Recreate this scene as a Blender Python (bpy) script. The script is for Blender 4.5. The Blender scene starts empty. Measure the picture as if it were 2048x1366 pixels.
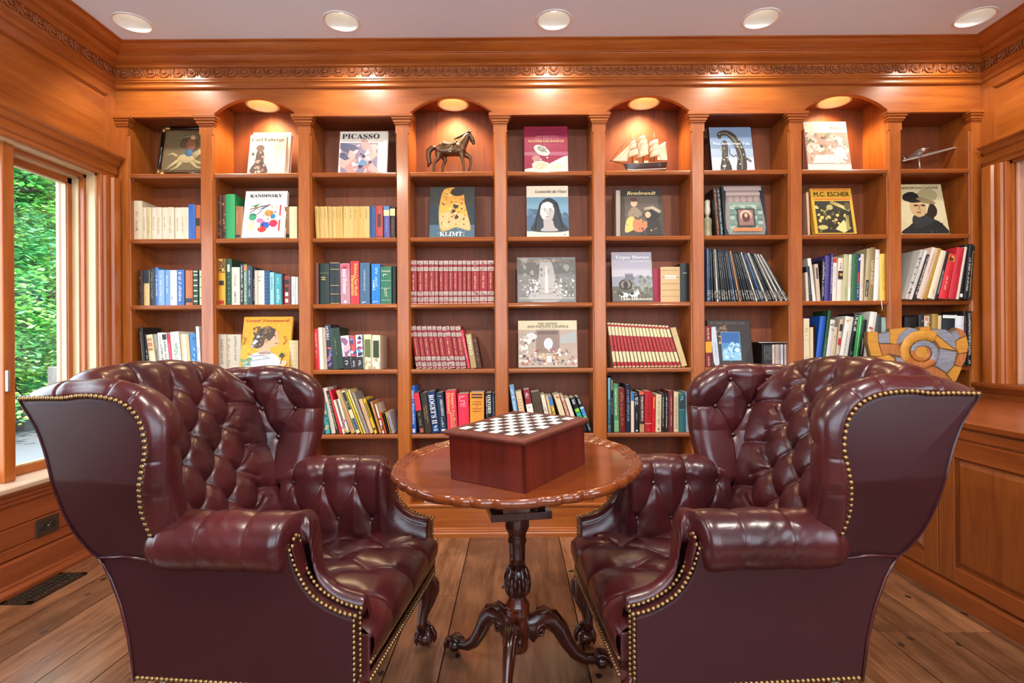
import bpy, bmesh, math, random
import numpy as np
from mathutils import Vector, Matrix
R = random.Random(7)
C = bpy.context.scene.collection
PI = math.pi
# ---------------------------------------------------------------- camera model (metres; X right, Y into the room, Z up)
FPX, CX, CY, EYE, ROLL = 1100.0, 1030.0, 683.0, 1.15, .0065

def uv(x, y):
    dx = x-CX; dy = y-CY
    return dx-ROLL*dy, dy+ROLL*dx

def at(x, y, Y):
    """point of the photograph at depth Y -> (X, Z)"""
    u, v = uv(x, y)
    return u/FPX*Y, EYE-v/FPX*Y

# ---------------------------------------------------------------- materials
def lin(h):
    h = h.lstrip('#')
    o = []
    for i in (0, 2, 4):
        c = int(h[i:i+2], 16)/255
        o.append(c/12.92 if c <= .04045 else ((c+.055)/1.055)**2.4)
    return (*o, 1)
MC = {}
def node_mat(name):
    m = bpy.data.materials.new(name); m.use_nodes = True
    nt = m.node_tree
    return m, nt, nt.nodes['Principled BSDF']
def col(h, rough=.5, metal=0, spec=.5, coat=0, bump=0, bscale=300):
    k = (h, rough, metal, spec, coat, bump, bscale)
    if k in MC: return MC[k]
    m, nt, b = node_mat('paint_'+h.strip('#'))
    b.inputs['Base Color'].default_value = lin(h)
    b.inputs['Roughness'].default_value = rough
    b.inputs['Metallic'].default_value = metal
    b.inputs['Specular IOR Level'].default_value = spec
    b.inputs['Coat Weight'].default_value = coat
    b.inputs['Coat Roughness'].default_value = .12
    if bump:
        n = nt.nodes.new('ShaderNodeTexNoise'); n.inputs['Scale'].default_value = bscale
        bp = nt.nodes.new('ShaderNodeBump'); bp.inputs['Strength'].default_value = bump; bp.inputs['Distance'].default_value = .002
        nt.links.new(n.outputs['Fac'], bp.inputs['Height']); nt.links.new(bp.outputs['Normal'], b.inputs['Normal'])
    MC[k] = m
    return m
def emit(name, h, s):
    m = bpy.data.materials.new(name); m.use_nodes = True
    nt = m.node_tree; nt.nodes.clear()
    e = nt.nodes.new('ShaderNodeEmission'); e.inputs[0].default_value = lin(h); e.inputs[1].default_value = s
    o = nt.nodes.new('ShaderNodeOutputMaterial'); nt.links.new(e.outputs[0], o.inputs[0])
    return m
def wood(name, c1, c2, axis, rough=.36, coat=.2, fine=1.0, island=0, scale=1.0, dark=None, bump=.05):
    """stained wood, grain running along axis 0/1/2 of the object"""
    m, nt, b = node_mat(name)
    N, L = nt.nodes.new, nt.links.new
    tc = N('ShaderNodeTexCoord'); mp = N('ShaderNodeMapping')
    s = [9*scale]*3; s[axis] = .8*scale
    mp.inputs['Scale'].default_value = s
    L(tc.outputs['Object'], mp.inputs['Vector'])
    vec = mp.outputs['Vector']
    if island:
        g = N('ShaderNodeNewGeometry'); ad = N('ShaderNodeVectorMath'); ad.operation = 'ADD'
        sc = N('ShaderNodeVectorMath'); sc.operation = 'SCALE'; sc.inputs['Scale'].default_value = 37
        cb = N('ShaderNodeCombineXYZ')
        for i in range(3): L(g.outputs['Random Per Island'], cb.inputs[i])
        L(cb.outputs[0], sc.inputs[0]); L(vec, ad.inputs[0]); L(sc.outputs[0], ad.inputs[1]); vec = ad.outputs[0]
    n1 = N('ShaderNodeTexNoise'); n1.inputs['Scale'].default_value = 1.3; n1.inputs['Detail'].default_value = 6; n1.inputs['Distortion'].default_value = 1.2
    n2 = N('ShaderNodeTexNoise'); n2.inputs['Scale'].default_value = 9*fine; n2.inputs['Detail'].default_value = 4; n2.inputs['Distortion'].default_value = .4
    L(vec, n1.inputs['Vector']); L(vec, n2.inputs['Vector'])
    mx = N('ShaderNodeMath'); mx.operation = 'MULTIPLY_ADD'; mx.inputs[1].default_value = .35
    L(n2.outputs['Fac'], mx.inputs[0])
    sub = N('ShaderNodeMath'); sub.operation = 'MULTIPLY'; sub.inputs[1].default_value = .65
    L(n1.outputs['Fac'], sub.inputs[0]); L(sub.outputs[0], mx.inputs[2])
    rp = N('ShaderNodeValToRGB')
    e = rp.color_ramp.elements
    e[0].position = .34; e[0].color = lin(c2); e[1].position = .66; e[1].color = lin(c1)
    L(mx.outputs[0], rp.inputs[0])
    out = rp.outputs['Color']
    if island:
        hs = N('ShaderNodeHueSaturation')
        mr = N('ShaderNodeMapRange'); mr.inputs['To Min'].default_value = 1-island; mr.inputs['To Max'].default_value = 1+island
        L(g.outputs['Random Per Island'], mr.inputs['Value']); L(mr.outputs[0], hs.inputs['Value']); L(out, hs.inputs['Color']); out = hs.outputs['Color']
    if dark:
        n3 = N('ShaderNodeTexNoise'); n3.inputs['Scale'].default_value = 2.2; n3.inputs['Detail'].default_value = 5
        L(tc.outputs['Object'], n3.inputs['Vector'])
        r3 = N('ShaderNodeValToRGB'); r3.color_ramp.elements[0].position = .5; r3.color_ramp.elements[1].position = .72
        L(n3.outputs['Fac'], r3.inputs[0])
        mi = N('ShaderNodeMix'); mi.data_type = 'RGBA'; mi.inputs['B'].default_value = lin(dark)
        mf = N('ShaderNodeMath'); mf.operation = 'MULTIPLY'; mf.inputs[1].default_value = .6
        L(r3.outputs['Color'], mf.inputs[0]); L(mf.outputs[0], mi.inputs['Factor']); L(out, mi.inputs['A']); out = mi.outputs['Result']
    L(out, b.inputs['Base Color'])
    b.inputs['Roughness'].default_value = rough
    b.inputs['Coat Weight'].default_value = coat; b.inputs['Coat Roughness'].default_value = .15
    if bump:
        bp = N('ShaderNodeBump'); bp.inputs['Strength'].default_value = bump; bp.inputs['Distance'].default_value = .003
        L(n2.outputs['Fac'], bp.inputs['Height']); L(bp.outputs['Normal'], b.inputs['Normal'])
    return m
WA, WB = '#B56524', '#934714'
WX = wood('cherry_along_x', WA, WB, 0); WY = wood('cherry_along_y', WA, WB, 1); WZ = wood('cherry_along_z', WA, WB, 2)
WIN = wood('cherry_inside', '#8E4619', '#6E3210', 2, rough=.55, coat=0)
WSH = wood('cherry_shelf', '#A5581F', '#864214', 0)
WCAR = wood('cherry_carved', '#AE6230', '#8A461E', 0, rough=.38, bump=.1)
WCAB = wood('cabinet_wood_z', '#94501F', '#743610', 2, rough=.35)
WCABY = wood('cabinet_wood_y', '#984E20', '#783812', 1, rough=.35)
WPALE = wood('pale_panel', '#DDB49E', '#C89880', 2, rough=.3, coat=.3)
WJAMB = wood('pale_jamb', '#D8BC92', '#C4A070', 2, rough=.35)
WLOW = wood('wainscot', '#A0552C', '#8A4423', 1, rough=.4)
FLOORM = wood('old_pine_floor', '#96694A', '#603E28', 1, rough=.24, coat=.5, island=.42, dark='#33200F', bump=.12)
MAHO = wood('mahogany', '#6E2C16', '#3E140B', 2, rough=.22, coat=.5, scale=1.5)
MAHOT = wood('mahogany_top', '#8E4518', '#5A230C', 0, rough=.13, coat=.7, scale=.7)
MAHOD = wood('mahogany_dark', '#4A1E14', '#2A0F0A', 2, rough=.22, coat=.4, scale=1.5)
BOXW = wood('game_box_wood', '#6A1F12', '#491008', 2, rough=.3, coat=.3)
LIDW = wood('game_lid_wood', '#6C3126', '#54221A', 0, rough=.42, coat=.1)
WHITE = col('#F2F1EE', .55); CREAM = col('#E6D8B8', .7); PAGE = col('#D9CDB2', .8)
DARKSLOT = col('#0A0706', .9)


# ---------------------------------------------------------------- mesh builder
class MB:
    def __init__(s): s.v = []; s.f = []; s.m = []; s.sm = []; s.mats = []
    def mi(s, m):
        if m not in s.mats: s.mats.append(m)
        return s.mats.index(m)
    def add(s, vs, fs, m, smooth=False, M=None):
        o = len(s.v); k = s.mi(m)
        if M is not None: vs = [M @ Vector(p) for p in vs]
        s.v += [tuple(p) for p in vs]
        for f in fs: s.f.append([i+o for i in f]); s.m.append(k); s.sm.append(smooth)
        return s
    def box(s, x0, x1, y0, y1, z0, z1, m, M=None, bev=0):
        if bev:
            b = bev
            bm = bmesh.new(); bmesh.ops.create_cube(bm, size=1)
            for v in bm.verts: v.co = Vector(((x0+x1)/2+v.co.x*(x1-x0), (y0+y1)/2+v.co.y*(y1-y0), (z0+z1)/2+v.co.z*(z1-z0)))
            bmesh.ops.bevel(bm, geom=bm.edges[:], offset=b, segments=2, affect='EDGES', profile=.5)
            vs = [v.co[:] for v in bm.verts]; fs = [[v.index for v in f.verts] for f in bm.faces]; bm.free()
            return s.add(vs, fs, m, False, M)
        vs = [(x, y, z) for z in (z0, z1) for y in (y0, y1) for x in (x0, x1)]
        return s.add(vs, [(0,2,3,1),(4,5,7,6),(0,1,5,4),(2,6,7,3),(0,4,6,2),(1,3,7,5)], m, False, M)
    def prism(s, poly, a0, a1, axis, m, M=None, smooth=False, caps=True):
        """poly of 2D points in the two axes other than `axis`, extruded a0..a1"""
        n = len(poly); vs = []
        for a in (a0, a1):
            for p, q in poly:
                vs.append((a, p, q) if axis == 0 else (p, a, q) if axis == 1 else (p, q, a))
        fs = [(i, (i+1) % n, n+(i+1) % n, n+i) for i in range(n)]
        s.add(vs, fs, m, smooth, M)
        if caps:
            o = len(s.v)-2*n; k = s.mi(m)
            s.f += [[o+i for i in range(n)][::-1], [o+n+i for i in range(n)]]; s.m += [k, k]; s.sm += [False, False]
        return s
    def grid(s, P, m, smooth=True, closeu=False, closev=False, M=None):
        P = np.asarray(P); a, b = P.shape[:2]
        vs = [tuple(p) for p in P.reshape(-1, 3)]
        fs = []
        for i in range(a if closeu else a-1):
            for j in range(b if closev else b-1):
                i2 = (i+1) % a; j2 = (j+1) % b
                fs.append((i*b+j, i2*b+j, i2*b+j2, i*b+j2))
        return s.add(vs, fs, m, smooth, M)
    def lathe(s, prof, m, n=24, M=None, smooth=True, cap=True, wob=None):
        P = np.zeros((len(prof), n, 3))
        for i, (r, z) in enumerate(prof):
            for j in range(n):
                t = 2*PI*j/n; rr = r*(wob(t, i) if wob else 1)
                P[i, j] = (rr*math.cos(t), rr*math.sin(t), z)
        s.grid(P, m, smooth, closev=True, M=M)
        if cap:
            L = len(prof); o = len(s.v)-L*n; k = s.mi(m)
            s.f += [[o+j for j in range(n)][::-1], [o+(L-1)*n+j for j in range(n)]]; s.m += [k, k]; s.sm += [False]*2
        return s
    def tube(s, pts, rad, m, n=10, M=None, smooth=True, flat=None):
        pts = [Vector(p) for p in pts]; L = len(pts)
        if not hasattr(rad, '__len__'): rad = [rad]*L
        P = np.zeros((L, n, 3)); up = None
        for i, p in enumerate(pts):
            t = (pts[min(i+1, L-1)]-pts[max(i-1, 0)])
            t = t.normalized() if t.length > 1e-9 else Vector((0, 0, 1))
            if up is None:
                up = Vector((0, 0, 1)) if abs(t.z) < .9 else Vector((1, 0, 0))
            a = t.cross(up); a = a.normalized() if a.length > 1e-6 else Vector((1, 0, 0))
            b = a.cross(t).normalized(); up = b
            for j in range(n):
                q = 2*PI*j/n
                P[i, j] = p+a*(rad[i]*math.cos(q)*(flat[0] if flat else 1))+b*(rad[i]*math.sin(q)*(flat[1] if flat else 1))
        s.grid(P, m, smooth, closev=True, M=M)
        o = len(s.v)-L*n; k = s.mi(m)
        s.f += [[o+j for j in range(n)][::-1], [o+(L-1)*n+j for j in range(n)]]; s.m += [k, k]; s.sm += [smooth]*2
        return s
    def ball(s, c, r, m, n=10, k=7, M=None):
        if not hasattr(r, '__len__'): r = (r, r, r)
        P = np.zeros((k, n, 3))
        for i in range(k):
            a = -PI/2+PI*i/(k-1)
            a = max(-PI/2+.02, min(PI/2-.02, a))
            for j in range(n):
                t = 2*PI*j/n
                P[i, j] = (c[0]+r[0]*math.cos(a)*math.cos(t), c[1]+r[1]*math.cos(a)*math.sin(t), c[2]+r[2]*math.sin(a))
        return s.grid(P, m, True, closev=True, M=M)
    def poly(s, pts, m, M=None):
        return s.add(pts, [list(range(len(pts)))], m, False, M)
    def mesh(s, name):
        me = bpy.data.meshes.new(name)
        me.from_pydata(s.v, [], s.f)
        for m in s.mats: me.materials.append(m)
        me.polygons.foreach_set('material_index', s.m); me.polygons.foreach_set('use_smooth', s.sm)
        me.update()
        return me
    def build(s, name, parent=None, world=True, loc=None, fix=True):
        """world: vertices are world coordinates and are moved into the parent's frame"""
        me = s.mesh(name)
        o = bpy.data.objects.new(name, me); C.objects.link(o)
        if parent is not None:
            o.parent = parent
            if world:
                mw = Matrix.LocRotScale(parent.location, parent.rotation_euler, None)
                if parent.parent: mw = Matrix.LocRotScale(parent.parent.location, parent.parent.rotation_euler, None) @ mw
                me.transform(mw.inverted())
        elif loc is not None:
            o.location = loc; me.transform(Matrix.Translation(-Vector(loc)))
        if fix:
            bm = bmesh.new(); bm.from_mesh(me); bmesh.ops.recalc_face_normals(bm, faces=bm.faces[:]); bm.to_mesh(me); bm.free()
        return o
def tag(o, label, cat, group=None, kind=None):
    if label: o['label'] = label
    if cat: o['category'] = cat
    if group: o['group'] = group
    if kind: o['kind'] = kind
    return o
def struct(o, label=None, cat=None):
    o['kind'] = 'structure'
    o['label'] = label or o.name.replace('_', ' '); o['category'] = cat or o.name.split('_')[0].split('.')[0]
    return o
def root(name, label, cat, loc=(0, 0, 0), rz=0, group=None):
    o = bpy.data.objects.new(name, None); C.objects.link(o); o.empty_display_size = .05
    o.location = loc; o.rotation_euler = (0, 0, rz)
    return tag(o, label, cat, group)

# ---------------------------------------------------------------- lettering
TC = {}
def glyphs(s, style='sans'):
    k = (s, style)
    if k in TC: return TC[k]
    t = s
    if style != 'sans':
        A, a = {'serif': (0x1D400, 0x1D41A), 'italic': (0x1D468, 0x1D482), 'script': (0x1D4D0, 0x1D4EA), 'thin': (0x1D434, 0x1D44E)}[style]
        t = ''.join(chr(A+ord(c)-65) if 'A' <= c <= 'Z' else chr(a+ord(c)-97) if 'a' <= c <= 'z' and not (style == 'thin' and c == 'h') else c for c in s)
    cu = bpy.data.curves.new('lettering', 'FONT'); cu.body = t; cu.resolution_u = 2
    o = bpy.data.objects.new('lettering', cu); C.objects.link(o)
    me = bpy.data.meshes.new_from_object(o)
    vs = [(v.co.x, v.co.y) for v in me.vertices]; fs = [list(p.vertices) for p in me.polygons]
    bpy.data.objects.remove(o); bpy.data.meshes.remove(me); bpy.data.curves.remove(cu)
    x0 = min(p[0] for p in vs); x1 = max(p[0] for p in vs)
    vs = [(p[0]-x0, p[1]) for p in vs]
    TC[k] = (vs, fs, x1-x0)
    return TC[k]
def write(mb, s, x, z, y, m, h=None, w=None, style='sans', align='l', down=False, M=None, fitw=None):
    """letters in the plane Y=y facing -Y. (x,z) baseline start; down: reading top to bottom (x,z = top of the line, middle of the baseline strip)"""
    vs, fs, W = glyphs(s, style)
    sy = (h or .01)/.7
    sx = (w/W) if w else sy
    if fitw and W*sx > fitw: sx = fitw/W
    off = {'l': 0, 'c': -W*sx/2, 'r': -W*sx}[align]
    if down: P = [(x-sy*.35+p[1]*sy, y, z-off-p[0]*sx) for p in vs]
    else: P = [(x+off+p[0]*sx, y, z+p[1]*sy) for p in vs]
    mb.add(P, fs, m, False, M)
def dashes(mb, x, z, y, length, h, m, down=True, rnd=R, M=None):
    """fine unreadable print: rows of little strokes"""
    p = 0
    while p < length:
        w = h*rnd.uniform(.3, .8)
        if rnd.random() < .84:
            k = w*.26; q = rnd.random(); hh = h*(1 if rnd.random() < .35 else .72)
            B = [(0, k, 0, hh)]
            if q < .75: B.append((k, w*.8, hh*.84, hh) if rnd.random() < .5 else (k, w*.8, 0, hh*.17))
            if q > .3: B.append((w*.8-k*.9, w*.8, hh*rnd.choice((0, .4)), hh*rnd.choice((1, .6))))
            if q > .6: B.append((k, w*.6, hh*.42, hh*.56))
            for a0, a1, b0, b1 in B:
                if down: rect(mb, x-h/2+b0, x-h/2+b1, z-p-a1, z-p-a0, y, m, M)
                else: rect(mb, x+p+a0, x+p+a1, z+b0, z+b1, y, m, M)
        p += w
def blob(mb, cx, cz, rx, rz, y, m, rot=0, n=14, jit=.15, rnd=R, M=None, clip=None):
    P = []
    for i in range(n):
        t = 2*PI*i/n; r = 1+rnd.uniform(-jit, jit)
        a = rx*r*math.cos(t); b = rz*r*math.sin(t)
        px, pz = cx+a*math.cos(rot)-b*math.sin(rot), cz+a*math.sin(rot)+b*math.cos(rot)
        if clip: px = min(max(px, .004), clip[0]-.004); pz = min(max(pz, .004), clip[1]-.004)
        P.append((px, y, pz))
    mb.poly(P, m, M)
def rect(mb, x0, x1, z0, z1, y, m, M=None):
    mb.poly([(x0, y, z0), (x1, y, z0), (x1, y, z1), (x0, y, z1)], m, M)
# ================================================================ room shell
ZB, ZBACK, ZCEIL = 3.25, 3.49, 2.85           # bookcase face, its back, ceiling height
XL, XR, YF = -2.36, 2.77, -2.2
m = MB()
x = XL-.25
while x < XR+.3:
    w = R.choice((.19, .23, .25, .27, .30))
    y = YF-R.uniform(0, 2)
    while y < 3.6:
        l = R.uniform(1.8, 3.4)
        a, b = max(y, YF), min(y+l, 3.6)
        if b > a+.05: m.box(x+.0022, x+w-.0022, a+.0012, b-.0012, -.02, 0, FLOORM)
        y += l
    x += w
KNOT = col('#2E190D', .5)
for i in range(46):
    kx, ky = R.uniform(-2.2, 1.9), R.uniform(1.2, 3.2)
    m.add([(kx+.013*math.cos(t*PI/5)*R.uniform(.6, 1), ky+.02*math.sin(t*PI/5)*R.uniform(.6, 1), .0004) for t in range(10)], [list(range(10))], KNOT)
m.box(XL-.3, XR+.3, YF, 3.7, -.06, -.0205, DARKSLOT)
struct(m.build('floor'), 'wide worn brown pine floorboards', 'floor')
CEILM = col('#E9F4FF', .8)
CANS = [at(x, y, 2.91)[0] for x, y in ((265, 50), (683, 41), (1108, 38), (1522, 36), (1950, 28))]
CANY = 2.91
# ceiling with round cut-outs for the lamps
def plate(mb, x0, x1, y0, y1, z, m, holes=(), hs=.15, r=.085, n=32):
    """flat ceiling plate with round cut-outs at (hx, hy); each hole sits in a square of half-size hs"""
    if not holes:
        mb.poly([(x0, y0, z), (x1, y0, z), (x1, y1, z), (x0, y1, z)], m); return
    hy = holes[0][1]; e = x0
    for a, b in ((y0, hy-hs), (hy+hs, y1)):
        if b-a > 1e-4: mb.poly([(x0, a, z), (x1, a, z), (x1, b, z), (x0, b, z)], m)
    for hx, _ in holes:
        mb.poly([(e, hy-hs, z), (hx-hs, hy-hs, z), (hx-hs, hy+hs, z), (e, hy+hs, z)], m); e = hx+hs
        P = np.zeros((2, n, 3))
        for i in range(n):
            c, s = math.cos(2*PI*i/n), math.sin(2*PI*i/n); k = hs/max(abs(c), abs(s))
            P[0, i] = (hx+r*c, hy+r*s, z); P[1, i] = (hx+k*c, hy+k*s, z)
        mb.grid(P, m, False, closev=True)
    mb.poly([(e, hy-hs, z), (x1, hy-hs, z), (x1, hy+hs, z), (e, hy+hs, z)], m)
m = MB(); plate(m, XL-.2, XR+.2, 1.5, 3.6, ZCEIL, CEILM, [(c, CANY) for c in CANS]); plate(m, XL-.2, XR+.2, YF, 1.5, ZCEIL, CEILM, [(c, .75) for c in (-1.25, .2, 1.65)])
struct(m.build('ceiling', fix=False), 'plain white ceiling', 'ceiling')
m = MB(); m.box(XL-.3, XR+.3, YF, 3.7, ZCEIL+.16, ZCEIL+.2, WHITE); struct(m.build('trim_1'), 'ceiling deck above the lamps', 'ceiling')
m = MB(); m.box(XL-.3, XR+.3, 3.56, 3.66, 0, ZCEIL+.16, WX); struct(m.build('wall_back'), 'wall behind the bookcase', 'wall')

# ---- crown moulding, mitred round three walls
CP = [(.0, 2.65), (.016, 2.65), (.022, 2.656), (.022, 2.668), (.028, 2.676), (.036, 2.68), (.036, 2.686), (.042, 2.69), (.042, 2.70), (.036, 2.704),
      (.036, 2.757), (.044, 2.759), (.05, 2.764), (.05, 2.77), (.056, 2.774), (.064, 2.778), (.078, 2.783), (.09, 2.791), (.098, 2.80), (.10, 2.804), (.108, 2.804), (.108, 2.81),
      (.114, 2.812), (.124, 2.815), (.14, 2.822), (.152, 2.831), (.16, 2.84), (.168, 2.842), (.18, 2.843), (.18, 2.85)]
def crown(name, path, corner, wm, lab):
    """path(p, end) -> xy on the wall line at projection p"""
    P = np.zeros((len(CP), 2, 3))
    for i, (p, z) in enumerate(CP):
        for e in (0, 1): P[i, e] = (*path(p, e), z)
    mb = MB(); mb.grid(P, wm, False)
    o = mb.build(name, fix=False); struct(o, lab, 'moulding')
    return o
YC = ZB
tb = crown('trim_2', lambda p, e: ((XL+p, YC-p) if e == 0 else (XR-p, YC-p)), 0, WX, 'stepped crown moulding over the bookcase')
tl = crown('trim_3', lambda p, e: ((XL+p, YF) if e == 0 else (XL+p, YC-p)), 0, WY, 'stepped crown moulding over the left wall')
tr = crown('trim_4', lambda p, e: ((XR-p, YC-p) if e == 0 else (XR-p, YF)), 0, WY, 'stepped crown moulding over the right wall')
def shell(mb, T):
    """one carved shell: ring and fan of petals, in the frame T (local x along, z up, -y out)"""
    n = 9
    pts = [(.031*math.sin(-2.5+5.0*i/(n-1)), -.004, .027*-math.cos(-2.5+5.0*i/(n-1))+.002) for i in range(n)]
    mb.tube([(a, b, c) for a, b, c in pts], .0042, WCAR, 5, M=T)
    mb.tube([(a*.72, b-.001, c*.72) for a, b, c in pts], .003, WCAR, 4, M=T)
    for k in range(5):
        a = -1.0+k*.5
        c = (.011*math.sin(a), -.004, .011*math.cos(a)-.006)
        mb.ball((0, 0, 0), (.0034, .006, .0105), WCAR, 6, 5, M=T @ Matrix.Translation(c) @ Matrix.Rotation(a, 4, 'Y'))
    mb.ball((0, -.004, -.016), (.006, .006, .006), WCAR, 6, 5, M=T)
    mb.ball((.0385, -.003, 0), (.0045, .006, .022), WCAR, 6, 5, M=T)
def carved(parent, f, n):
    mb = MB()
    for i in range(n): shell(mb, f(i))
    return mb.build('carved_band', parent, fix=False)
pit = .0785; zc = 2.7305
nb = int((XR-XL-.08)/pit)
carved(tb, lambda i: Matrix.Translation((XL+.06+pit*(i+.3), YC-.037, zc)), nb)
carved(tl, lambda i: Matrix.Translation((XL+.037, 3.17-pit*i, zc)) @ Matrix.Rotation(PI/2, 4, 'Z'), 22)
carved(tr, lambda i: Matrix.Translation((XR-.037, 3.17-pit*i, zc)) @ Matrix.Rotation(-PI/2, 4, 'Z'), 20)

# ---- left wall with its window
OY0, OY1, OZ0, OZ1 = .9, 3.11, .50, 2.114
m = MB()
t = .16
m.box(XL-t, XL, YF, OY0, 0, ZCEIL+.1, WLOW); m.box(XL-t, XL, OY1, 3.6, 0, OZ1, WLOW); m.box(XL-t, XL, OY1, 3.6, OZ1, ZCEIL+.1, WY)
m.box(XL-t, XL, OY0, OY1, 0, OZ0-.03, WLOW); m.box(XL-t, XL, OY0, OY1, OZ1, ZCEIL+.1, WY)
# raised frame round the upper panel
m.box(XL, XL+.012, YF, 3.25, 2.60, 2.66, WY); m.box(XL, XL+.012, 3.19, 3.25, 2.2, 2.60, WZ)
for k, (d, q) in enumerate(((.006, .0132), (.013, .008))):
    m.box(XL, XL+q, YF, 3.19-d*.4, 2.60-d, 2.602, WY); m.box(XL, XL+q, 3.19-d, 3.192, 2.2, 2.60, WZ)
# wainscot boards
for z0, z1, p in ((.30, .47, .012), (.208, .297, .018), (.155, .205, .018)):
    m.box(XL, XL+p, YF, 3.25, z0, z1, WLOW, bev=.003)
struct(m.build('wall_left'), 'left wall of stained panelling', 'wall')
m = MB()
prof = [(XL, 0), (XL+.064, 0), (XL+.064, .018), (XL+.052, .03), (XL+.046, .034), (XL+.046, .042), (XL+.036, .05), (XL+.034, .14), (XL+.028, .15), (XL, .15)]
m.prism(prof, YF, 3.25, 1, WLOW); struct(m.build('baseboard_left'), 'baseboard along the left wall', 'baseboard')

win = root('window_1', 'tall wooden window in the left wall', 'window', (XL, 2.0, OZ0)); win['kind'] = 'structure'
def casing_prof(w):  # (across from opening edge outwards, projection)
    return [(0, 0), (0, .018), (.008, .024), (.016, .02), (.022, .02), (.03, .03), (.045, .034), (.062, .03), (.07, .03), (.078, .042), (w-.012, .05), (w, .05), (w, 0)]
m = MB()
for y0, s in ((OY1, 1), (OY0, -1)):
    m.prism([(XL+p, y0+s*a) for a, p in casing_prof(.118)], OZ0-.02, OZ1+.001, 2, WZ)
m.prism([(XL+p, OZ1+a) for a, p in casing_prof(.105)], OY0-.118, OY1+.118, 1, WY)
m.prism([(XL, 2.219), (XL+.05, 2.219), (XL+.062, 2.226), (XL+.07, 2.236), (XL+.07, 2.246), (XL, 2.246)], OY0-.14, OY1+.132, 1, WY)
m.build('casing', win)
m = MB()
m.prism([(XL-.2, .47), (XL+.055, .47), (XL+.062, .478), (XL+.062, .494), (XL+.055, .50), (XL-.2, .50)], OY0-.10, OY1+.10, 1, col('#C9AD92', .3, coat=.3))
m.build('sill', win)
m = MB()
m.prism([(XL, .40), (XL+.02, .40), (XL+.026, .41), (XL+.022, .42), (XL+.034, .43), (XL+.034, .445), (XL+.045, .455), (XL+.05, .47), (XL, .47)], OY0-.10, OY1+.12, 1, WLOW)
m.build('apron', win)
m = MB()
for a, b in ((OY1-.012, OY1), (OY0, OY0+.012)): m.box(XL-.2, XL, a, b, OZ0, OZ1, WJAMB)
m.box(XL-.2, XL, OY0, OY1, OZ1-.012, OZ1, WJAMB)
for a, b in ((OY1-.03, OY1-.012), (OY0+.012, OY0+.03)):
    m.box(XL-.2, XL-.05, a, b, OZ0, OZ1-.012, WZ); m.box(XL-.2, XL-.075, a-.008, b+.008, OZ0, OZ1-.012, WJAMB)
m.box(XL-.2, XL-.05, OY0, OY1, OZ1-.03, OZ1-.012, WY); m.box(XL-.2, XL-.075, OY0, OY1, OZ1-.038, OZ1-.012, WJAMB)
m.build('jamb', win)
MULL = 2.62
m = MB(); m.box(XL-.2, XL-.03, MULL-.05, MULL+.012, OZ0, OZ1, WZ, bev=.006); m.build('mullion', win)
GLASS = bpy.data.materials.new('window_glass'); GLASS.use_nodes = True
nt = GLASS.node_tree; nt.nodes.clear()
g = nt.nodes.new('ShaderNodeBsdfTransparent'); gl = nt.nodes.new('ShaderNodeBsdfGlossy'); gl.inputs['Roughness'].default_value = .02
mx = nt.nodes.new('ShaderNodeMixShader'); mx.inputs[0].default_value = .04
o = nt.nodes.new('ShaderNodeOutputMaterial')
nt.links.new(g.outputs[0], mx.inputs[1]); nt.links.new(gl.outputs[0], mx.inputs[2]); nt.links.new(mx.outputs[0], o.inputs[0])
for y0, y1 in ((OY0+.03, MULL-.05), (MULL+.012, OY1-.038)):
    m = MB(); xs = XL-.13; w = .028
    m.box(xs-.03, xs+.02, y0, y0+w, OZ0+.005, OZ1-.04, WZ); m.box(xs-.03, xs+.02, y1-w, y1, OZ0+.005, OZ1-.04, WZ)
    m.box(xs-.03, xs+.02, y0, y1, OZ0+.002, OZ0+.042, WY); m.box(xs-.03, xs+.02, y0, y1, OZ1-.07, OZ1-.035, WY)
    for a, b, c, d in ((y0+w, y0+w+.006, OZ0+.042, OZ1-.07), (y1-w-.006, y1-w, OZ0+.042, OZ1-.07), (y0+w, y1-w, OZ0+.042, OZ0+.05), (y0+w, y1-w, OZ1-.076, OZ1-.07)):
        m.box(xs-.012, xs+.012, a, b, c, d, WJAMB)
    sash = m.build('sash', win)
    m = MB(); m.box(xs-.003, xs, y0+w, y1-w, OZ0+.045, OZ1-.072, GLASS); m.build('pane', sash)
m = MB()
m.box(XL-.03, XL-.015, MULL-.045, MULL-.03, .93, 1.03, col('#B9B6AE', .3, .8), bev=.003)
m.build('hinge', win)
m = MB(); m.tube([(XL-.1, 2.70, .98), (XL-.09, 2.70, .93), (XL-.07, 2.705, .91)], .004, col('#3A2B22', .4, .6), 6); m.build('hook', win)

# ---- outlet and floor register
LBOX = XL+.018
ot = root('power_outlet', 'dark double power outlet low on the left wall panelling', 'outlet', (LBOX, 2.745, .248))
m = MB(); OM = col('#4E463C', .4, .5)
m.box(LBOX, LBOX+.006, 2.678, 2.812, .205, .292, OM, bev=.0025); m.build('cover_plate', ot)
for y in (2.72, 2.772):
    m = MB(); m.lathe([(.019, 0), (.019, .003), (.0165, .004)], col('#2A2622', .4), 18, M=Matrix.Translation((LBOX+.0055, y, .248)) @ Matrix.Rotation(PI/2, 4, 'Y'))
    for dy in (-.006, .006): m.box(LBOX+.009, LBOX+.0102, y+dy-.0014, y+dy+.0014, .246, .258, DARKSLOT)
    m.ball((LBOX+.0095, y, .239), (.001, .003, .003), DARKSLOT, 8, 5); m.build('socket', ot)
m = MB(); m.ball((LBOX+.006, 2.746, .248), (.002, .004, .004), col('#E8E4D8', .3, .8), 10, 5); m.build('screw', ot)
rg = root('floor_register', 'dark bronze scrollwork floor register below the left window', 'floor vent', (-2.215, 2.59, 0))
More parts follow.
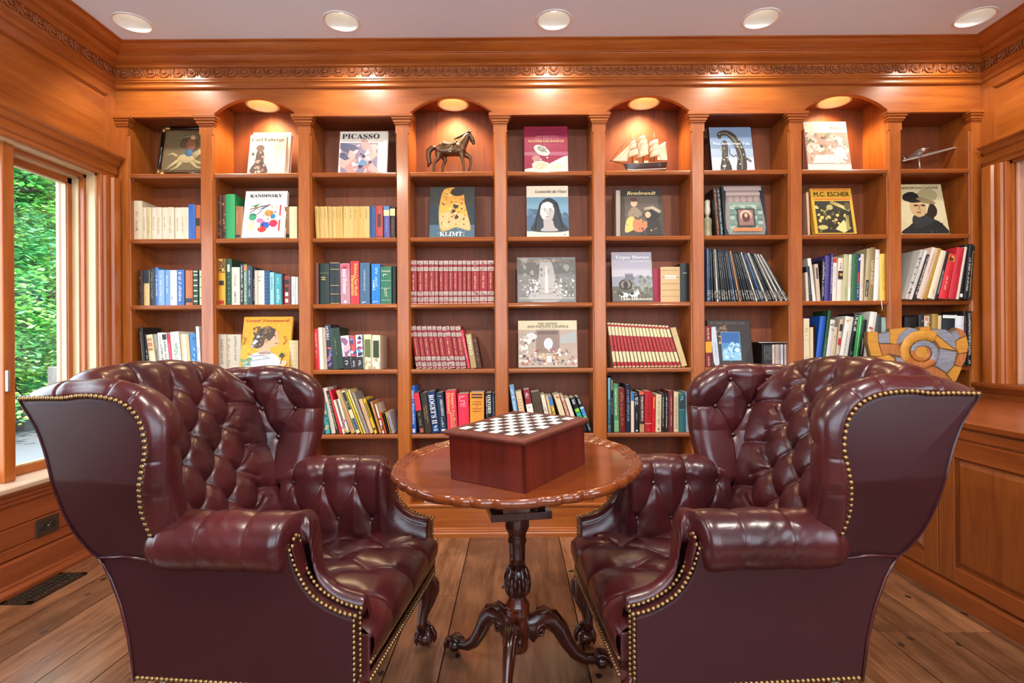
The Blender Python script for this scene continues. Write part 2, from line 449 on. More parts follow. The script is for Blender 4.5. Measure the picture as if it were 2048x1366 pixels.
m = MB(); RM = col('#4A3D33', .38, .6); x0, x1, y0, y1 = -2.285, -2.148, 2.43, 2.755
m.box(x0, x1, y0, y1, .0006, .002, DARKSLOT)
for a in ((x0, x0+.022, y0, y1), (x1-.022, x1, y0, y1), (x0, x1, y0, y0+.022), (x0, x1, y1-.022, y1)): m.box(*a, .0015, .009, RM, bev=.002)
for i in range(7):
    for j in range(3):
        cx = x0+.035+j*.034; cy = y0+.045+i*.039
        for s in (0, PI/2, PI, 1.5*PI):
            pts = [(cx+.017*math.cos(s+k*.5)*(1-k*.1), cy+.019*math.sin(s+k*.5)*(1-k*.1), .006) for k in range(6)]
            m.tube(pts, .0024, RM, 5)
m.build('grille', rg)

# ---- right wall: panelling, closed window recess, counter
m = MB(); RY0, RY1, RZ0, RZ1 = 1.2, 3.07, .895, 2.14
m.box(XR, XR+.16, YF, -.95, 0, ZCEIL+.1, WCAB); m.box(XR, XR+.16, .25, RY0, 0, ZCEIL+.1, WCAB); m.box(XR, XR+.16, -.95, .25, 0, .85, WCAB); m.box(XR, XR+.16, -.95, .25, 2.25, ZCEIL+.1, WCAB); m.box(XR, XR+.16, RY1, 3.6, 0, RZ1, WCAB); m.box(XR, XR+.16, RY1, 3.6, RZ1, ZCEIL+.1, WY)
m.box(XR, XR+.16, RY0, RY1, 0, RZ0, WCAB); m.box(XR, XR+.16, RY0, RY1, RZ1, ZCEIL+.1, WY)
m.box(XR-.012, XR, YF, 3.25, 2.60, 2.66, WY); m.box(XR-.012, XR, 3.165, 3.25, 2.24, 2.60, WZ)
for d, q in ((.006, .0132), (.013, .008)):
    m.box(XR-q, XR, YF, 3.165, 2.60-d, 2.602, WY); m.box(XR-q, XR, 3.165-d, 3.167, 2.28, 2.60, WZ)
m.box(XR-.012, XR, YF, 3.166, 2.258, 2.30, WY)
struct(m.build('wall_right'), 'right wall of stained panelling', 'wall')
w2 = root('window_2', 'shuttered window recess in the right wall', 'window', (XR, 2.1, RZ0)); w2['kind'] = 'structure'
m = MB()
for y0, s in ((RY1, 1), (RY0, -1)): m.prism([(XR-p, y0+s*a) for a, p in casing_prof(.13)], RZ0-.01, RZ1+.001, 2, WZ)
m.prism([(XR-p, RZ1+a) for a, p in casing_prof(.105)], RY0-.13, RY1+.13, 1, WY)
m.prism([(XR, 2.243), (XR-.05, 2.243), (XR-.066, 2.25), (XR-.07, 2.258), (XR, 2.258)], RY0-.15, RY1+.14, 1, WY)
m.build('casing', w2)
m = MB()
m.box(XR, XR+.12, RY1-.012, RY1, RZ0, RZ1, WZ); m.box(XR, XR+.12, RY0, RY0+.015, RZ0, RZ1, WZ); m.box(XR, XR+.12, RY0, RY1, RZ1-.015, RZ1, WY); m.build('jamb', w2)
m = MB()
m.box(XR+.022, XR+.09, RY0+.015, RY1-.0125, RZ0, RZ1-.015, WPALE)
for k in range(3):
    yy = RY1-.02-k*.6
    m.box(XR+.016, XR+.03, yy-.012, yy, RZ0, RZ1-.015, WPALE)
sh = m.build('shutter', w2)
m = MB(); m.lathe([(.008, 0), (.006, .012), (.016, .018), (.02, .028), (.014, .038), (.003, .041)], col('#E8E6E0', .08, .3), 14, M=Matrix.Translation((XR+.022, 2.955, .95)) @ Matrix.Rotation(-PI/2, 4, 'Y')); m.build('knob', sh)
m = MB(); m.prism([(XR+.06, .865), (XR-.07, .865), (XR-.078, .873), (XR-.078, .888), (XR-.07, .895), (XR+.06, .895)], RY0-.2, 3.25, 1, WCABY); m.build('sill', w2)
m = MB(); m.prism([(XR, .80), (XR-.03, .803), (XR-.03, .83), (XR-.045, .845), (XR-.06, .865), (XR, .865)], RY0-.2, 3.25, 1, WCABY); m.build('apron', w2)

cab = root('base_cabinet', 'long built-in wooden base cabinet under the right window', 'cabinet', (2.33, 2.2, 0))
CXF = 1.91; CY0 = .6; CY1 = 3.225
m = MB(); m.box(CXF, XR-.002, CY0, CY1, .09, .765, WCAB); m.build('body', cab)
m = MB(); m.prism([(CXF-.02, 0), (CXF-.02, .07), (CXF-.012, .082), (CXF, .09), (XR-.002, .09), (XR-.002, 0)], CY0, CY1, 1, WCABY); m.build('plinth', cab)
m = MB(); m.prism([(CXF-.012, .768), (CXF-.022, .775), (CXF-.024, .795), (CXF-.018, .803), (XR-.002, .803), (XR-.002, .765), (CXF+.0, .765)], CY0, CY1, 1, WCABY); m.build('countertop', cab)
m = MB(); m.box(CXF-.008, CXF+.002, CY0, CY1, .722, .763, WCABY, bev=.002); m.build('rail', cab)
for y0, y1 in ((1.02, 1.738), (1.742, 2.46), (2.466, 3.19)):
    z0, z1 = .098, .714; fw = .085
    m = MB()
    for a in ((y0, y0+fw, z0, z1), (y1-fw, y1, z0, z1)): m.box(CXF-.02, CXF+.001, *a, WCAB, bev=.002)
    for a in ((y0+fw, y1-fw, z0, z0+fw-.02), (y0+fw, y1-fw, z1-fw+.01, z1)): m.box(CXF-.02, CXF+.001, *a, WCABY, bev=.002)
    d = m.build('door', cab)
    a0, a1, b0, b1 = y0+fw, y1-fw, z0+fw-.02, z1-fw+.01
    m = MB()
    P = [[(CXF-.004, a0, b0), (CXF-.004, a1, b0), (CXF-.004, a1, b1), (CXF-.004, a0, b1)]]
    for ins, xx in ((.008, CXF-.004), (.03, CXF-.016), (.032, CXF-.017)):
        P.append([(xx, a0+ins, b0+ins), (xx, a1-ins, b0+ins), (xx, a1-ins, b1-ins), (xx, a0+ins, b1-ins)])
    m.grid(np.array(P), WCAB, False, closev=True); m.poly(P[-1], WCAB)
    m.build('door_panel', d)

# unseen wall behind the camera, tall window openings added to let daylight in
m = MB(); wz0, wz1 = .95, 2.72
ops = [(-2.05, -.75), (-.5, .9), (1.15, 2.5)]
e = XL-.2
for a, b in ops+[(XR+.2, None)]:
    m.box(e, a, YF-.15, YF, 0, ZCEIL+.16, WLOW); e = b
for a, b in ops:
    m.box(a, b, YF-.15, YF, 0, wz0, WLOW); m.box(a, b, YF-.15, YF, wz1, ZCEIL+.16, WLOW)
    m.box(a, b, YF-.1, YF-.06, 1.72, 1.77, WX); m.box((a+b)/2-.03, (a+b)/2+.03, YF-.1, YF-.06, wz0, wz1, WZ)
struct(m.build('wall_front'), 'unseen wall behind the viewer, tall window openings added for daylight', 'wall')
# ================================================================ bookcase
SC = FPX/ZB
PCX = [(247-3, .086), (415, .082), (610, .08), (807, .08), (1003, .08), (1200.5, .08), (1398, .08), (1594.5, .08), (1793, .08), (1957+2, .086)]
PC = [((c-1030)/SC, w) for c, w in PCX]
SHZ = [2.160, 1.772, 1.379, .989, .603, .190]
TOPZ = 2.494; NICHE = 2.608; SPF = ZB+.012      # shelf front
bc = root('bookcase', 'wall-wide built-in cherry bookcase of nine bays with four arched niches', 'bookcase', (.2, ZB, 0))
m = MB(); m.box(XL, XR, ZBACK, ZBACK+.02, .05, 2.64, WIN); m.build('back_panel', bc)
for i, (c, w) in enumerate(PC):
    m = MB(); h = w/2
    cr = [(c-h, ZBACK), (c-h, ZB+.02), (c-h+.004, ZB+.016), (c-h+.002, ZB+.01), (c-h+.008, ZB), (c+h-.008, ZB), (c+h-.002, ZB+.01), (c+h-.004, ZB+.016), (c+h, ZB+.02), (c+h, ZBACK)]
    m.prism(cr, .05, 2.385, 2, WZ)
    m.box(c-h, c+h, ZB, ZBACK, 2.385, 2.64, WZ)
    o = m.build('upright', bc)
    m = MB()
    for e, z0, z1 in ((.006, 2.436, 2.446), (.012, 2.446, 2.462), (.02, 2.462, 2.474), (.026, 2.474, 2.494)):
        m.box(c-h-e, c+h+e, ZB-e-.004, ZB+.03, z0, z1, WX, bev=.003)
    m.build('capital', o)
BAY = [(PC[i][0]+PC[i][1]/2, PC[i+1][0]-PC[i+1][1]/2) for i in range(9)]
for x0, x1 in BAY:
    for k, z in enumerate(SHZ):
        m = MB(); q = SPF
        pr = [(ZBACK, z), (q+.006, z), (q+.002, z-.003), (q, z-.008), (q+.002, z-.012), (q+.001, z-.016), (q+.004, z-.024), (q+.01, z-.027), (ZBACK, z-.027)]
        m.prism(pr, x0+.0005, x1-.0005, 0, WSH); o = m.build('shelf', bc)
for x0, x1 in BAY:      # the little steel pins that show below the shelf ends
    m = MB()
    for z in SHZ[:5]:
        for xx in (x0+.006, x1-.006): m.tube([(xx-.005, SPF+.022, z-.030), (xx+.005, SPF+.022, z-.030)], .003, col('#A9A49A', .3, .9), 6)
    m.build('shelf_pins', bc)
NICHEX = {b: (BAY[b][0]+BAY[b][1])/2+d for b, d in ((1, -.01), (3, 0), (5, .005), (7, .005))}
m = MB()
for i, (x0, x1) in enumerate(BAY):
    if i % 2:
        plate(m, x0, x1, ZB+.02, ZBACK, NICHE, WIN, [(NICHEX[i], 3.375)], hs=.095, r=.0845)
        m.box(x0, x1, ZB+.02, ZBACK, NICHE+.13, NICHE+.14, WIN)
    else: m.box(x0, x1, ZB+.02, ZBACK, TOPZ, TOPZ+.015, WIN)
m.build('bay_ceiling', bc, fix=False)
# frieze with arch cut-outs
def low(x):
    for i, (x0, x1) in enumerate(BAY):
        if i % 2 and x0-.004 <= x <= x1+.004:
            h = .102; c = (x1-x0)/2+.004; r = (c*c+h*h)/(2*h); d = x-(x0+x1)/2
            return TOPZ+.0+math.sqrt(max(r*r-d*d, 0))-(r-h)
    return TOPZ
xs = [XL]
for i, (x0, x1) in enumerate(BAY):
    xs += [x0-.0045] if i % 2 else [x0]
    xs += [x0-.004+(x1-x0+.008)*k/36 for k in range(37)] if i % 2 else []
    xs += [x1+.0045] if i % 2 else [x1]
xs.append(XR); xs = sorted(set(xs))
P = np.array([[(x, ZB+.024, low(x)), (x, ZB+.002, low(x)), (x, ZB-.002, low(x)+.003), (x, ZB-.002, 2.66)] for x in xs])
m = MB(); m.grid(P, WX, False); m.build('frieze', bc, fix=False)
# nosing under the flat lintels
m = MB()
for i, (x0, x1) in enumerate(BAY):
    if i % 2 == 0: m.box(x0, x1, ZB-.006, ZB+.02, TOPZ-.008, TOPZ+.004, WX, bev=.003)
m.build('lintel_bead', bc)
m = MB()
m.box(XL, XR, ZB-.004, ZBACK, .0, .163, WX)
m.prism([(ZB-.004, .175), (ZB-.012, .175), (ZB-.016, .182), (ZB-.016, .19), (ZB-.01, .195), (ZB+.03, .195), (ZB+.03, .163), (ZB-.004, .163)], XL, XR, 0, WX)
m.prism([(ZB, 0), (ZB-.022, 0), (ZB-.022, .022), (ZB-.016, .03), (ZB-.018, .036), (ZB-.012, .042), (ZB-.012, .048), (ZB-.004, .054), (ZB, .054)], XL, XR, 0, WX)
m.build('plinth', bc)

# ---------------------------------------------------------------- lamps
LAMP = emit('lamp_glow', '#FFD9A0', 5.0); LAMPC = emit('ceiling_lamp_glow', '#FFF1DC', 1.6)
def lamp(name, x, y, z, lab, group, warm, glow, watts, spot, tilt=0):
    t = root(name, lab, 'ceiling light', (x, y, z), 0, group)
    m = MB(); T = Matrix.Translation((x, y, z))
    trim = col('#EDEBE6', .4) if not warm else col('#E9D2AA', .35)
    m.lathe([(.0855, .0), (.0865, -.004), (.094, -.005), (.098, -.002), (.098, .0)], trim, 40, M=T, cap=False); m.build('trim_ring', t, fix=False)
    m = MB(); m.lathe([(.085, -.002), (.08, .02), (.066, .07), (.05, .1), (.0, .105)], trim, 40, M=T, cap=False); m.build('reflector', t, fix=False)
    m = MB(); m.ball((x, y, z+.078), (.036, .036, .03), glow, 20, 12); m.build('bulb', t)
    L = bpy.data.lights.new('lamp_beam', 'SPOT'); L.energy = watts; L.color = (1, .76, .42) if warm else (1, .92, .80)
    L.spot_size = math.radians(spot); L.spot_blend = .6; L.shadow_soft_size = .04
    lo = bpy.data.objects.new('lamp_beam', L); C.objects.link(lo); lo.parent = t; lo.location = (0, 0, .004); lo.rotation_euler = (tilt, 0, 0)
    return t
for i, cx in enumerate(CANS):
    lamp('recessed_light', cx, CANY, ZCEIL, f'white round recessed ceiling light, {("leftmost","second from left","middle one","fourth from left","rightmost")[i]} of five', 'recessed ceiling lights', False, LAMPC, 15, 115, .35)
for i, b in enumerate((1, 3, 5, 7)):
    lamp('niche_light', NICHEX[b], 3.375, NICHE, ('warm glowing niche light over the book showing a domed church', 'warm glowing niche light above the bronze horse', 'warm glowing niche light above the model ship', 'warm glowing niche light in the rightmost arch')[i], 'arched niche lights', True, LAMP, 19, 128)
for i, cx in enumerate((-1.25, .2, 1.65)):  # second row, out of view, added to light the room
    lamp('recessed_light', cx, .75, ZCEIL, ('unseen white recessed light added above the left armchair, nearer the viewer', 'unseen white recessed light added nearer the viewer, in line with the table', 'unseen white recessed light added above the right armchair, nearer the viewer')[i], 'recessed ceiling lights', False, LAMPC, 82, 140, .5)
# ================================================================ books
ORD = ['first', 'second', 'third', 'fourth', 'fifth', 'sixth', 'seventh', 'eighth', 'ninth', 'tenth', 'eleventh', 'twelfth', 'thirteenth', 'fourteenth', 'fifteenth',
       'sixteenth', 'seventeenth', 'eighteenth', 'nineteenth'] + ['twentieth', 'twenty-first', 'twenty-second', 'twenty-third', 'twenty-fourth', 'twenty-fifth', 'twenty-sixth',
       'twenty-seventh', 'twenty-eighth', 'twenty-ninth', 'thirtieth', 'thirty-first', 'thirty-second', 'thirty-third', 'thirty-fourth', 'thirty-fifth', 'thirty-sixth']
TIER = ['top shelf', 'second shelf', 'third shelf', 'fourth shelf', 'fifth shelf', 'bottom shelf']
BAYN = ['leftmost bay', 'second bay', 'third bay', 'fourth bay', 'middle bay', 'sixth bay', 'seventh bay', 'eighth bay', 'rightmost bay']
def book(X, z, t, h, d, colr, lean=0, Y=3.30, style=None, soft=False, label='', group=None, name='book', rough=.45, rnd=True, pages=None):
    """spine towards the room; X = left edge on the shelf, lean = angle, positive leans right"""
    pvt = -t/2 if lean < 0 else t/2            # the corner the book stands on
    run = t/math.cos(lean)
    px = X if lean < 0 else X+run
    o_loc = Vector((px, Y, z+.0006))
    m = MB(); c = col(colr, rough, spec=.4); b = .0022; s0 = -t/2-pvt
    bul = 0 if soft else min(.005, t*.12)
    # case: two boards and a rounded spine
    n = 5
    sp = []
    for i in range(n+1):
        a = i/n; sp.append((s0+t*a, -bul*math.sin(PI*a)))
    for i in range(n):
        (xa, ya), (xb, yb_) = sp[i], sp[i+1]
        m.add([(xa, ya, 0), (xb, yb_, 0), (xb, yb_, h), (xa, ya, h)], [(0, 1, 2, 3)], c, not soft)
        m.add([(xa, ya, h), (xb, yb_, h), (xb, yb_+.003, h), (xa, ya+.003, h)], [(0, 1, 2, 3)], c)
    m.box(s0, s0+b, 0, d, 0, h, c); m.box(s0+t-b, s0+t, 0, d, 0, h, c)
    if style: style(m, s0+t/2, t, h, -bul-.0004)
    o = m.build(name, fix=False)
    if t > .006:
        m = MB(); q = 0 if soft else .003
        m.box(s0+b, s0+t-b, .003, d-q-.001, q, h-q, pages or PAGE)
        m.build('page_block', o, world=False, fix=False)
    o.location = o_loc; o.rotation_euler = (0, lean, 0)
    tag(o, label, 'book', group)
    return o
# ---- spine decorations: f(mb, xc, t, h, y)
def S(*parts):
    def f(m, x, t, h, y):
        for k, p in enumerate(parts): p(m, x, t, h, y-.0002*k)
    return f
def band(z0, z1, c, w=1.0, rough=.5):
    return lambda m, x, t, h, y: rect(m, x-t*w/2+.0003, x+t*w/2-.0003, z0*h, z1*h, y, col(c, rough))
def txt(s, c, z=.95, size=.5, style='sans', end=.06, dx=0, w=None):
    return lambda m, x, t, h, y: write(m, s, x+dx*t, z*h, y-.0004, col(c, .5), h=size*t, style=style, down=True, fitw=(z-end)*h, w=((z-end)*h if w else None))
def tx0(s, c, z, size=.1, style='sans', w=.85):
    return lambda m, x, t, h, y: write(m, s, x, z*h, y-.0004, col(c, .5), h=size*h, style=style, align='c', fitw=t*w)
def scr(c, z=.92, l=.6, size=.3, dx=0):
    return lambda m, x, t, h, y: dashes(m, x+dx*t, z*h, y-.0004, l*h, size*t, col(c, .5))
def hl(c, *zs, th=.006, w=.9):
    def f(m, x, t, h, y):
        for z in zs: rect(m, x-t*w/2, x+t*w/2, z*h, (z+th)*h, y-.0003, col(c, .4))
    return f
def spots(cs, n=8, z0=.1, z1=.9, r=.3):
    def f(m, x, t, h, y):
        for i in range(n): blob(m, x+R.uniform(-.25, .25)*t, R.uniform(z0, z1)*h, t*r*R.uniform(.4, .8), t*r*R.uniform(.5, 1.4), y-.0003-.00001*i, col(R.choice(cs), .5), R.uniform(0, 3), 8, .3)
    return f
def row(bay, tier, specs, Z=3.30, yb=None, depth=.17, group=None, ord0=0, num=True, setdesc=None):
    """specs: (x0, x1, ytop, lean_px, colour, description[, style[, soft]]) in photograph pixels along the shelf front"""
    z = SHZ[tier]; prev = None
    for i, sp in enumerate(specs):
        x0, x1, yt, ln, colr, desc = sp[:6]; st = sp[6] if len(sp) > 6 else None; soft = sp[7] if len(sp) > 7 else False
        yb_ = CY+(EYE-z)*FPX/Z-ROLL*(x0-CX)
        X0 = at(x0, yb_, Z)[0]; X1 = at(x1, yb_, Z)[0]
        zt = at((x0+x1)/2+ln, yt, Z)[1]
        dx = ln/FPX*Z; dz = zt-z
        a = math.atan2(dx, dz); w = X1-X0
        t = w*math.cos(a)-.0006
        h = (dz-t*abs(math.sin(a)))/math.cos(a)
        lab = f'{desc}, {ORD[ord0+i]} from left on {TIER[tier]}, {BAYN[bay]}'
        dp = min(depth, ZBACK-Z-.008)
        book(X0, z, t, h, dp, colr, a, Z+R.uniform(-.004, .006), st, soft, lab, group or f'books standing on the {TIER[tier]} of the {BAYN[bay]}')
GOLD = '#C9A45A'; SIL = '#B5A294'; WH = '#EFEBE0'; BK = '#15141A'
# -- bay 1
cr = ['#D6C8A8', '#D8CBAE', '#D0BC90', '#DACFB6', '#D6CAB0', '#D8CDB2', '#D4C8AE', '#D8CDB4', '#D6CAAE', '#DAD0B8']
ed = [266, 285, 293, 303, 313, 324, 336, 349, 361, 371, 377]
row(0, 1, [(ed[i], ed[i+1], 402 if i == 0 else 415, 0, cr[i], ('tall thick cream book' if i == 0 else 'cream clothbound book'), S(scr('#B98F4E', .72, .42, .32), hl('#C8AE80', .04, .08, .93) if i % 2 else scr('#8A7A60', .3, .1, .3))) for i in range(10)] +
    [(377, 391, 409, 0, '#2F5FA8', 'bright blue hardback book'), (391, 401, 410, 0, '#B5602E', 'orange brown book with black label', band(.4, .62, '#2A1C18', .8))])
row(0, 2, [(278, 286.6, 541, 0, '#3A2118', 'worn dark brown book', spots(['#6A4A30'], 5)), (286.6, 298.4, 540.6, 0, '#D8B97C', 'book in torn tan and black jacket', S(band(.63, 1, '#1E222C'), scr('#EAD9B0', .58, .3, .2))),
    (298.4, 310.5, 537, 0, '#33393B', 'charcoal grey book', scr('#8A8E90', .9, .7, .35)), (310.5, 316.6, 535, 0, '#4A78B8', 'narrow mid blue book', scr('#CFE0F2', .8, .6, .5)),
    (316.6, 329, 540, 0, '#86A9D6', 'pale blue book', scr('#DCE8F4', .85, .7, .3)), (329.4, 340, 540, 0, '#6D97CE', 'soft blue book', scr('#DCE8F4', .85, .5, .3)),
    (340.4, 354, 540.6, 0, '#D4DAE2', 'pale silvery white book', S(hl('#6B6E78', .83), spots(['#9AA0B4'], 1, .2, .22, .25))), (354.4, 369.4, 540, 0, '#3F68A8', 'blue book with silver title', scr('#CDD8E8', .93, .8, .4)),
    (371.6, 386, 541, 0, '#B86A3E', 'orange brown cloth book', band(.08, .2, '#1E2430')), (388, 397, 541, 0, '#1F4534', 'dark green book with cream bars', hl('#E4E0B8', .1, .25, .4, .55, .7, .85, .95, th=.03)), (399.5, 404, 541, 0, '#CFCF9C', 'thin pale green book', hl('#5A7050', .2, .5, .8, th=.03))])
row(0, 3, [(285, 293.5, 655, -7, '#26211F', 'tall dark grey book', scr('#B0A89C', .9, .7, .25)), (294, 302, 668, -7, '#17171B', 'black book with white lettering', scr('#D8D4CC', .55, .5, .4)),
    (302.5, 314.5, 668.7, -9, '#E2CFA8', 'cream book with brown picture blocks', S(band(.55, .62, '#B07A48', .8), band(.66, .78, '#B98050', .8), band(.82, .9, '#C08A58', .8))), (314.5, 321.2, 668, -8, '#9A958A', 'grey book with black title', scr('#1A1A1A', .6, .5, .6)),
    (321.5, 333, 665, -6, '#EAE4D0', 'white book with small black print', S(scr('#23211E', .9, .6, .25), scr('#3A3733', .6, .4, .3, .2))), (333, 341.3, 666, -8, '#E4E0D2', 'white book with bold black title', S(band(.82, .97, '#1C1A1C'), scr('#1C1A1C', .78, .6, .55))),
    (341.5, 348, 667.6, -9, '#C23550', 'narrow crimson book', scr('#E8B0B8', .8, .5, .3)), (348, 365, 663, -7, '#E6E8D8', 'thick white book with green print', S(scr('#5E8A50', .9, .6, .3), scr('#6A8A70', .7, .5, .25, .2))),
    (366, 382.5, 668, -5, '#D9B684', 'broad tan and cream book', S(band(0, 1, '#EDE2C8', .35), band(.02, .03, '#9A6A38'))), (383.6, 395.7, 667, -4, '#3C7CB4', 'blue book with brush strokes', spots(['#7FB2D8', '#2A5C98'], 5)),
    (396, 404, 653, -4, '#E9E8E6', 'tall white paperback book', S(scr('#51607A', .55, .2, .6), scr('#333333', .25, .2, .4)), True)])
# -- bay 2
row(1, 1, [(436, 444, 390.5, 0, '#4C2B1C', 'dark brown patterned book', spots(['#8A5A3A', '#23120C'], 9)), (444, 453, 390.5, 0, '#5A3320', 'brown book with ornate spine', spots(['#A27048', '#2A140C'], 9)),
    (453, 471, 389, 0, '#2E9A58', 'thick bright green book'), (472, 481, 413, 0, '#9A6338', 'brown cloth book', S(band(.06, .14, '#2A1A14'), scr('#D0A878', .85, .4, .3))), (481, 487, 413.5, 0, '#A97448', 'slim light brown book')])
row(1, 1, [(569, 579, 413.6, 0, '#8E5C34', 'brown book with dark label', S(band(.06, .16, '#2A1A14'), scr('#C8A070', .85, .5, .3))), (579, 594.5, 413.5, 0, '#E4D3A4', 'thick pale cream book', hl('#CDBB88', .5, .8))], ord0=6)
row(1, 2, [(436.4, 450.6, 518, 0, '#D8A42A', 'ornate golden yellow book', S(band(.7, .99, '#7A4E1E'), spots(['#E0B84A', '#3A2210'], 12, .72, .98, .2), band(.43, .53, '#2A1E18', .7), band(.02, .1, '#B02A20', .7))), (452.4, 464, 518, 0, '#234A30', 'tall dark green book', S(hl('#C8C8A0', .12, .24, .36, .48, .6, th=.008, w=.2), band(.72, .88, '#B8C0B0', .45))),
    (464, 480, 534.7, 0, '#D9CDB6', 'thick cream book', S(scr('#5A4A38', .8, .3, .25), scr('#5A4A38', .35, .3, .3))), (480.7, 488.4, 527.7, 0, '#16181C', 'narrow black book', scr('#C8CCD0', .95, .85, .45)), (488.4, 494.6, 529, 0, '#6A8A6A', 'slim green and orange book', S(band(.85, .98, '#D87838'), scr('#DDE0D0', .8, .7, .5))),
    (495, 505.6, 533, 0, '#2B3A4C', 'navy book', S(scr('#C8D0D8', .9, .4, .3), scr('#C8D0D8', .4, .2, .25))), (505.6, 510.4, 536, 0, '#241C18', 'slim black ornate book', scr('#A8906A', .7, .6, .6)), (510.4, 516.5, 541, 0, '#CDB29C', 'slim pinkish cream book'),
    (516.5, 529, 541, 0, '#E2D4BC', 'cream book with small motif', S(spots(['#6A5A48'], 3, .7, .9, .15), scr('#8A7A66', .25, .04, .3))), (529, 540, 541, 0, '#1F456C', 'dark blue book with pale lines', hl('#5E88AC', .1, .2, .3, .4, .5, .6, .7, .8, .9)), (540, 548.6, 544.6, 0, '#8CC4C6', 'pale teal book', scr('#33606A', .85, .4, .35)),
    (550, 564, 548, 0, '#3E9AA4', 'teal book', S(scr('#D8F0F0', .5, .42, .35), scr('#B0DCDC', .88, .2, .25))), (564, 567.4, 548, 0, '#1A1A1E', 'thin black book'), (567.5, 580, 551, 0, '#8E2E28', 'dark red book with black and white blocks', S(band(.7, .85, '#1C1416', .7), band(.3, .42, '#E8D8C8', .5), band(.46, .6, '#1C1416', .6), band(.08, .2, '#E0D0C0', .5))), (580, 583.3, 553, 0, '#3A3A38', 'thin dark grey book'), (583.5, 591, 553.4, 0, '#DAD6CC', 'slim white book', scr('#777777', .8, .5, .3)), (591, 596.5, 554, 0, '#CFCAC0', 'slim off white book')])
row(1, 3, [(438, 454, 668.7, 0, '#BCAE98', 'grey beige book with vertical title', scr('#6E6252', .85, .7, .35)), (454, 464, 669, 0, '#CBB8A0', 'narrow beige book with vertical title', scr('#8A7460', .9, .8, .5)), (464, 482, 669, 0, '#C2B49E', 'broad beige book with vertical title', scr('#7E7260', .95, .8, .35))])
row(1, 3, [(579, 597, 681, 0, '#CDB488', 'cream book with ruled spine', hl('#9A8258', .15, .3, .45, .6, .75, .9))], ord0=4)
# -- bay 3
yel = [632.5, 640, 648.8, 657.5, 665, 672.5, 679, 686.8, 696.7, 707, 716.4, 727.4, 739.5]
row(2, 1, [(yel[i], yel[i+1], 413, -2.5 if i < 3 else (-1.5 if i < 7 else 0), R.choice(['#CBA65C', '#C9A254', '#D0AC64']), 'matching mustard yellow book', S(scr('#8A6A30', .93, .3, .3))) for i in range(12)] +
    [(740, 752, 412.5, 0, '#2A4A7C', 'blue cloth book', hl('#1E3660', .2, .5, .8)), (752.4, 766.3, 412.5, 0, '#B2423C', 'red book with dark label', S(band(.35, .75, '#4A1C1C', .5), hl('#301010', .05, th=.02))), (767.6, 779.4, 412.5, 0, '#5B5590', 'blue and purple book', S(band(.7, .88, '#D8C898'), band(.88, 1, '#4878A8'), scr('#B0B0D0', .6, .4, .2))), (780.5, 791, 412.5, 0, '#33201E', 'dark brown book with cream label', S(band(.7, .92, '#DAC790'), scr('#A0603A', .62, .5, .35)))])
row(2, 2, [(629, 638, 526, 0, '#6A3524', 'slim brown book'), (639.5, 659.4, 527, 0, '#17291E', 'thick dark green book', S(hl('#B89A58', .76), scr('#B89A58', .67, .02, .6))), (660, 680.5, 524, 0, '#1B2226', 'black book with gold bands', S(hl(GOLD, .02, .24, .44, .82, .97, th=.012), scr(GOLD, .72, .08, .8))),
    (682, 701, 527, -1, '#B77E8A', 'mauve pink dictionary book', S(txt('Mental Dictionary', '#F6EEF0', .92, .42, 'serif', .25), band(.03, .09, '#EDE4E4', .25), band(.86, .97, '#C84A5C', .8))), (702, 719.5, 522.5, -.8, '#C22B2E', 'red thesaurus book with yellow title', S(txt("Webster's New World", '#F0C860', .95, .34, 'serif', .2, .14), txt('Thesaurus', '#F0C860', .68, .4, 'serif', .2, -.2))),
    (720.6, 740, 525.8, 0, '#42617E', 'slate blue book', S(scr('#B8C8D4', .82, .5, .18), scr('#B8C8D4', .06, .02, .5))), (743, 760.5, 528, 0, '#1F79C4', 'bright blue book', S(scr('#A8D4F0', .9, .45, .3, .1), scr('#E0F0FA', .6, .25, .22, -.2), scr('#E0F0FA', .07, .02, .5))), (762, 783.6, 533.7, 0, '#2E6E4E', 'green dictionary book', S(tx0('THORNDIKE', '#D8E0C0', .86, .035, 'serif'), hl('#D0D8B8', .62, .42, .1, th=.008), scr('#D0D8B8', .8, .14, .5), scr('#D0D8B8', .4, .2, .3))), (784.5, 792, 532, 0, '#14191C', 'narrow black book')])
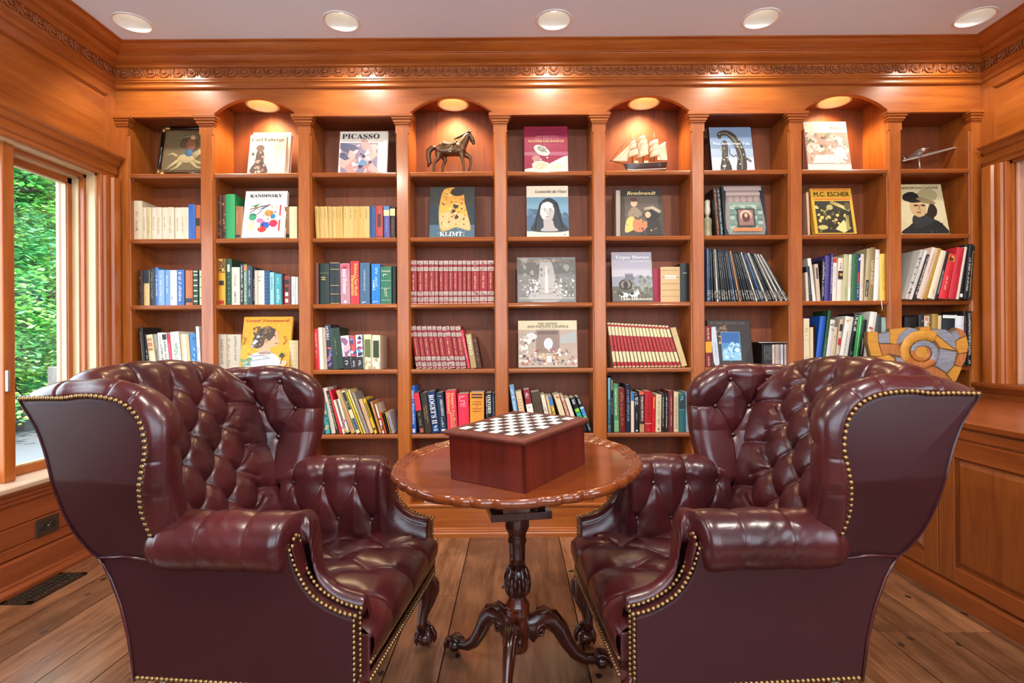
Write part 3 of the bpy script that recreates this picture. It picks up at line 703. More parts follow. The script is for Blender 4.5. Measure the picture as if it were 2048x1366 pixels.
row(2, 3, [(627, 631, 650, -2, '#2A2A2E', 'thin black book'), (631, 640, 657.5, -3, '#D32F33', 'bright red book', scr('#F4D8D0', .9, .6, .3)), (640, 648, 655, -3, '#DEDACE', 'white book'), (648, 655.6, 655, -4, '#B8A48C', 'beige grey book'), (655.6, 668, 649, -7, '#2B2634', 'black book with violet picture', S(scr('#D8D4E0', .96, .35, .5), spots(['#7A6AA8', '#C86A5A', '#4A6AA0'], 7, .1, .5, .35))),
    (668, 688, 655, -9, '#1F3628', 'thick dark green book', scr('#8A9A60', .75, .4, .14)), (688.4, 704.5, 670.7, -7, '#E4D8DC', 'pink splashed art book with black base', S(band(0, .38, '#17171C'), spots(['#B84A6A', '#8A5A78', '#E8A8B0'], 9, .45, .92, .4), scr('#D0D0D0', .25, .15, .5))), (704.8, 715, 671, -5, '#C84A48', 'red and blue splashed art book', S(band(0, .38, '#17171C'), spots(['#4A8AC0', '#F0E0E0', '#2A3A80'], 8, .45, .9, .4), scr('#D0D0D0', .25, .15, .5))),
    (715.3, 728, 669.5, -4, '#DCE4E8', 'pale blue splashed art book', S(band(0, .36, '#1A2620'), spots(['#4AA0B8', '#A84A78', '#2A2A48'], 9, .42, .92, .4), scr('#D0D0D0', .25, .15, .5))), (728.5, 744, 669, -1, '#D8C8A0', 'cream book with green panel', S(band(.34, .86, '#5E6A30', .75), spots(['#B0A078', '#E8DCB8'], 9, .03, .3, .3))), (744.5, 761, 670.5, 0, '#DCCFAE', 'cream book with dark olive panel', S(band(.34, .84, '#2E3A18', .72), spots(['#A89870', '#EDE2C4'], 9, .03, .3, .3)))])
Lr = [(642, 651, 831, -5, '#2B4A68', 'dark blue paperback', scr('#8AB0C8', .8, .5, .4), True), (651.5, 661.5, 804, -9, '#3E9C96', 'teal patterned paperback', spots(['#8ACCC4', '#2A5A6A', '#C8B060'], 9), True), (662, 672, 775, -17, '#D6C3B6', 'pale pink paperback', None, True), (672.6, 678.4, 781, -21, '#22301F', 'dark green lettered paperback', scr('#B8C078', .9, .8, .6), True), (678.6, 685, 780, -22, '#D42536', 'scarlet red paperback', scr('#F06A70', .8, .5, .3), True),
    (685.5, 700.5, 797, -20, '#E2D8C8', 'white paperback with dark photo edge', S(band(0, 1, '#7A6248', .35), spots(['#B878A0', '#D8B050'], 4, .05, .35, .3)), True), (702, 712.5, 779, -32, '#C69A66', 'tall tan paperback', scr('#B8663A', .6, .5, .3), True), (712.6, 722.4, 780, -32, '#DCCDA4', 'paperback with black photograph jacket', S(band(.55, .96, '#20221E', .7), band(.08, .35, '#3A5468', .7), scr('#C0B070', .75, .12, .4)), True), (723, 727.8, 783, -31, '#E4C21E', 'bright yellow paperback', scr('#A89020', .5, .3, .3), True), (727.9, 733.6, 779, -33, '#D8C284', 'pale yellow paperback', scr('#B09050', .5, .45, .3), True), (734, 739.4, 784, -30, '#8E8478', 'grey hardback', None),
    (739.6, 749, 797, -24, '#D9AC82', 'peach coloured paperback', scr('#B88058', .8, .4, .3), True), (749.2, 755.9, 797, -24, '#E2B71C', 'yellow paperback with black panel', S(band(.45, .9, '#1C1A18', .35), band(.1, .16, '#1C1A18', .7)), True), (756, 758, 800, -23, '#4A4A4C', 'thin dark grey paperback', None, True), (758.2, 764, 803, -19, '#CD8A4A', 'orange tan paperback', scr('#8A5028', .6, .4, .3), True), (764.2, 769.8, 808, -16, '#DEC8B0', 'white paperback with red spots', spots(['#C83A28', '#3A2A28'], 7, .05, .5, .5), True), (770, 774.5, 825.5, -12, '#D8502E', 'small orange red paperback', None, True), (775.5, 779, 826, -10, '#221E1C', 'small black paperback', None, True), (779.2, 783, 825, -10, '#DDB22A', 'small yellow paperback', scr('#222222', .8, .7, .4), True), (784, 790, 824.5, -12, '#CFCBD8', 'small lilac white paperback', S(band(0, 1, '#2A2438', .3)), True)]
row(2, 4, Lr, Z=3.29)
# -- bay 4
rd = [821, 835, 848.3, 858.6, 870, 878, 887.6, 898, 906.9, 916.3, 925.6, 933.8, 943.2, 959.6, 975.7, 989]
REDS = S(band(.0, .02, SIL), band(.05, .15, SIL), band(.19, .28, SIL), band(.75, .84, SIL), band(.9, .985, SIL), band(.08, .085, '#6A2024'), band(.12, .125, '#6A2024'), band(.22, .225, '#6A2024'), band(.79, .795, '#6A2024'), band(.93, .935, '#6A2024'), spots(['#7A2428', '#8E5A50'], 14, .05, .28, .11), spots(['#7A2428', '#8E5A50'], 10, .76, .98, .11), scr('#E8C890', .7, .38, .22))
row(3, 2, [(rd[i], rd[i+1]-.9, 520.5, 0, '#922026', 'red and silver encyclopedia volume', REDS) for i in range(15)], group='red encyclopedia volumes standing upright')
rd = [833, 845, 855, 866, 876, 884.6, 895.8, 912, 922, 934]
row(3, 3, [(rd[i], rd[i+1]-.9, 651, -11.7, '#961F27', 'leaning red and silver encyclopedia volume', REDS) for i in range(9)] + [(934.5, 941.5, 660, -14, '#D22E44', 'leaning bright red paperback', scr('#F0B0B0', .9, .7, .35), True), (942, 953.7, 667, -11, '#A88A58', 'leaning tan art book', txt('TIEPOLO', '#E8DCB8', .97, .55, 'serif', .2)), (955, 963.7, 674, -11, '#4A2418', 'leaning brown leather book', spots(['#8A5030', '#28120C'], 8))])
row(3, 4, [(824, 832.5, 771.6, -2, '#2A62B8', 'blue book with white title', S(scr('#E8F0F8', .9, .7, .5), band(.02, .1, '#E0E8F0', .6))), (839, 850.5, 784.5, -12, '#2A1C1A', 'book with red upper half', S(band(.56, .99, '#DE2440'), scr('#A89060', .5, .3, .3), band(.02, .12, '#B85A48', .6))), (851, 863.8, 785, -10.5, '#33291E', 'dark brown book with yellow print', S(scr('#C8B040', .7, .45, .14, .15), scr('#C8B040', .66, .3, .12, -.15))), (865, 880.5, 782, -11, '#142A55', 'navy blue thesaurus book with large white title', S(txt("ROGET'S II", '#F4F2EC', .92, .62, 'serif', .22, w=1), band(.05, .1, '#8AA8D0', .6), spots(['#8AC0E8'], 1, .14, .15, .3))),
    (881, 895, 785, -9, '#162A44', 'navy dictionary book', S(tx0('THE', '#D8D8C8', .9, .03), txt('AMERICAN HERITAGE', '#D8DCC8', .84, .36, 'serif', .42, .15), scr('#D8DCC8', .38, .22, .3), band(.05, .1, '#C8D0D8', .6))), (895.8, 916.5, 780.5, -5, '#D22F42', 'thick red dictionary book', S(txt("Webster's New World", '#F0B870', .95, .3, 'serif', .12, .18), txt('Dictionary', '#F0B870', .95, .32, 'serif', .45, -.2), band(.05, .5, '#E07058', .3))),
    (918, 939.5, 787.5, -2.5, '#DB2B44', 'thick plain red book', S(scr('#F08890', .95, .03, .7), scr('#F0A0A8', .83, .04, .7), scr('#F08890', .76, .03, .5))), (940.5, 968.5, 785, 0, '#EC8E28', 'thick orange book', S(band(.86, .9, '#3A2212', .8), band(.93, .97, '#3A2212', .8), tx0('Standard', '#5A2E10', .76, .035, 'serif', .7), tx0('Handbook', '#5A2E10', .7, .035, 'serif', .7), tx0('for', '#5A2E10', .645, .03, 'serif', .3), tx0('Electrical', '#5A2E10', .59, .035, 'serif', .7), tx0('Engineers', '#5A2E10', .53, .035, 'serif', .7))), (973, 985.4, 786, -2, '#16161A', 'black dictionary book with white title', S(txt('OXFORD', '#F0EEE6', .95, .5, 'serif', .35, .12), scr('#D8D8D0', .92, .5, .2, -.3))), (985.6, 991, 786, -1, '#2A2A2C', 'narrow black book', scr('#8A8A8A', .9, .6, .4))], Z=3.29)
# -- bay 5
row(4, 4, [(1033, 1043.5, 769.7, -15, '#6FA0C8', 'pale blue paperback', scr('#E4F0F8', .92, .8, .5), True), (1044.5, 1057.5, 782, -14, '#DDBE90', 'cream paperback with red print', S(hl('#C87A50', *[.3+.07*k for k in range(8)], th=.012, w=.7), band(.05, .3, '#B03030', .6)), True), (1062, 1075.5, 778, -16, '#8E1A28', 'maroon and white paperback', S(band(.42, .66, '#ECE2D6', .95), scr('#E8D8D0', .92, .12, .5), scr('#4A3A3A', .62, .16, .5)), True), (1076, 1094.5, 782, -15, '#4C3A28', 'thick dark brown book', hl('#2A1E14', .66, .72)), (1096.5, 1106, 789, -16, '#E0CDB0', 'cream paperback with red title', S(band(.3, .72, '#EDE4D4', .6), scr('#9A3A3A', .7, .4, .5)), True), (1106.4, 1113, 792, -16, '#D8B888', 'tan paperback', scr('#B88A50', .4, .3, .4), True), (1113.2, 1121, 792, -17, '#C8A430', 'blue and yellow paperback', S(band(.74, 1, '#3E70A8'), spots(['#8A6A20', '#E0C860'], 6, .2, .7, .4)), True),
    (1130, 1142.6, 788, -24, '#D8C49A', 'broad cream paperback', S(spots(['#2A2A2A', '#C86A48'], 3, .86, .94, .25), scr('#C87A50', .3, .1, .6)), True), (1143.6, 1151, 790, -24, '#D8A890', 'white paperback with orange title', scr('#D0422A', .97, .8, .75), True), (1151.4, 1161, 795, -23, '#D6CDB2', 'plain pale cream paperback', None, True), (1166.5, 1177, 794, -27, '#101418', 'black book with green colour stripes', S(band(.58, .68, '#8CC83A', .9), band(.46, .56, '#2EA88A', .9), band(.35, .45, '#2AA890', .9), band(.24, .34, '#2A98A0', .9), scr('#E0E0E0', .95, .16, .6))), (1177.5, 1185.8, 793, -26, '#101218', 'black book with blue colour stripes', S(band(.66, .72, '#A8D8F0', .9), band(.56, .65, '#3A8AD0', .9), band(.47, .55, '#3A9AC8', .9), band(.38, .46, '#6AC070', .9), scr('#E0E0E0', .95, .14, .6), scr('#E8E8E8', .3, .25, .3)))], Z=3.29)
# -- bay 6
row(5, 2, [(1306, 1321, 537, 0, '#8E1030', 'deep crimson book'), (1321.5, 1360.5, 534, 0, '#C9A878', 'thick tan book with ribbed spine', S(hl('#A88450', .16, .34, .52, .7, .9, th=.015), band(.66, .76, '#E4DCCC', .6), hl('#8A8074', .7, w=.45))), (1361, 1378, 526.6, 0, '#171A1C', 'tall black book', hl('#B8B8B0', .74, th=.012, w=.5))])
w = (1363-1227)/18
CRS = S(band(.36, .72, '#A8141E', .82), band(.025, .12, '#A8141E', .82), band(.92, .965, '#A8141E', .8), scr('#D87A60', .68, .28, .25))
row(5, 3, [(1227+w*i, 1227+w*(i+1)-.15, 645+i*.35, -13-.75*i, '#DFCFA0', 'leaning cream and red series volume', CRS, True) for i in range(18)] + [(1364, 1377, 654, -24, '#CDB27C', 'leaning broad cream volume', hl('#A88A50', .78), True)], group='cream and red series leaning left')
row(5, 4, [(1216.4, 1221.7, 755.8, 0, '#3E7A90', 'slim landscape patterned book', S(band(.6, 1, '#7AB8C8', .8), spots(['#2A3A20', '#8A9A60'], 6, .05, .55, .4))), (1221.9, 1227.6, 755, 0, '#14161A', 'narrow black atlas book', S(txt('ENGLAND', '#E8E0B0', .95, .55, 'sans', .75), scr('#C8C8C0', .62, .3, .3))), (1228, 1238, 767.5, -1, '#4E8E62', 'green book with cream title', S(txt('Grand Scenes in Canada', '#E8E4B8', .9, .4, 'serif', .35), band(.02, .25, '#78B080', .9))), (1238.4, 1251, 776, -1, '#6E1A16', 'dark red book with gilt title', scr('#A86A40', .9, .75, .5)), (1252, 1262, 769, 0, '#161E33', 'navy book with silver print', S(scr('#9AA8B8', .88, .65, .4), scr('#C8D0D8', .1, .03, .5))),
    (1262.2, 1268.2, 784, 0, '#E0CFB4', 'slim cream and blue book', band(.78, 1, '#2A74B4')), (1268.6, 1278.2, 786, 0, '#17161A', 'black book with white title', S(scr('#F0EEE8', .96, .28, .35, -.2), scr('#F0EEE8', .9, .2, .35, .2), scr('#B8B8B0', .5, .2, .2), band(.02, .06, '#D8D8D0', .4))), (1278.6, 1288.6, 783, 0, '#3A241C', 'dark brown book with bold title', S(txt('STRANGE PEOPLE', '#F0E4D0', .88, .42, 'serif', .27, .1), band(.92, 1, '#D85A40'), band(.0, .2, '#B09068', .9))), (1289.2, 1304, 782.7, 1, '#B81822', 'thick red book', S(scr('#6A1014', .93, .65, .3), hl('#E8C8A0', .2, th=.012), tx0('1', '#F0E0C0', .04, .04))), (1304.2, 1311, 791.5, 1.5, '#C41A1E', 'red novel with yellow title', txt('Dostoyevsky', '#F0D060', .95, .45, 'serif', .3)),
    (1311.4, 1322.4, 789, 1.5, '#D8C8A2', 'cream novel', S(scr('#8A7A58', .93, .7, .35), band(.05, .1, '#1A1A1A', .25))), (1322.6, 1329.5, 786, 1, '#15161A', 'black book', scr('#D0D0C8', .95, .8, .35)), (1329.7, 1336.2, 788, 1, '#1B181A', 'narrow black book', scr('#E0E0D8', .92, .8, .4)), (1336.6, 1347.6, 782, 1, '#6A1C20', 'dark red book', S(scr('#E0A8A0', .88, .75, .25), band(0, 1, '#D8B0A0', .04))), (1347.8, 1357.6, 784, 0, '#D6C9A0', 'cream book with dotted rows', S(hl('#6A5A3C', *[.08+.045*k for k in range(18)], th=.014, w=.6))), (1358.2, 1370.5, 787, 0, '#2A6468', 'teal book', S(band(.6, .94, '#1E3440', .95), scr('#8ABCC0', .92, .1, .6), hl('#8ABCC0', .58))), (1371.5, 1379.5, 784, 0, '#8A9AA4', 'grey blue book', scr('#4A5A64', .9, .7, .3))], Z=3.29)
# -- bay 7
mags = []
for i in range(34):
    f = i/33; x0 = 1414+ (1576-1414)*f; wd = 4.6
    c = R.choice(['#15171A', '#1B1E22', '#20262A', '#12161C', '#2A2C2C', '#DDD8CC' if i > 26 else '#1C2024', '#3A5A88' if i in (0, 10, 15) else '#191C20', '#B8845A' if i in (12, 17) else '#22262A'])
    if i in (4, 20, 24, 28, 30, 32): c = '#CFC9BC'
    if i in (0, 11, 22): c = '#3E5F90'
    if i in (13,): c = '#B9794E'
    mags.append((x0, x0+wd, 497+12*f, -1-53*f**1.15, c, R.choice(['glossy black magazine', 'slim dark magazine']) if c[1] in '12' else {'#CF': 'slim pale magazine', '#3E': 'slim blue magazine', '#B9': 'slim copper magazine', '#DD': 'slim cream magazine', '#3A': 'slim blue magazine', '#B8': 'slim tan magazine'}.get(c[:3], 'slim magazine'), S(scr('#C8C4B8' if c[1] in '123' else '#3A3A3A', .22, .18, .7), scr('#9AA0A0' if c[1] in '123' else '#5A5A50', .95, .5, .3)), True))
row(6, 2, mags, Z=3.28, group='magazines leaning in a row')
row(6, 3, [(1411, 1424, 652.4, -1, '#7A1E24', 'maroon book with yellow patch', S(band(.35, .62, '#E0A41E'), scr('#E8D0B0', .95, .3, .35), scr('#E8D0B0', .28, .25, .35))), (1429, 1440.5, 653.5, -8, '#C9D4DE', 'leaning pale blue white book', scr('#5A6A78', .6, .35, .2))])
# -- bay 8
row(7, 2, [(1612, 1617.5, 545, -2, '#D8C4A8', 'slim beige book'), (1618, 1625, 532.7, -6, '#26303C', 'dark slate book', scr('#8AA0B0', .7, .5, .3)), (1626, 1633.4, 516, -10, '#E4E0D6', 'tall leaning white book', scr('#888888', .8, .4, .2)), (1634, 1641.5, 528, -5, '#C8B49C', 'beige book', S(band(.6, .9, '#4A4038', .5))), (1642.5, 1648.5, 519.5, 3, '#191A20', 'narrow black book', scr('#D8C8E0', .93, .8, .6)), (1648.8, 1658.4, 511, 3, '#4A3E86', 'purple book', scr('#8A80B8', .8, .3, .2)), (1658.6, 1663.3, 507.5, 4, '#3E3470', 'slim violet book', scr('#D8D0F0', .92, .75, .6)),
    (1663.6, 1672.6, 515, 3, '#E6DFD2', 'white book with red emblem', S(band(.88, .99, '#B83A2A', .8), scr('#8A8A8A', .8, .5, .25))), (1672.8, 1683, 516, 4, '#E2D2C2', 'cream book with orange picture panel', S(band(.5, .7, '#2A1A14', .95), spots(['#E09A40'], 2, .58, .64, .5), scr('#4A4038', .9, .15, .4))), (1683.6, 1695, 508.6, 5, '#B8B88A', 'pale olive book', scr('#6A6A48', .3, .2, .2)), (1695.2, 1700.4, 509, 4, '#E4E0CC', 'slim cream book', scr('#6A6048', .9, .6, .4)), (1700.8, 1712, 509, 4, '#2C6440', 'green book', scr('#4A8A5E', .8, .3, .2)), (1712.2, 1719.5, 508, 3.5, '#1E3A78', 'dark blue book', S(spots(['#E8F0F8'], 1, .85, .9, .4), band(.4, .6, '#C84A3A', .4), scr('#D8E0F0', .38, .3, .4))), (1719.8, 1727, 508, 3.5, '#DACFB8', 'cream beige book', scr('#5A5A50', .4, .1, .2)),
    (1727.4, 1735, 497.6, 7, '#B5A67E', 'khaki grey book with black wedge', S(band(.08, .4, '#1A1A1A', .8), scr('#E8E0C8', .36, .26, .4))), (1735.3, 1746, 495, 6, '#8F7C50', 'olive brown art book with gold title', txt('LEON BAKST', '#E4D8A8', .75, .55, 'serif', .3)), (1746.3, 1757, 499, 3.5, '#ECEAE6', 'tall plain white book', scr('#888888', .85, .05, .3)), (1758, 1772, 508, 1.5, '#E2C45A', 'yellow book', scr('#C8A43A', .9, .7, .3)), (1772.3, 1778, 505, 1, '#CDAE7C', 'slim tan book', scr('#8A7A60', .8, .4, .4))])
row(7, 3, [(1608.6, 1620.4, 637, 0, '#E2D3AE', 'cream book with faded title', S(scr('#B89A60', .85, .2, .5), hl('#C8B080', .55), scr('#B89A60', .2, .1, .5))), (1620.8, 1627, 654.6, 0, '#D8C8A0', 'slim buff book'), (1627.2, 1630, 650, 1, '#3A2020', 'thin dark brown book', None, True), (1630.4, 1642, 632, 12, '#1C54B4', 'glossy blue folder book', None), (1642.3, 1648.5, 621, 15, '#1F4A2A', 'tall dark green book', scr('#8AAA80', .5, .4, .5)), (1649, 1659, 639, 12, '#CFCBC4', 'pale grey book with dark picture', S(spots(['#4A4A4A', '#9A9488'], 4, .7, .9, .4))), (1660, 1668, 654, 8, '#DBC9A4', 'short beige book', scr('#8A7050', .8, .5, .3)), (1668.4, 1675, 639, 12, '#C8B49C', 'book with black and crimson blocks', S(band(.75, .9, '#2A2424', .9), band(.45, .6, '#B82A38', .9), band(.1, .25, '#3A6A80', .8))),
    (1676, 1692.5, 632, 17, '#E2DDD0', 'thick white book', S(scr('#7A7060', .7, .55, .18), spots(['#C87A60'], 2, .9, .95, .15))), (1694, 1703.6, 627, 16, '#14151A', 'black book with white lettering', S(scr('#EDEBE4', .97, .3, .55), scr('#A8A8A0', .3, .2, .3))), (1704, 1713.8, 631, 13, '#2F9A48', 'bright green book', band(0, 1, '#A8D8A8', .2)), (1715, 1723.4, 639, 11, '#17181B', 'black book with small title', scr('#D0D0C8', .6, .35, .35)), (1724, 1738, 623, 17, '#E0DED4', 'tall white book with floral edge', spots(['#C86A50', '#6A8AA0', '#3A3A40'], 8, .02, .9, .25)), (1749, 1761.5, 629, 1, '#4A4E52', 'dark grey book'), (1764, 1778, 635, 1, '#8FB0AC', 'pale teal paperback', scr('#C8DCD8', .9, .8, .3))], Z=3.285)
# -- bay 9 (large art books that stand out past the shelf)
row(8, 2, [(1809, 1817.4, 499, 33, '#B8B6AE', 'leaning grey photo book', spots(['#5A5A58', '#E0E0DC', '#2A2A2A'], 9)), (1817.8, 1825.4, 500, 33, '#E4E2DA', 'leaning white book', scr('#9A9A90', .6, .4, .3)), (1825.7, 1831.2, 509, 29, '#16161A', 'leaning black book with white title', scr('#E8E8E0', .95, .85, .6)), (1831.5, 1845.5, 494, 35, '#DDC8B8', 'leaning pale pink book', scr('#A88A78', .9, .4, .2)), (1845.8, 1854, 496, 32, '#B08A34', 'leaning gold book', scr('#E0C070', .9, .5, .25)), (1854.3, 1868.8, 500, 28, '#E0D4B8', 'leaning cream book', scr('#A89870', .2, .1, .25)), (1869, 1875.8, 503, 24, '#17181C', 'leaning black book', scr('#E0E0D8', .6, .5, .45)),
    (1876.2, 1893, 506, 20, '#D2303A', 'leaning red book with small picture', S(band(.82, .97, '#C86A30', .8), spots(['#E8A040', '#5A2A20'], 4, .84, .95, .3), scr('#F0C0B0', .5, .3, .3))), (1895, 1911.5, 494, 20, '#C22C38', 'tall leaning plain red book', scr('#8A1A24', .8, .3, .2)), (1912, 1917, 494, 18, '#D8D4C8', 'leaning slim cream book', None), (1917.4, 1926.6, 489, 15, '#15171A', 'tall leaning black book', S(band(.04, .1, '#E8E8E0', .7))), (1927, 1935.6, 488, 12, '#1A1B1E', 'leaning black art book', scr('#D8D8D0', .75, .6, .45)), (1936, 1943.5, 491, 9, '#26262A', 'leaning dark grey book', scr('#C8B878', .9, .85, .35))], Z=3.225)
row(8, 3, [(1811, 1836, 634, 0, '#0E0F14', 'thick black case bound book'), (1838, 1849, 629, 1, '#2A2A2E', 'slim black and white book', spots(['#C8C8C8', '#6A6A6A'], 7)), (1849.4, 1860, 632, 1, '#D8CFC4', 'cream book with torn top', spots(['#C88A60', '#F0E8DC'], 3, .85, .97, .4)), (1861, 1872.5, 628, 4, '#A88A44', 'dull gold book'), (1873, 1880, 631, 4, '#D8C898', 'slim pale yellow book'), (1881, 1909, 629, 4, '#16282E', 'broad dark teal book with white border', S(band(.93, .99, '#E4EAEC'), lambda m, x, t, h, y: rect(m, x+t*.38, x+t*.5, 0, h, y-.0003, col('#DCE6EC', .5)))), (1910, 1925, 632, 3, '#DCE2E8', 'pale bluish white book', hl('#B0B8C0', .8)), (1926, 1934, 622, 2, '#1A1618', 'black book with violet print', scr('#8A5A8A', .9, .8, .4)), (1935, 1943, 622, 1, '#17181A', 'tall black book with white title', scr('#E0E0D8', .95, .9, .55))], Z=3.24)

wb = next(o for o in C.objects if 'tall plain white book' in o.get('label', ''))
p0 = Vector(wb.location); m = MB()
m.tube([(p0.x-.012, p0.y-.002, p0.z+.012), (p0.x-.010, SPF-.004, p0.z+.003), (p0.x-.012, SPF-.008, p0.z-.02), (p0.x-.006, SPF-.006, p0.z-.045), (p0.x-.008, SPF-.004, p0.z-.062)], .0022, col('#E4E0D8', .6), 6)
bpy.context.view_layer.update(); m.build('bookmark', wb)
# ================================================================ books shown cover-out
def faceout(tier, TL, TR, BL, BR, yt, Y, lean, th, cover, spine, label, art=None, title=None, soft=False, rough=.5, yaw=0, group=None):
    z = SHZ[tier]; yb = CY+(EYE-z)*FPX/Y-ROLL*((BL+BR)/2-CX)
    X0 = at(BL, yb, Y)[0]; W = at(BR, yb, Y)[0]-X0
    zt = at((TL+TR)/2, yt, Y+lean)[1]
    H = math.hypot(zt-z, lean); a = math.atan2(lean, zt-z)
    m = MB(); c = col(cover, rough, spec=.35); sp = col(spine, rough+.1); b = .0025
    m.add([(0, 0, 0), (W, 0, 0), (W, 0, H), (0, 0, H)], [(0, 1, 2, 3)], c)
    m.box(0, W, .0001, b, 0, H, c); m.box(0, W, th-b, th, 0, H, c)
    m.box(-.0005, b, .0002, th-.0002, 0, H, sp)
    o = m.build('book', fix=False)
    q = 0 if soft else .004
    m = MB(); m.box(b, W-q, b, th-b, q, H-q, PAGE); m.build('page_block', o, world=False, fix=False)
    if art: m = MB(); art(m, W, H); m.build('cover_picture', o, world=False, fix=False)
    if title: m = MB(); title(m, W, H); m.build('title', o, world=False, fix=False)
    o.location = (X0, Y, z+.0008+th*math.sin(a)); o.rotation_euler = (-a, 0, yaw)
    tag(o, label, 'book', group or 'art books shown cover out')
    return o
def A(*fs):
    def f(m, W, H):
        for k, g in enumerate(fs): g(m, W, H, -.0005-.00025*k)
    return f
def pr(x0, x1, z0, z1, c, rough=.5): return lambda m, W, H, y: rect(m, x0*W, x1*W, z0*H, z1*H, y, col(c, rough))
def pb(cx, cz, rx, rz, c, rot=0, n=20, jit=.05): return lambda m, W, H, y: blob(m, cx*W, cz*H, rx*W, rz*W, y, col(c, .5), rot, n, jit, clip=(W, H))
def smooth(pts, k=5):
    """closed Catmull-Rom outline"""
    n = len(pts); out = []
    for i in range(n):
        p0, p1, p2, p3 = (np.array(pts[(i+d) % n], float) for d in (-1, 0, 1, 2))
        for j in range(k):
            f = j/k; q = .5*(2*p1+(p2-p0)*f+(2*p0-5*p1+4*p2-p3)*f*f+(3*p1-p0-3*p2+p3)*f**3)
            out.append((min(max(q[0], .006), .994), min(max(q[1], .006), .994)))
    return out
def pg(pts, c):
    if len(pts) > 4: pts = smooth(pts)
    return lambda m, W, H, y: m.poly([(u*W, y, v*H) for u, v in pts], col(c, .5))
def many(n, x0, x1, z0, z1, r0, r1, cs, asp=1.0):
    def f(m, W, H, y):
        for i in range(n): 
            r = R.uniform(r0, r1)
            blob(m, R.uniform(x0, x1)*W, R.uniform(z0, z1)*H, r*W, r*W*asp*R.uniform(.5, 1.5), y-.000006*i, col(R.choice(cs), .4), R.uniform(0, 3), R.choice((5, 7, 9)), .3, clip=(W, H))
    return f
def pt(s, x, z, h, c, style='serif', al='c', w=None): return lambda m, W, H, y: write(m, s, x*W, z*H, y-.0042, col(c, .4), h=h*H, style=style, align=al, w=(w*W if w else None))
def pd(x, z, l, h, c): return lambda m, W, H, y: dashes(m, x*W, z*H, y-.0042, l*W, h*H, col(c, .4), down=False)
def pl(pts, r, c):
    def f(m, W, H, y): m.tube([(u*W, y, v*H) for u, v in pts], r*W, col(c, .4), 6, flat=(.03, 1))
    return f
TX = '#15131A'
# top shelf
faceout(0, 497, 571, 494, 568, 271.5, 3.31, .05, .02, '#E6D6C0', '#B89078', 'cream jacketed book showing a silver domed church model', A(pg([(.1, .04), (.52, .04), (.5, .2), (.42, .32), (.42, .5), (.36, .62), (.3, .72), (.24, .62), (.2, .5), (.18, .3), (.08, .16)], '#5A4038'), pb(.3, .66, .11, .1, '#7A5A4A'), many(26, .12, .48, .06, .58, .02, .05, ['#B89078', '#3A2A28', '#D8C0A8', '#8A6A58'])),
        A(pt('Carl Faberg\u00e9'.replace('\u00e9', 'e'), .5, .83, .09, '#4A2A28', 'serif', w=.88), pd(.6, .66, .3, .02, '#C09880'), pd(.62, .58, .28, .02, '#C09880'), pd(.66, .5, .25, .02, '#B88A70'), pd(.64, .44, .27, .02, '#B88A70')))
faceout(0, 503, 577, 500, 577, 267, 3.35, .05, .03, '#E8DCCC', '#A87C68', 'book hidden behind the cream jacketed book in the second bay')
faceout(0, 677, 772, 676, 773, 264.5, 3.31, .05, .022, '#E2DACA', '#CBBFA8', 'pale book with large black title over a pink nude figures picture', A(pr(.04, .8, .0, .73, '#8A7A8C'), many(16, .08, .76, .06, .68, .05, .12, ['#C89088', '#D8A498', '#B87E7C', '#5A5A70'], 1.6), many(9, .3, .72, .1, .68, .03, .07, ['#6A8AA8', '#E0E0E4', '#3A3A48']), many(12, .06, .78, .04, .7, .01, .025, ['#2A2A32', '#F0D8CC'], 2.5)),
        A(pt('PICASSO', .44, .82, .115, TX, 'serif', w=.78), pr(.05, .95, .755, .758, '#8A7A70'), pd(.06, .765, .85, .022, '#A89A90')))
faceout(0, 1050.4, 1135.6, 1049, 1136.7, 254.7, 3.30, .05, .025, '#8C1638', '#6A1028', 'crimson book picturing an opened jewelled egg', A(pg([(0, 0), (1, 0), (1, .35), (.5, .16), (0, .06)], '#E0D2BC'), pr(0, 1, .36, .44, '#9A4A60'), pb(.36, .14, .19, .12, '#C8BCA8'), pb(.36, .14, .12, .07, '#D8B088'), pb(.27, .3, .1, .07, '#A87068'), pb(.4, .47, .2, .11, '#B8B4A8', -.5), pb(.41, .49, .13, .06, '#7A7A70', -.5), many(20, .22, .54, .05, .55, .01, .025, ['#F0E8D8', '#5A5048', '#D8D0C0']), pb(.75, .12, .13, .05, '#CFC0A4')),
        A(pt('MASTER GOLDSMITH', .5, .64, .055, '#C08A5A', 'serif', w=.82), pd(.08, .9, .82, .05, '#7A2A48'), pd(.08, .82, .8, .04, '#7A2A48'), pd(.28, .76, .5, .03, '#A84A60'), pd(.25, .71, .55, .03, '#A84A60')))
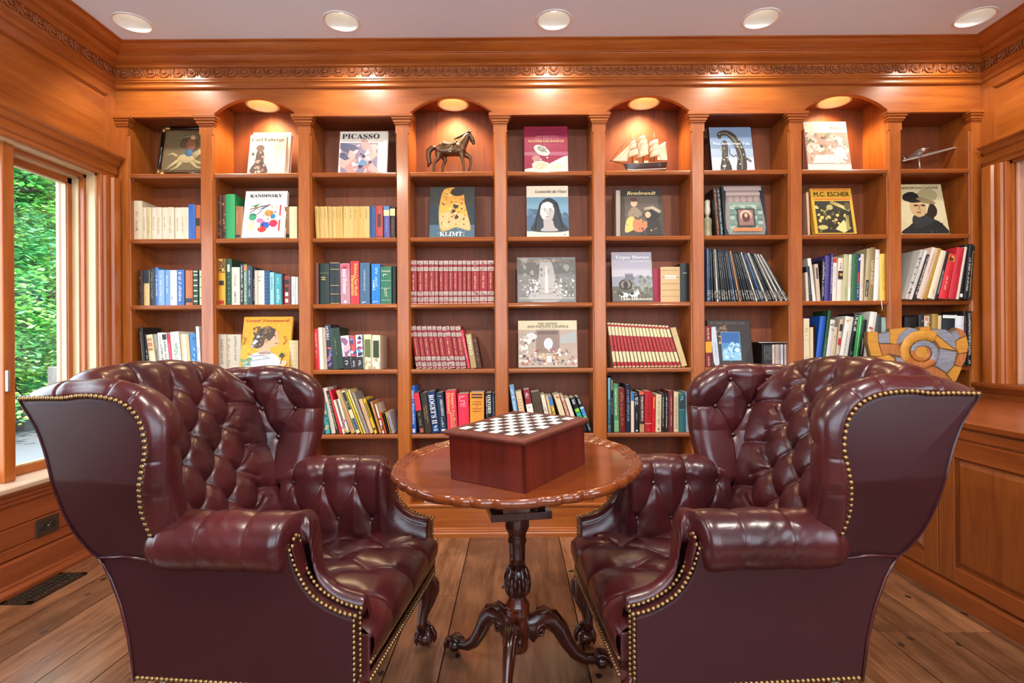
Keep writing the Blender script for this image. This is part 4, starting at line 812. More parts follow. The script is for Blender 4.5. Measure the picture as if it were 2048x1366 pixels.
faceout(0, 1422, 1504, 1425, 1510, 256.5, 3.30, .06, .025, '#7E94B0', '#2A2A30', 'slate blue book picturing two antique pistol grips', A(pr(0, 1, 0, .3, '#C4CCD6'), pr(0, 1, .3, .5, '#A2B2C6'), pg([(.2, .004), (.25, .3), (.27, .55), (.27, .64), (.33, .7), (.4, .66), (.42, .5), (.4, .3), (.46, .004)], '#3A342C'), pl([(.3, .03), (.32, .3), (.33, .62)], .02, '#6A6250'), pg([(.58, .004), (.62, .3), (.58, .52), (.5, .7), (.4, .8), (.3, .8), (.26, .73), (.2, .74), (.18, .84), (.26, .91), (.4, .93), (.55, .87), (.68, .74), (.78, .54), (.82, .32), (.8, .004)], '#3E3A32'), pl([(.7, .03), (.72, .3), (.67, .55), (.55, .76), (.4, .86), (.27, .86)], .016, '#8A826C'), pb(.24, .84, .02, .016, '#C8C0A8'), many(16, .22, .4, .02, .6, .012, .03, ['#8A8470', '#5A5448', '#C8C4B4']), many(20, .55, .78, .02, .8, .012, .03, ['#8A8470', '#5A5448', '#C8C4B4']), pl([(.45, .5), (.44, .38), (.52, .32), (.6, .36)], .012, '#5A5A5A'), pl([(.78, .28), (.86, .26), (.93, .2)], .03, '#6A665C')),
        A(pt('Fine Arms from Tula', .5, .58, .065, '#E8EEF4', 'sans', w=.86)))
faceout(0, 1611, 1695, 1617, 1704, 246, 3.30, .06, .035, '#E8DCCC', '#B08A74', 'cream book with a hazy picnic party picture', A(pr(0, 1, .12, .77, '#B89A84'), many(40, .04, .96, .15, .74, .04, .1, ['#D8B8A0', '#C8A898', '#8A8A70', '#A8886E', '#E8D0BC']), many(30, .04, .96, .2, .74, .015, .04, ['#5A4A40', '#E8E0D4', '#8A5A4A', '#6A7A6A']), pg([(.12, .14), (.2, .3), (.7, .32), (.9, .14)], '#E4D8C8'), pb(.78, .34, .14, .16, '#E8DCCC')),
        A(pt('Renoir', .74, .84, .07, '#5A4A3A', 'script', w=.32)))
for k, (x0, x1, c) in enumerate(((1607, 1612, '#7A3A24'), (1612, 1616, '#B07050'))):
    book(at(x0, 340, 3.34)[0], SHZ[0], .011, .27-.02*k, .12, c, 0, 3.345, None, False, ('slim dark brown book', 'slim tan book')[k]+' wedged behind the cream picnic picture book', 'books behind the cover-out books')
# second shelf
faceout(1, 491, 568.5, 483, 568, 384, 3.27, .06, .022, '#ECEAE4', '#D8D4CA', 'white art book with bright abstract splashes propped before green and brown books', A(pr(.1, .9, .12, .74, '#E8E0D0'), pr(.84, .88, .14, .7, '#C83A3A'), many(9, .16, .8, .2, .68, .04, .09, ['#E8D8A0', '#E0E8D8', '#F0D0D0']), pb(.22, .44, .09, .09, '#3A9A6A'), pb(.52, .26, .11, .09, '#2A5AB8'), pb(.46, .18, .1, .08, '#D83A30'), pb(.72, .3, .1, .09, '#D02A48'), pb(.6, .52, .11, .08, '#D88A30'), pb(.7, .45, .06, .06, '#2A7AB0'), pb(.4, .36, .08, .06, '#E070A0'), pb(.2, .24, .07, .12, '#F0E4A0'), pb(.84, .42, .05, .06, '#F4F0E8'), pl([(.14, .6), (.4, .66), (.62, .7)], .012, '#8A3A3A'), pl([(.14, .52), (.3, .62), (.42, .56), (.3, .48), (.16, .5)], .008, '#2A2A40'), pl([(.4, .6), (.55, .68)], .02, '#3A8A9A'), pg([(.16, .66), (.38, .73), (.3, .66)], '#2A8A4A'), many(30, .14, .82, .16, .7, .008, .02, ['#2A2A3A', '#D83A30', '#3A6AB0', '#E8C040'])),
        A(pt('KANDINSKY', .5, .86, .065, TX, 'serif', w=.76), pd(.14, .8, .4, .018, '#5A5A5A')))
faceout(1, 861.4, 951.5, 858.8, 949, 376, 3.31, .05, .03, '#20303A', '#141C22', 'dark book with a golden patterned robe picture', A(pr(0, 1, .62, 1, '#2A2A26'), pr(0, 1, .0, .25, '#3A5A6A'), many(60, .02, .98, .3, .98, .006, .014, ['#5A5448', '#3A4A4A', '#4A4038']), pg([(.24, .16), (.2, .5), (.26, .85), (.36, .97), (.6, .98), (.74, .9), (.78, .68), (.86, .4), (.9, .14), (.6, .2), (.4, .14)], '#D89A38'), pg([(.28, .16), (.24, .45), (.5, .5), (.84, .42), (.86, .16), (.6, .22)], '#DCA870'), pb(.62, .9, .16, .1, '#241810'), many(60, .26, .8, .2, .9, .008, .022, ['#7A4A18', '#2A1C10', '#E8C878', '#C07A28'], 2), pb(.58, .62, .06, .06, '#2A2018'), pb(.53, .52, .045, .04, '#2A2018'), pb(.6, .4, .045, .04, '#2A2018'), many(50, .15, .95, .04, .2, .006, .015, ['#8AA0A8', '#D8B088', '#5A7A8A'])),
        A(pt('Klimt'.upper(), .48, .025, .085, '#F0ECE0', 'serif', w=.5)))
faceout(1, 1053.7, 1138, 1054, 1138, 373.5, 3.31, .05, .025, '#E0D2BA', '#9A8A78', 'cream book with a blue tinted portrait of a dark haired sitter', A(pr(.0, 1, .115, .78, '#6E94A8'), pr(0, 1, .115, .42, '#3E5E78'), many(16, .0, .3, .4, .52, .03, .07, ['#34546C', '#486A80']), many(8, .75, 1, .4, .5, .03, .06, ['#4A6E84', '#34546C']), pg([(.14, .115), (.18, .3), (.26, .5), (.32, .65), (.45, .75), (.6, .75), (.74, .66), (.8, .5), (.86, .3), (.95, .115)], '#1C242E'), pb(.49, .5, .17, .245, '#C8C0BC'), pg([(.41, .34), (.6, .34), (.66, .2), (.74, .118), (.34, .118), (.4, .2)], '#A8A09C'), pb(.5, .62, .13, .07, '#D8D2CC'), pb(.58, .44, .06, .14, '#AAA09E'), pb(.425, .515, .036, .014, '#DAD6D2'), pb(.56, .515, .036, .014, '#DAD6D2'), pb(.43, .515, .016, .014, '#3A363A'), pb(.565, .515, .016, .014, '#3A363A'), pl([(.385, .545), (.425, .553), (.465, .543)], .006, '#8A8280'), pl([(.525, .543), (.565, .553), (.605, .543)], .006, '#8A8280'), pb(.49, .388, .045, .010, '#9A8280'), pl([(.45, .388), (.49, .384), (.535, .39)], .004, '#5A4A4C'), pl([(.5, .52), (.485, .44), (.5, .432), (.52, .436)], .006, '#9A908C'), pl([(.33, .66), (.25, .4), (.2, .16)], .012, '#2C3640'), pl([(.7, .66), (.78, .42), (.86, .18)], .012, '#2C3640')),
        A(pt('Leonardo da Vinci', .58, .86, .055, TX, 'italic', w=.76), pd(.1, .04, .5, .014, '#B0A490'), pb(.9, .045, .02, .02, '#6A6258')))
faceout(1, 1241.4, 1325.5, 1243.6, 1328, 380, 3.31, .05, .03, '#2A2420', '#A89884', 'dark art book with two figures in old costume', A(pr(0, 1, 0, .85, '#3E342C'), pr(.1, .9, .3, .85, '#5A4E44'), pb(.32, .7, .08, .09, '#D8AE88'), pb(.32, .77, .09, .05, '#4A2A1C'), pg([(.18, .5), (.3, .62), (.44, .56), (.48, .44), (.2, .4)], '#8A7A64'), pg([(.08, .1), (.14, .36), (.3, .4), (.34, .2), (.2, .1)], '#D8B860'), pg([(.3, .12), (.3, .34), (.55, .32), (.66, .24), (.5, .1)], '#C87850'), pb(.66, .46, .09, .09, '#D09A74'), pb(.74, .46, .18, .2, '#1A1614'), pb(.64, .45, .07, .08, '#D8A880'), pl([(.55, .56), (.75, .6), (.94, .5)], .05, '#B0A088'), pg([(.6, .02), (.62, .3), (.9, .34), (.98, .02)], '#241E1A'), many(24, .05, .95, .04, .5, .01, .03, ['#8A6A40', '#1A1614', '#C89A68', '#6A5A4A'])),
        A(pt('Rembrandt', .5, .87, .075, '#E8D08A', 'italic', w=.7)))
book(at(1233, 470, 3.31)[0], SHZ[1], .026, .285, .13, '#A8988A', 0, 3.32, None, False, 'grey spined book beside the dark old costume art book', 'books behind the cover-out books')
faceout(1, 1446, 1528, 1450, 1536, 373.5, 3.29, .06, .03, '#1E2830', '#10161A', 'dark book picturing a carved stone frieze and an arched icon', A(pg([(.1, 0), (.1, .9), (.02, 1), (.98, 1), (.88, .9), (.92, 0)], '#8A7A78'), pr(.06, .94, .9, .97, '#A89690'), pr(.1, .9, .8, .86, '#B8A49C'), pg([(.12, .04), (.12, .66), (.88, .66), (.88, .04)], '#7E9488'), *[pb(.2+.15*i, .72, .06, .07, '#A89088') for i in range(5)], *[pr(.15+.13*(i % 6), .25+.13*(i % 6), .1+.1*(i//6), .17+.1*(i//6), ('#9AB0A0', '#6A8478')[(i+i//6) % 2]) for i in range(30)], pr(.3, .72, .15, .52, '#3A3434'), pr(.34, .68, .18, .49, '#8A6A60'), pb(.51, .38, .14, .14, '#C8A890'), pb(.51, .34, .1, .12, '#5A2E2C'), pb(.51, .38, .04, .05, '#D8A888'), pr(.2, .86, .06, .13, '#D87848')),
        A(pr(.2, .82, .54, .6, '#5A9A78'), pt('RUSSIAN DESIGN', .51, .55, .045, '#E8E4D0', 'serif', w=.54), pd(.25, .1, .55, .02, '#3A1A14'), pd(.25, .075, .55, .02, '#3A1A14')))
for k, (x0, x1, l, c) in enumerate(((1434, 1441, -7, '#2A1A14'), (1441, 1448, -6, '#141A1E'))):
    book(at(x0, 470, 3.3)[0], SHZ[1], .02, .29, .15, c, -.075, 3.30, scr(('#D87A40', '#A8C0C0')[k], .95, .9, .5), False, ('dark book with orange lettering', 'black book with pale blue lettering')[k]+' leaning left of the carved frieze book', 'books behind the cover-out books')
faceout(1, 1625, 1704, 1631, 1714, 380, 3.285, .06, .04, '#D8A838', '#C89A30', 'yellow book with bold black title over a dark still life', A(pr(.07, .93, .02, .72, '#2A2618'), many(40, .1, .8, .06, .6, .02, .06, ['#A89A4A', '#6A6030', '#D0C070', '#3A3620']), pl([(.45, .7), (.9, .52)], .05, '#C8BA74'), pg([(.5, .1), (.72, .3), (.88, .12), (.7, .02)], '#D8CC88'), pb(.2, .14, .12, .06, '#C0B068'), pb(.85, .6, .07, .1, '#5A5430'), pl([(.8, .08), (.82, .4)], .05, '#A89A58'), pb(.42, .58, .08, .07, '#B8AC68'), pr(.05, .95, .955, .985, '#D8702A'), pr(.05, .95, .75, .775, '#D8702A')),
        A(pt('M.C. ESCHER', .5, .82, .1, TX, 'sans', w=.86)))
book(at(1617, 470, 3.31)[0], SHZ[1], .014, .265, .14, '#D0A888', -.04, 3.315, None, False, 'pinkish tan book behind the yellow still life book', 'books behind the cover-out books')
faceout(1, 1794, 1884, 1802, 1900, 370.5, 3.29, .07, .02, '#CFC498', '#A8A070', 'pale book picturing a person in a dark feathered hat and fur collar', A(pb(.5, .5, .5, .5, '#D4CAA0'), pg([(.05, 0), (.2, .16), (.36, .26), (.6, .3), (.8, .26), (.96, .1), (.97, 0)], '#20211F'), pg([(.3, .12), (.3, .34), (.5, .42), (.72, .36), (.7, .24), (.5, .14)], '#2C3234'), pb(.44, .52, .17, .2, '#C8A878'), pg([(.6, .4), (.72, .62), (.82, .5), (.78, .36), (.66, .32)], '#2A2018'), pb(.46, .72, .26, .1, '#1A1916', .15), pb(.3, .75, .16, .1, '#161616', .3), pb(.68, .78, .2, .15, '#A8A078'), pb(.62, .66, .2, .05, '#8A7A58', -.3), pb(.4, .57, .05, .018, '#3A2A1E'), pb(.55, .57, .05, .018, '#3A2A1E'), pb(.44, .43, .05, .015, '#8A5A4A'), pl([(.47, .57), (.45, .49), (.49, .485)], .01, '#9A7A58'), many(20, .1, .9, .02, .25, .01, .03, ['#2E3032', '#141414', '#4A4A44'])),
        A(pt('\u0422\u0420\u0415\u0422\u042C\u042F\u041A\u041E\u0412\u0421\u041A\u0410\u042F \u0413\u0410\u041B\u0415\u0420\u0415\u042F', .46, .9, .045, '#3A3420', 'sans', w=.9), pd(.6, .97, .3, .012, '#7A7050')))
# third and fourth shelf
faceout(2, 1034, 1152, 1034.8, 1152.5, 516, 3.31, .04, .025, '#6E6A66', '#4A4644', 'grey book with an aerial photograph of formal gardens', A(pr(.01, .99, .01, .99, '#77736F'), pr(.01, .99, .62, .95, '#5E5A56'), many(50, .02, .98, .5, .95, .02, .05, ['#4E4A46', '#6A6662', '#8A8680', '#56524E']), pg([(.4, .9), (.58, .9), (.66, .5), (.75, .05), (.2, .05), (.36, .5)], '#A8A29C'), pb(.5, .25, .16, .055, '#8A857C'), pb(.5, .25, .14, .045, '#A39C90'), pr(.36, .64, .245, .255, '#C0BAB0'), pg([(.48, .8), (.52, .8), (.53, .2), (.47, .2)], '#C8C4BC'), many(60, .04, .4, .14, .5, .012, .03, ['#C8C4BE', '#5A5652', '#E0DCD6', '#8A8680'], .5), many(60, .62, .97, .14, .5, .012, .03, ['#C8C4BE', '#5A5652', '#E0DCD6', '#8A8680'], .5), pr(.03, .97, .085, .105, '#B8B4AE'), pr(.03, .97, .04, .07, '#8A8884')),
        A(pd(.12, .88, .76, .07, '#9A7A5A'), pd(.4, .96, .35, .02, '#3A3430')))
faceout(2, 1223.7, 1305, 1225.7, 1307, 506, 3.285, .05, .025, '#9A96A2', '#6A6670', 'grey violet book picturing a caravan with piebald horses', A(pr(0, 1, .62, .84, '#A8A4B0'), pr(0, 1, .5, .64, '#B4B0B8'), pr(0, 1, .3, .5, '#8A8C98'), pr(0, 1, 0, .3, '#5A5448'), many(50, .4, 1, .14, .5, .03, .06, ['#5E6A5A', '#4A564A', '#76806E', '#8A8A80']), many(40, 0, 1, .02, .2, .01, .03, ['#6A5A40', '#8A7A5A', '#3A3428']), pb(.33, .34, .17, .14, '#2A2624'), pb(.33, .34, .12, .1, '#8A7A6A'), pb(.33, .33, .06, .1, '#1E1A1A'), pr(.32, .52, .42, .54, '#6A6670'), *[pr(.33+.05*i, .355+.05*i, .54, .565, '#5A5660') for i in range(4)], pb(.28, .13, .12, .06, '#E4E0D8'), pb(.52, .14, .11, .06, '#EAE6DE'), pb(.22, .14, .05, .05, '#1E1C1C'), pb(.48, .16, .05, .04, '#1E1C1C'), pb(.62, .18, .03, .06, '#E4E0D8', .4), pb(.16, .18, .03, .06, '#3A3634', -.4), *[pr(x, x+.02, .02, .12, '#CFCBC4') for x in (.2, .26, .34, .46, .52, .58)]),
        A(pt('Gypsy Horses', .52, .86, .065, '#F0EEF0', 'serif', w=.82), pt('and the Travelers\u2019 Way', .7, .79, .03, '#E0DEE4', 'serif', w=.46), pt('Kate C. Lambe'.replace('Kate C. Lambe', 'by'), .6, .09, .025, '#E0DCD0', 'serif'), pt('John S. Hockensmith', .62, .03, .04, '#F0E8D8', 'serif', w=.7)))
faceout(3, 487.5, 584.6, 478, 577, 635.3, 3.27, .07, .02, '#DC9A22', '#B87A1A', 'golden book with the profile of a curly haired knight in armour', A(many(70, .02, .98, .02, .95, .01, .03, ['#E8B040', '#C88420', '#E0A028']), pg([(.12, 0), (.06, .1), (.2, .26), (.4, .33), (.66, .3), (.82, .16), (.84, 0)], '#C4C8D0'), pg([(.2, .04), (.3, .2), (.5, .24), (.7, .16), (.74, .02)], '#E2E2E4'), pg([(.36, .3), (.38, .5), (.44, .66), (.6, .75), (.72, .68), (.74, .58), (.79, .53), (.74, .5), (.74, .44), (.66, .42), (.6, .4), (.6, .28)], '#CE9A72'), pb(.46, .66, .22, .16, '#4A321E', .4), pb(.34, .52, .12, .14, '#4A321E'), many(46, .22, .5, .6, .8, .012, .03, ['#6A4A2A', '#2E1E12', '#8A6438']), many(14, .46, .66, .7, .8, .01, .022, ['#6A4A2A', '#2E1E12', '#8A6438']), many(22, .22, .42, .42, .62, .012, .03, ['#6A4A2A', '#2E1E12', '#8A6438']), pb(.5, .53, .035, .05, '#C08A64'), pb(.505, .535, .018, .03, '#A06E4C'), pb(.665, .595, .03, .011, '#EADCCB'), pb(.675, .595, .012, .011, '#3A2416'), pl([(.62, .63), (.66, .637), (.7, .628)], .008, '#6A4A2A'), pl([(.68, .485), (.72, .487), (.745, .49)], .008, '#8A4A3A'), *[pl([(.2+.05*k, .02), (.24+.05*k, .14+.012*k), (.34+.05*k, .2)], .004, '#7A7E88') for k in range(7)], pl([(.38, .3), (.5, .325), (.62, .3)], .014, '#8A8E9A'), many(6, .22, .4, .42, .62, .02, .035, ['#D8D8D8', '#8A98A8']), many(14, .02, .22, .02, .2, .02, .04, ['#4A6A38', '#6A8A48']), pb(.88, .1, .09, .06, '#D8A880', .6), pl([(.84, .1), (.86, .22)], .012, '#3A6A30'), pb(.83, .25, .035, .03, '#1E2A1A'), pb(.87, .25, .035, .03, '#1E2A1A'), pb(.85, .28, .03, .03, '#1E2A1A'), pl([(.04, .46), (.08, .54), (.05, .6), (.1, .58)], .012, '#8A4A1A'), pl([(.86, .46), (.92, .54), (.86, .6), (.9, .62)], .012, '#8A4A1A'), pl([(.15, .3), (.28, .24), (.45, .26), (.6, .2)], .006, '#5A5A62')),
        A(pt('Grand Tournament', .5, .9, .05, '#A83A1A', 'italic', w=.88)))
faceout(3, 1035.4, 1154, 1037, 1155.5, 642.5, 3.31, .04, .025, '#D8C8A4', '#B8A888', 'cream landscape book with a crowd before a painted arch', A(pr(0, 1, .0, .8, '#B09A88'), pr(.3, .7, .3, .8, '#8A7264'), pr(.33, .67, .7, .77, '#6A5448'), pg([(.1, .5), (.28, .55), (.3, .74), (.12, .7)], '#5A5852'), pg([(.7, .5), (.98, .52), (.98, .78), (.72, .66)], '#A8A8A4'), pb(.51, .5, .075, .1, '#DCD8D0'), pb(.51, .5, .055, .08, '#C8CCD0'), pb(.22, .66, .1, .06, '#CFCBC8'), many(90, .02, .98, .06, .38, .012, .03, ['#C08A78', '#8A4A3A', '#E0D0C0', '#6A6A78', '#C8B078', '#A8685A', '#4A3A38', '#DCC8B8']), many(30, .02, .2, .1, .65, .02, .035, ['#C8B8A8', '#A88E7C', '#E0D4C8']), pr(.48, .56, .1, .24, '#D8D0C8')),
        A(pt('THE SISTINE', .5, .905, .05, '#5A4A34', 'serif', w=.34), pt('AND PAULINE CHAPELS', .5, .845, .05, '#5A4A34', 'serif', w=.7), pd(.38, .81, .25, .018, '#8A7A5A')))
faceout(3, 1416, 1503, 1420, 1507, 641.5, 3.30, .05, .02, '#2C2624', '#1A1614', 'dark book with a square of blue misty trees', A(pr(.02, .98, .02, .98, '#302A28'), many(30, .22, .46, .5, .88, .015, .04, ['#8A6A50', '#5A4434', '#B89070']), pr(.3, .74, .12, .74, '#7AA8C8'), pr(.31, .73, .5, .73, '#2A62A0'), pr(.31, .73, .3, .5, '#4A8AC0'), pr(.31, .73, .13, .3, '#8ABCD8'), many(24, .33, .7, .14, .5, .02, .05, ['#A8D0E4', '#6AA8D0', '#C4E0EC']), pl([(.52, .2), (.53, .36), (.46, .46)], .014, '#C8E4F0'), pl([(.53, .36), (.6, .48)], .012, '#C8E4F0'), pg([(.8, .0), (1, 0), (1, .5), (.9, .3)], '#1E1A1A')),
        A(pt("IN THE MIND'S EYE", .47, .9, .05, '#7A6458', 'serif', w=.8), pd(.3, .05, .5, .035, '#6A5A50')))

# ================================================================ ornaments on the shelves
def on_shelf(px, tier, Y): 
    z = SHZ[tier]; return at(px, CY+(EYE-z)*FPX/Y, Y)[0], z
# framed relief picture leaning on the top shelf
X0, z = on_shelf(311.8, 0, 3.34)
FR = col('#1A1512', .25, coat=.4); 
H = at(330, 257, 3.42)[1]-z; W = .345
fr = root('framed_picture', 'black and gilt framed relief of a rider on a white horse', 'picture', (X0+.0, 3.345, z+.012), 0)
fr.rotation_euler = (-.2, 0, 0)
m = MB(); g = .022
for a in ((0, 0, 0, H), (W, 0, W, H)): m.tube([(a[0]+g/2*(1 if a[0] == 0 else -1), 0, 0), (a[0]+g/2*(1 if a[0] == 0 else -1), 0, H)], g/2, FR, 12)
for zz in (g/2, H-g/2): m.tube([(0, 0, zz), (W, 0, zz)], g/2, FR, 12)
m.build('frame', fr, world=False)
GILT = col('#B08A50', .35, .9)
m = MB()
for xx in (g/2, W-g/2):
    for za, zb in ((-.003, .04), (H-.04, H+.003)): m.tube([(xx, 0, za), (xx, 0, zb)], g/2+.0015, GILT, 12)
    for s in (H-g/2, g/2): m.tube([(max(-.003, xx-.04), 0, s), (min(W+.003, xx+.04), 0, s)], g/2+.0015, GILT, 12)
m.build('corner_mount', fr, world=False)
m = MB(); m.box(g*.8, W-g*.8, .002, .012, g*.8, H-g*.8, col('#7A5430', .5)); m.box(g+.012, W-g-.012, -.002, .01, g+.012, H-g-.012, col('#6E5E3E', .7, bump=.4, bscale=90)); m.build('panel', fr, world=False)
m = MB(); IV = col('#B5A070', .6); P = lambda u, v: (u*W, -.003, v*H)
m.ball(P(.5, .34), (.06, .008, .032), IV, 16, 8); m.tube([P(.62, .38), P(.72, .46), P(.8, .58)], [.026, .02, .015], IV, 10, flat=(.4, 1)); m.tube([P(.79, .6), P(.86, .54)], [.014, .008], IV, 8, flat=(.5, 1))
for a, b, c in (((.36, .3), (.24, .2), (.16, .12)), ((.42, .26), (.34, .16), (.24, .1)), ((.62, .3), (.76, .24), (.84, .3)), ((.58, .28), (.7, .16), (.8, .14))): m.tube([P(*a), P(*b), P(*c)], [.014, .009, .006], IV, 8, flat=(.5, 1))
m.tube([P(.33, .38), P(.24, .44), P(.16, .4)], [.01, .008, .005], IV, 8, flat=(.5, 1))
m.ball(P(.54, .44), (.03, .01, .034), col('#3E6480', .6), 12, 8); m.ball(P(.56, .62), (.036, .01, .045), col('#8A5A38', .6), 12, 8); m.ball(P(.58, .76), (.018, .009, .02), col('#C8A070', .6), 10, 6)
m.ball(P(.44, .66), (.03, .006, .035), col('#5A4634', .6), 12, 6); m.tube([P(.2, .7), P(.4, .78), P(.6, .82)], [.004, .008, .012], col('#7A6A48', .7), 8, flat=(.4, 1))
m.build('relief', fr, world=False)

# bronze horse
BRZ = col('#5E432E', .38, .6); BRZ2 = col('#4A3626', .42, .6)
def pxp(x, y, Y): X, Z = at(x, y, Y); return Vector((X, Y, Z))
Yh = 3.36
def skin(name, joints, edges, parent, mats, lev=2, loc=None):
    me = bpy.data.meshes.new(name); me.from_pydata([j[0] for j in joints], edges, [])
    o = bpy.data.objects.new(name, me); C.objects.link(o)
    sm = o.modifiers.new('skin', 'SKIN'); sm.use_smooth_shade = True
    me.update()
    for i, j in enumerate(joints):
        r = j[1]; me.skin_vertices[0].data[i].radius = (r*1.22, r*1.22) if not hasattr(r, '__len__') else r
    me.skin_vertices[0].data[0].use_root = True
    o.modifiers.new('smooth', 'SUBSURF').levels = lev; o.modifiers['smooth'].render_levels = lev
    bpy.context.view_layer.update()
    dg = bpy.context.evaluated_depsgraph_get(); ev = o.evaluated_get(dg)
    m2 = bpy.data.meshes.new_from_object(ev, depsgraph=dg); bpy.data.objects.remove(o); bpy.data.meshes.remove(me)
    m2.name = name
    m2.materials.clear(); m2.materials.append(mats); m2.polygons.foreach_set('use_smooth', [True]*len(m2.polygons)); m2.polygons.foreach_set('material_index', [0]*len(m2.polygons))
    ob = bpy.data.objects.new(name, m2); C.objects.link(ob)
    if parent:
        ob.parent = parent; m2.transform(Matrix.Translation(parent.location).inverted())
    return ob
def H_(u, v, dy=0):                 # crop coordinates of the horse (4.5525 px per photo px)
    p = pxp(600+u/4.5525, 220+v/4.5525, Yh); p.y += dy; return p
zs = SHZ[0]
hr = root('horse_figurine', 'bronze prancing horse figurine with saddle under the second arch', 'figurine', (H_(1380, 500).x, Yh, zs))
foot = lambda u, dy: Vector((H_(u, 500).x, Yh+dy, zs+.004))
J = [(H_(1330, 360), .034), (H_(1400, 365), .033), (H_(1440, 355), .036), (H_(1475, 330), .03), (H_(1500, 280), .024), (H_(1520, 238), .018), (H_(1545, 222), .0135), (H_(1568, 262), .0125), (H_(1580, 300), .0095), (H_(1583, 316), .008),
     (H_(1270, 355), .036), (H_(1235, 350), .026),
     (H_(1255, 405, -.022), .02), (H_(1268, 450, -.025), .0125), (H_(1228, 492, -.025), .0075), (H_(1222, 530, -.025), .006), (foot(1221, -.025), .0085),
     (H_(1290, 410, .02), .019), (H_(1325, 450, .022), .0115), (H_(1296, 492, .022), .0075), (H_(1293, 530, .022), .006), (foot(1292, .022), .0085),
     (H_(1468, 400, -.02), .016), (H_(1482, 450, -.022), .0095), (H_(1490, 500, -.022), .0065), (H_(1494, 535, -.022), .006), (foot(1495, -.022), .0085),
     (H_(1495, 395, .018), .0155), (H_(1550, 425, .02), .0105), (H_(1552, 490, .02), .0065), (H_(1545, 525, .02), .006), (H_(1525, 543, .02), .0075)]
E_ = [(0, 1), (1, 2), (2, 3), (3, 4), (4, 5), (5, 6), (6, 7), (7, 8), (8, 9), (0, 10), (10, 11), (10, 12), (12, 13), (13, 14), (14, 15), (15, 16), (10, 17), (17, 18), (18, 19), (19, 20), (20, 21), (2, 22), (22, 23), (23, 24), (24, 25), (25, 26), (2, 27), (27, 28), (28, 29), (29, 30), (30, 31)]
skin('body', J, E_, hr, BRZ)
m = MB(); m.tube([H_(1238, 345), H_(1205, 345), H_(1172, 375), H_(1168, 430), H_(1180, 480), H_(1163, 520)], [.012, .016, .018, .015, .014, .004], BRZ, 10); m.build('tail', hr)
m = MB()
for i in range(14):
    f = i/13; b = H_(1550-115*f, 205+60*f); m.tube([b, b+Vector((-.004, -.004, .008)), b+Vector((-.016, -.008, .0)), b+Vector((-.02, -.012, -.012))], [.004, .005, .004, .001], BRZ2, 6)
for dy in (-.008, .008): m.tube([H_(1548, 215, dy), H_(1552, 200, dy), H_(1558, 188, dy)], [.005, .0045, .001], BRZ, 6)
m.build('mane', hr)
m = MB(); m.tube([H_(1535, 250, -.016), H_(1560, 290, -.013), H_(1590, 285, -.01), H_(1590, 285, .01), H_(1560, 290, .013), H_(1535, 250, .016)], .002, BRZ2, 5); m.tube([H_(1585, 285, -.012), H_(1530, 295, -.018), H_(1460, 262, -.02), H_(1440, 258, 0)], .0016, BRZ2, 5); m.build('bridle', hr)
m = MB(); P = np.zeros((9, 9, 3))
for i in range(9):
    for j in range(9):
        f = -1+2*i/8; a = -1.25+2.5*j/8
        c = H_(1365+62*f, 352-12*abs(f)**2)
        r = .0395-.004*(1-abs(f))
        P[i, j] = (c.x, c.y+r*1.0*math.sin(a), c.z+r*math.cos(a)+.0015)
m.grid(P, col('#2E1A10', .65, 0, .2)); m.tube([H_(1295, 300), H_(1310, 294), H_(1325, 300)], .006, BRZ2, 8); m.tube([H_(1420, 296), H_(1435, 288), H_(1445, 285)], [.006, .005, .003], BRZ2, 8); m.build('saddle', hr)
m = MB(); ST = col('#C8BCA0', .3, .9)
for s in (-1, 1): m.tube([H_(1395, 340, s*.037), H_(1372, 380, s*.041)], .0012, ST, 5); m.tube([H_(1372+12*math.cos(t), 390+13*math.sin(t), s*.042) for t in [k*.7 for k in range(10)]], .0015, ST, 5)
m.build('stirrups', hr)

# model ship
Ys = 3.36
def s_(u, v, dy=0): p = pxp(990+u/4.5537, 220+v/4.5537, Ys); p.y += dy; return p
sh_ = root('model_ship', 'three masted model sailing ship with cream sails', 'model ship', (s_(1380, 500).x, Ys, zs))
HUL = col('#3A1C12', .35, coat=.4); WL = col('#D8D0C0', .5)
n = 32; P = np.zeros((n, 13, 3))
for i in range(n):
    f = i/(n-1); u = 1166+396*f
    top = s_(u, 490+12*math.sin(f*PI)-8*f).z; bot = zs+.0025+.010*max(0, 1-f/.25)**2+.006*max(0, (f-.8)/.2)**2
    w = .036*(math.sin(min(1, f*1.5+.02)*PI/2)**.8)*(1 if f < .75 else 1-.45*((f-.75)/.25)**2)
    for j in range(13):
        a = -PI/2+PI*j/12; k = 1-abs(math.cos(a))**.8           # 0 at the keel, 1 at the rail
        P[i, j] = (s_(u, 500).x+(1-k)*(.030*max(0, 1-f/.5)**2-.014*max(0, (f-.7)/.3)**2), Ys+w*math.sin(a)*(.55+.45*k), bot+(top-bot)*k)
m = MB(); m.grid(P, HUL); m.poly([tuple(P[i, 0]) for i in range(n)]+[tuple(P[i, 12]) for i in reversed(range(n))], col('#7A5230', .5)); m.poly([tuple(P[-1, j]) for j in range(13)], HUL); m.build('hull', sh_)
m = MB()
for k in (2, 10):
    m.tube([tuple(P[i, k]) for i in range(1, n)], .0028, WL, 5)
for k in (0, 12): m.tube([tuple(P[i, k]) for i in range(0, n)], .002, col('#8A5A34', .4), 5)
m.build('waterline_stripe', sh_)
m = MB(); SP = col('#6A3A1C', .45)
m.tube([s_(1190, 494), s_(1045, 460)], [.0042, .0026], SP, 8); m.tube([s_(1100, 475), s_(1092, 525)], .001, SP, 5)
for u, v in ((1250, 212), (1350, 195), (1451, 210)): m.tube([s_(u, 495), s_(u, v)], [.0034, .0016], SP, 6)
m.build('masts', sh_)
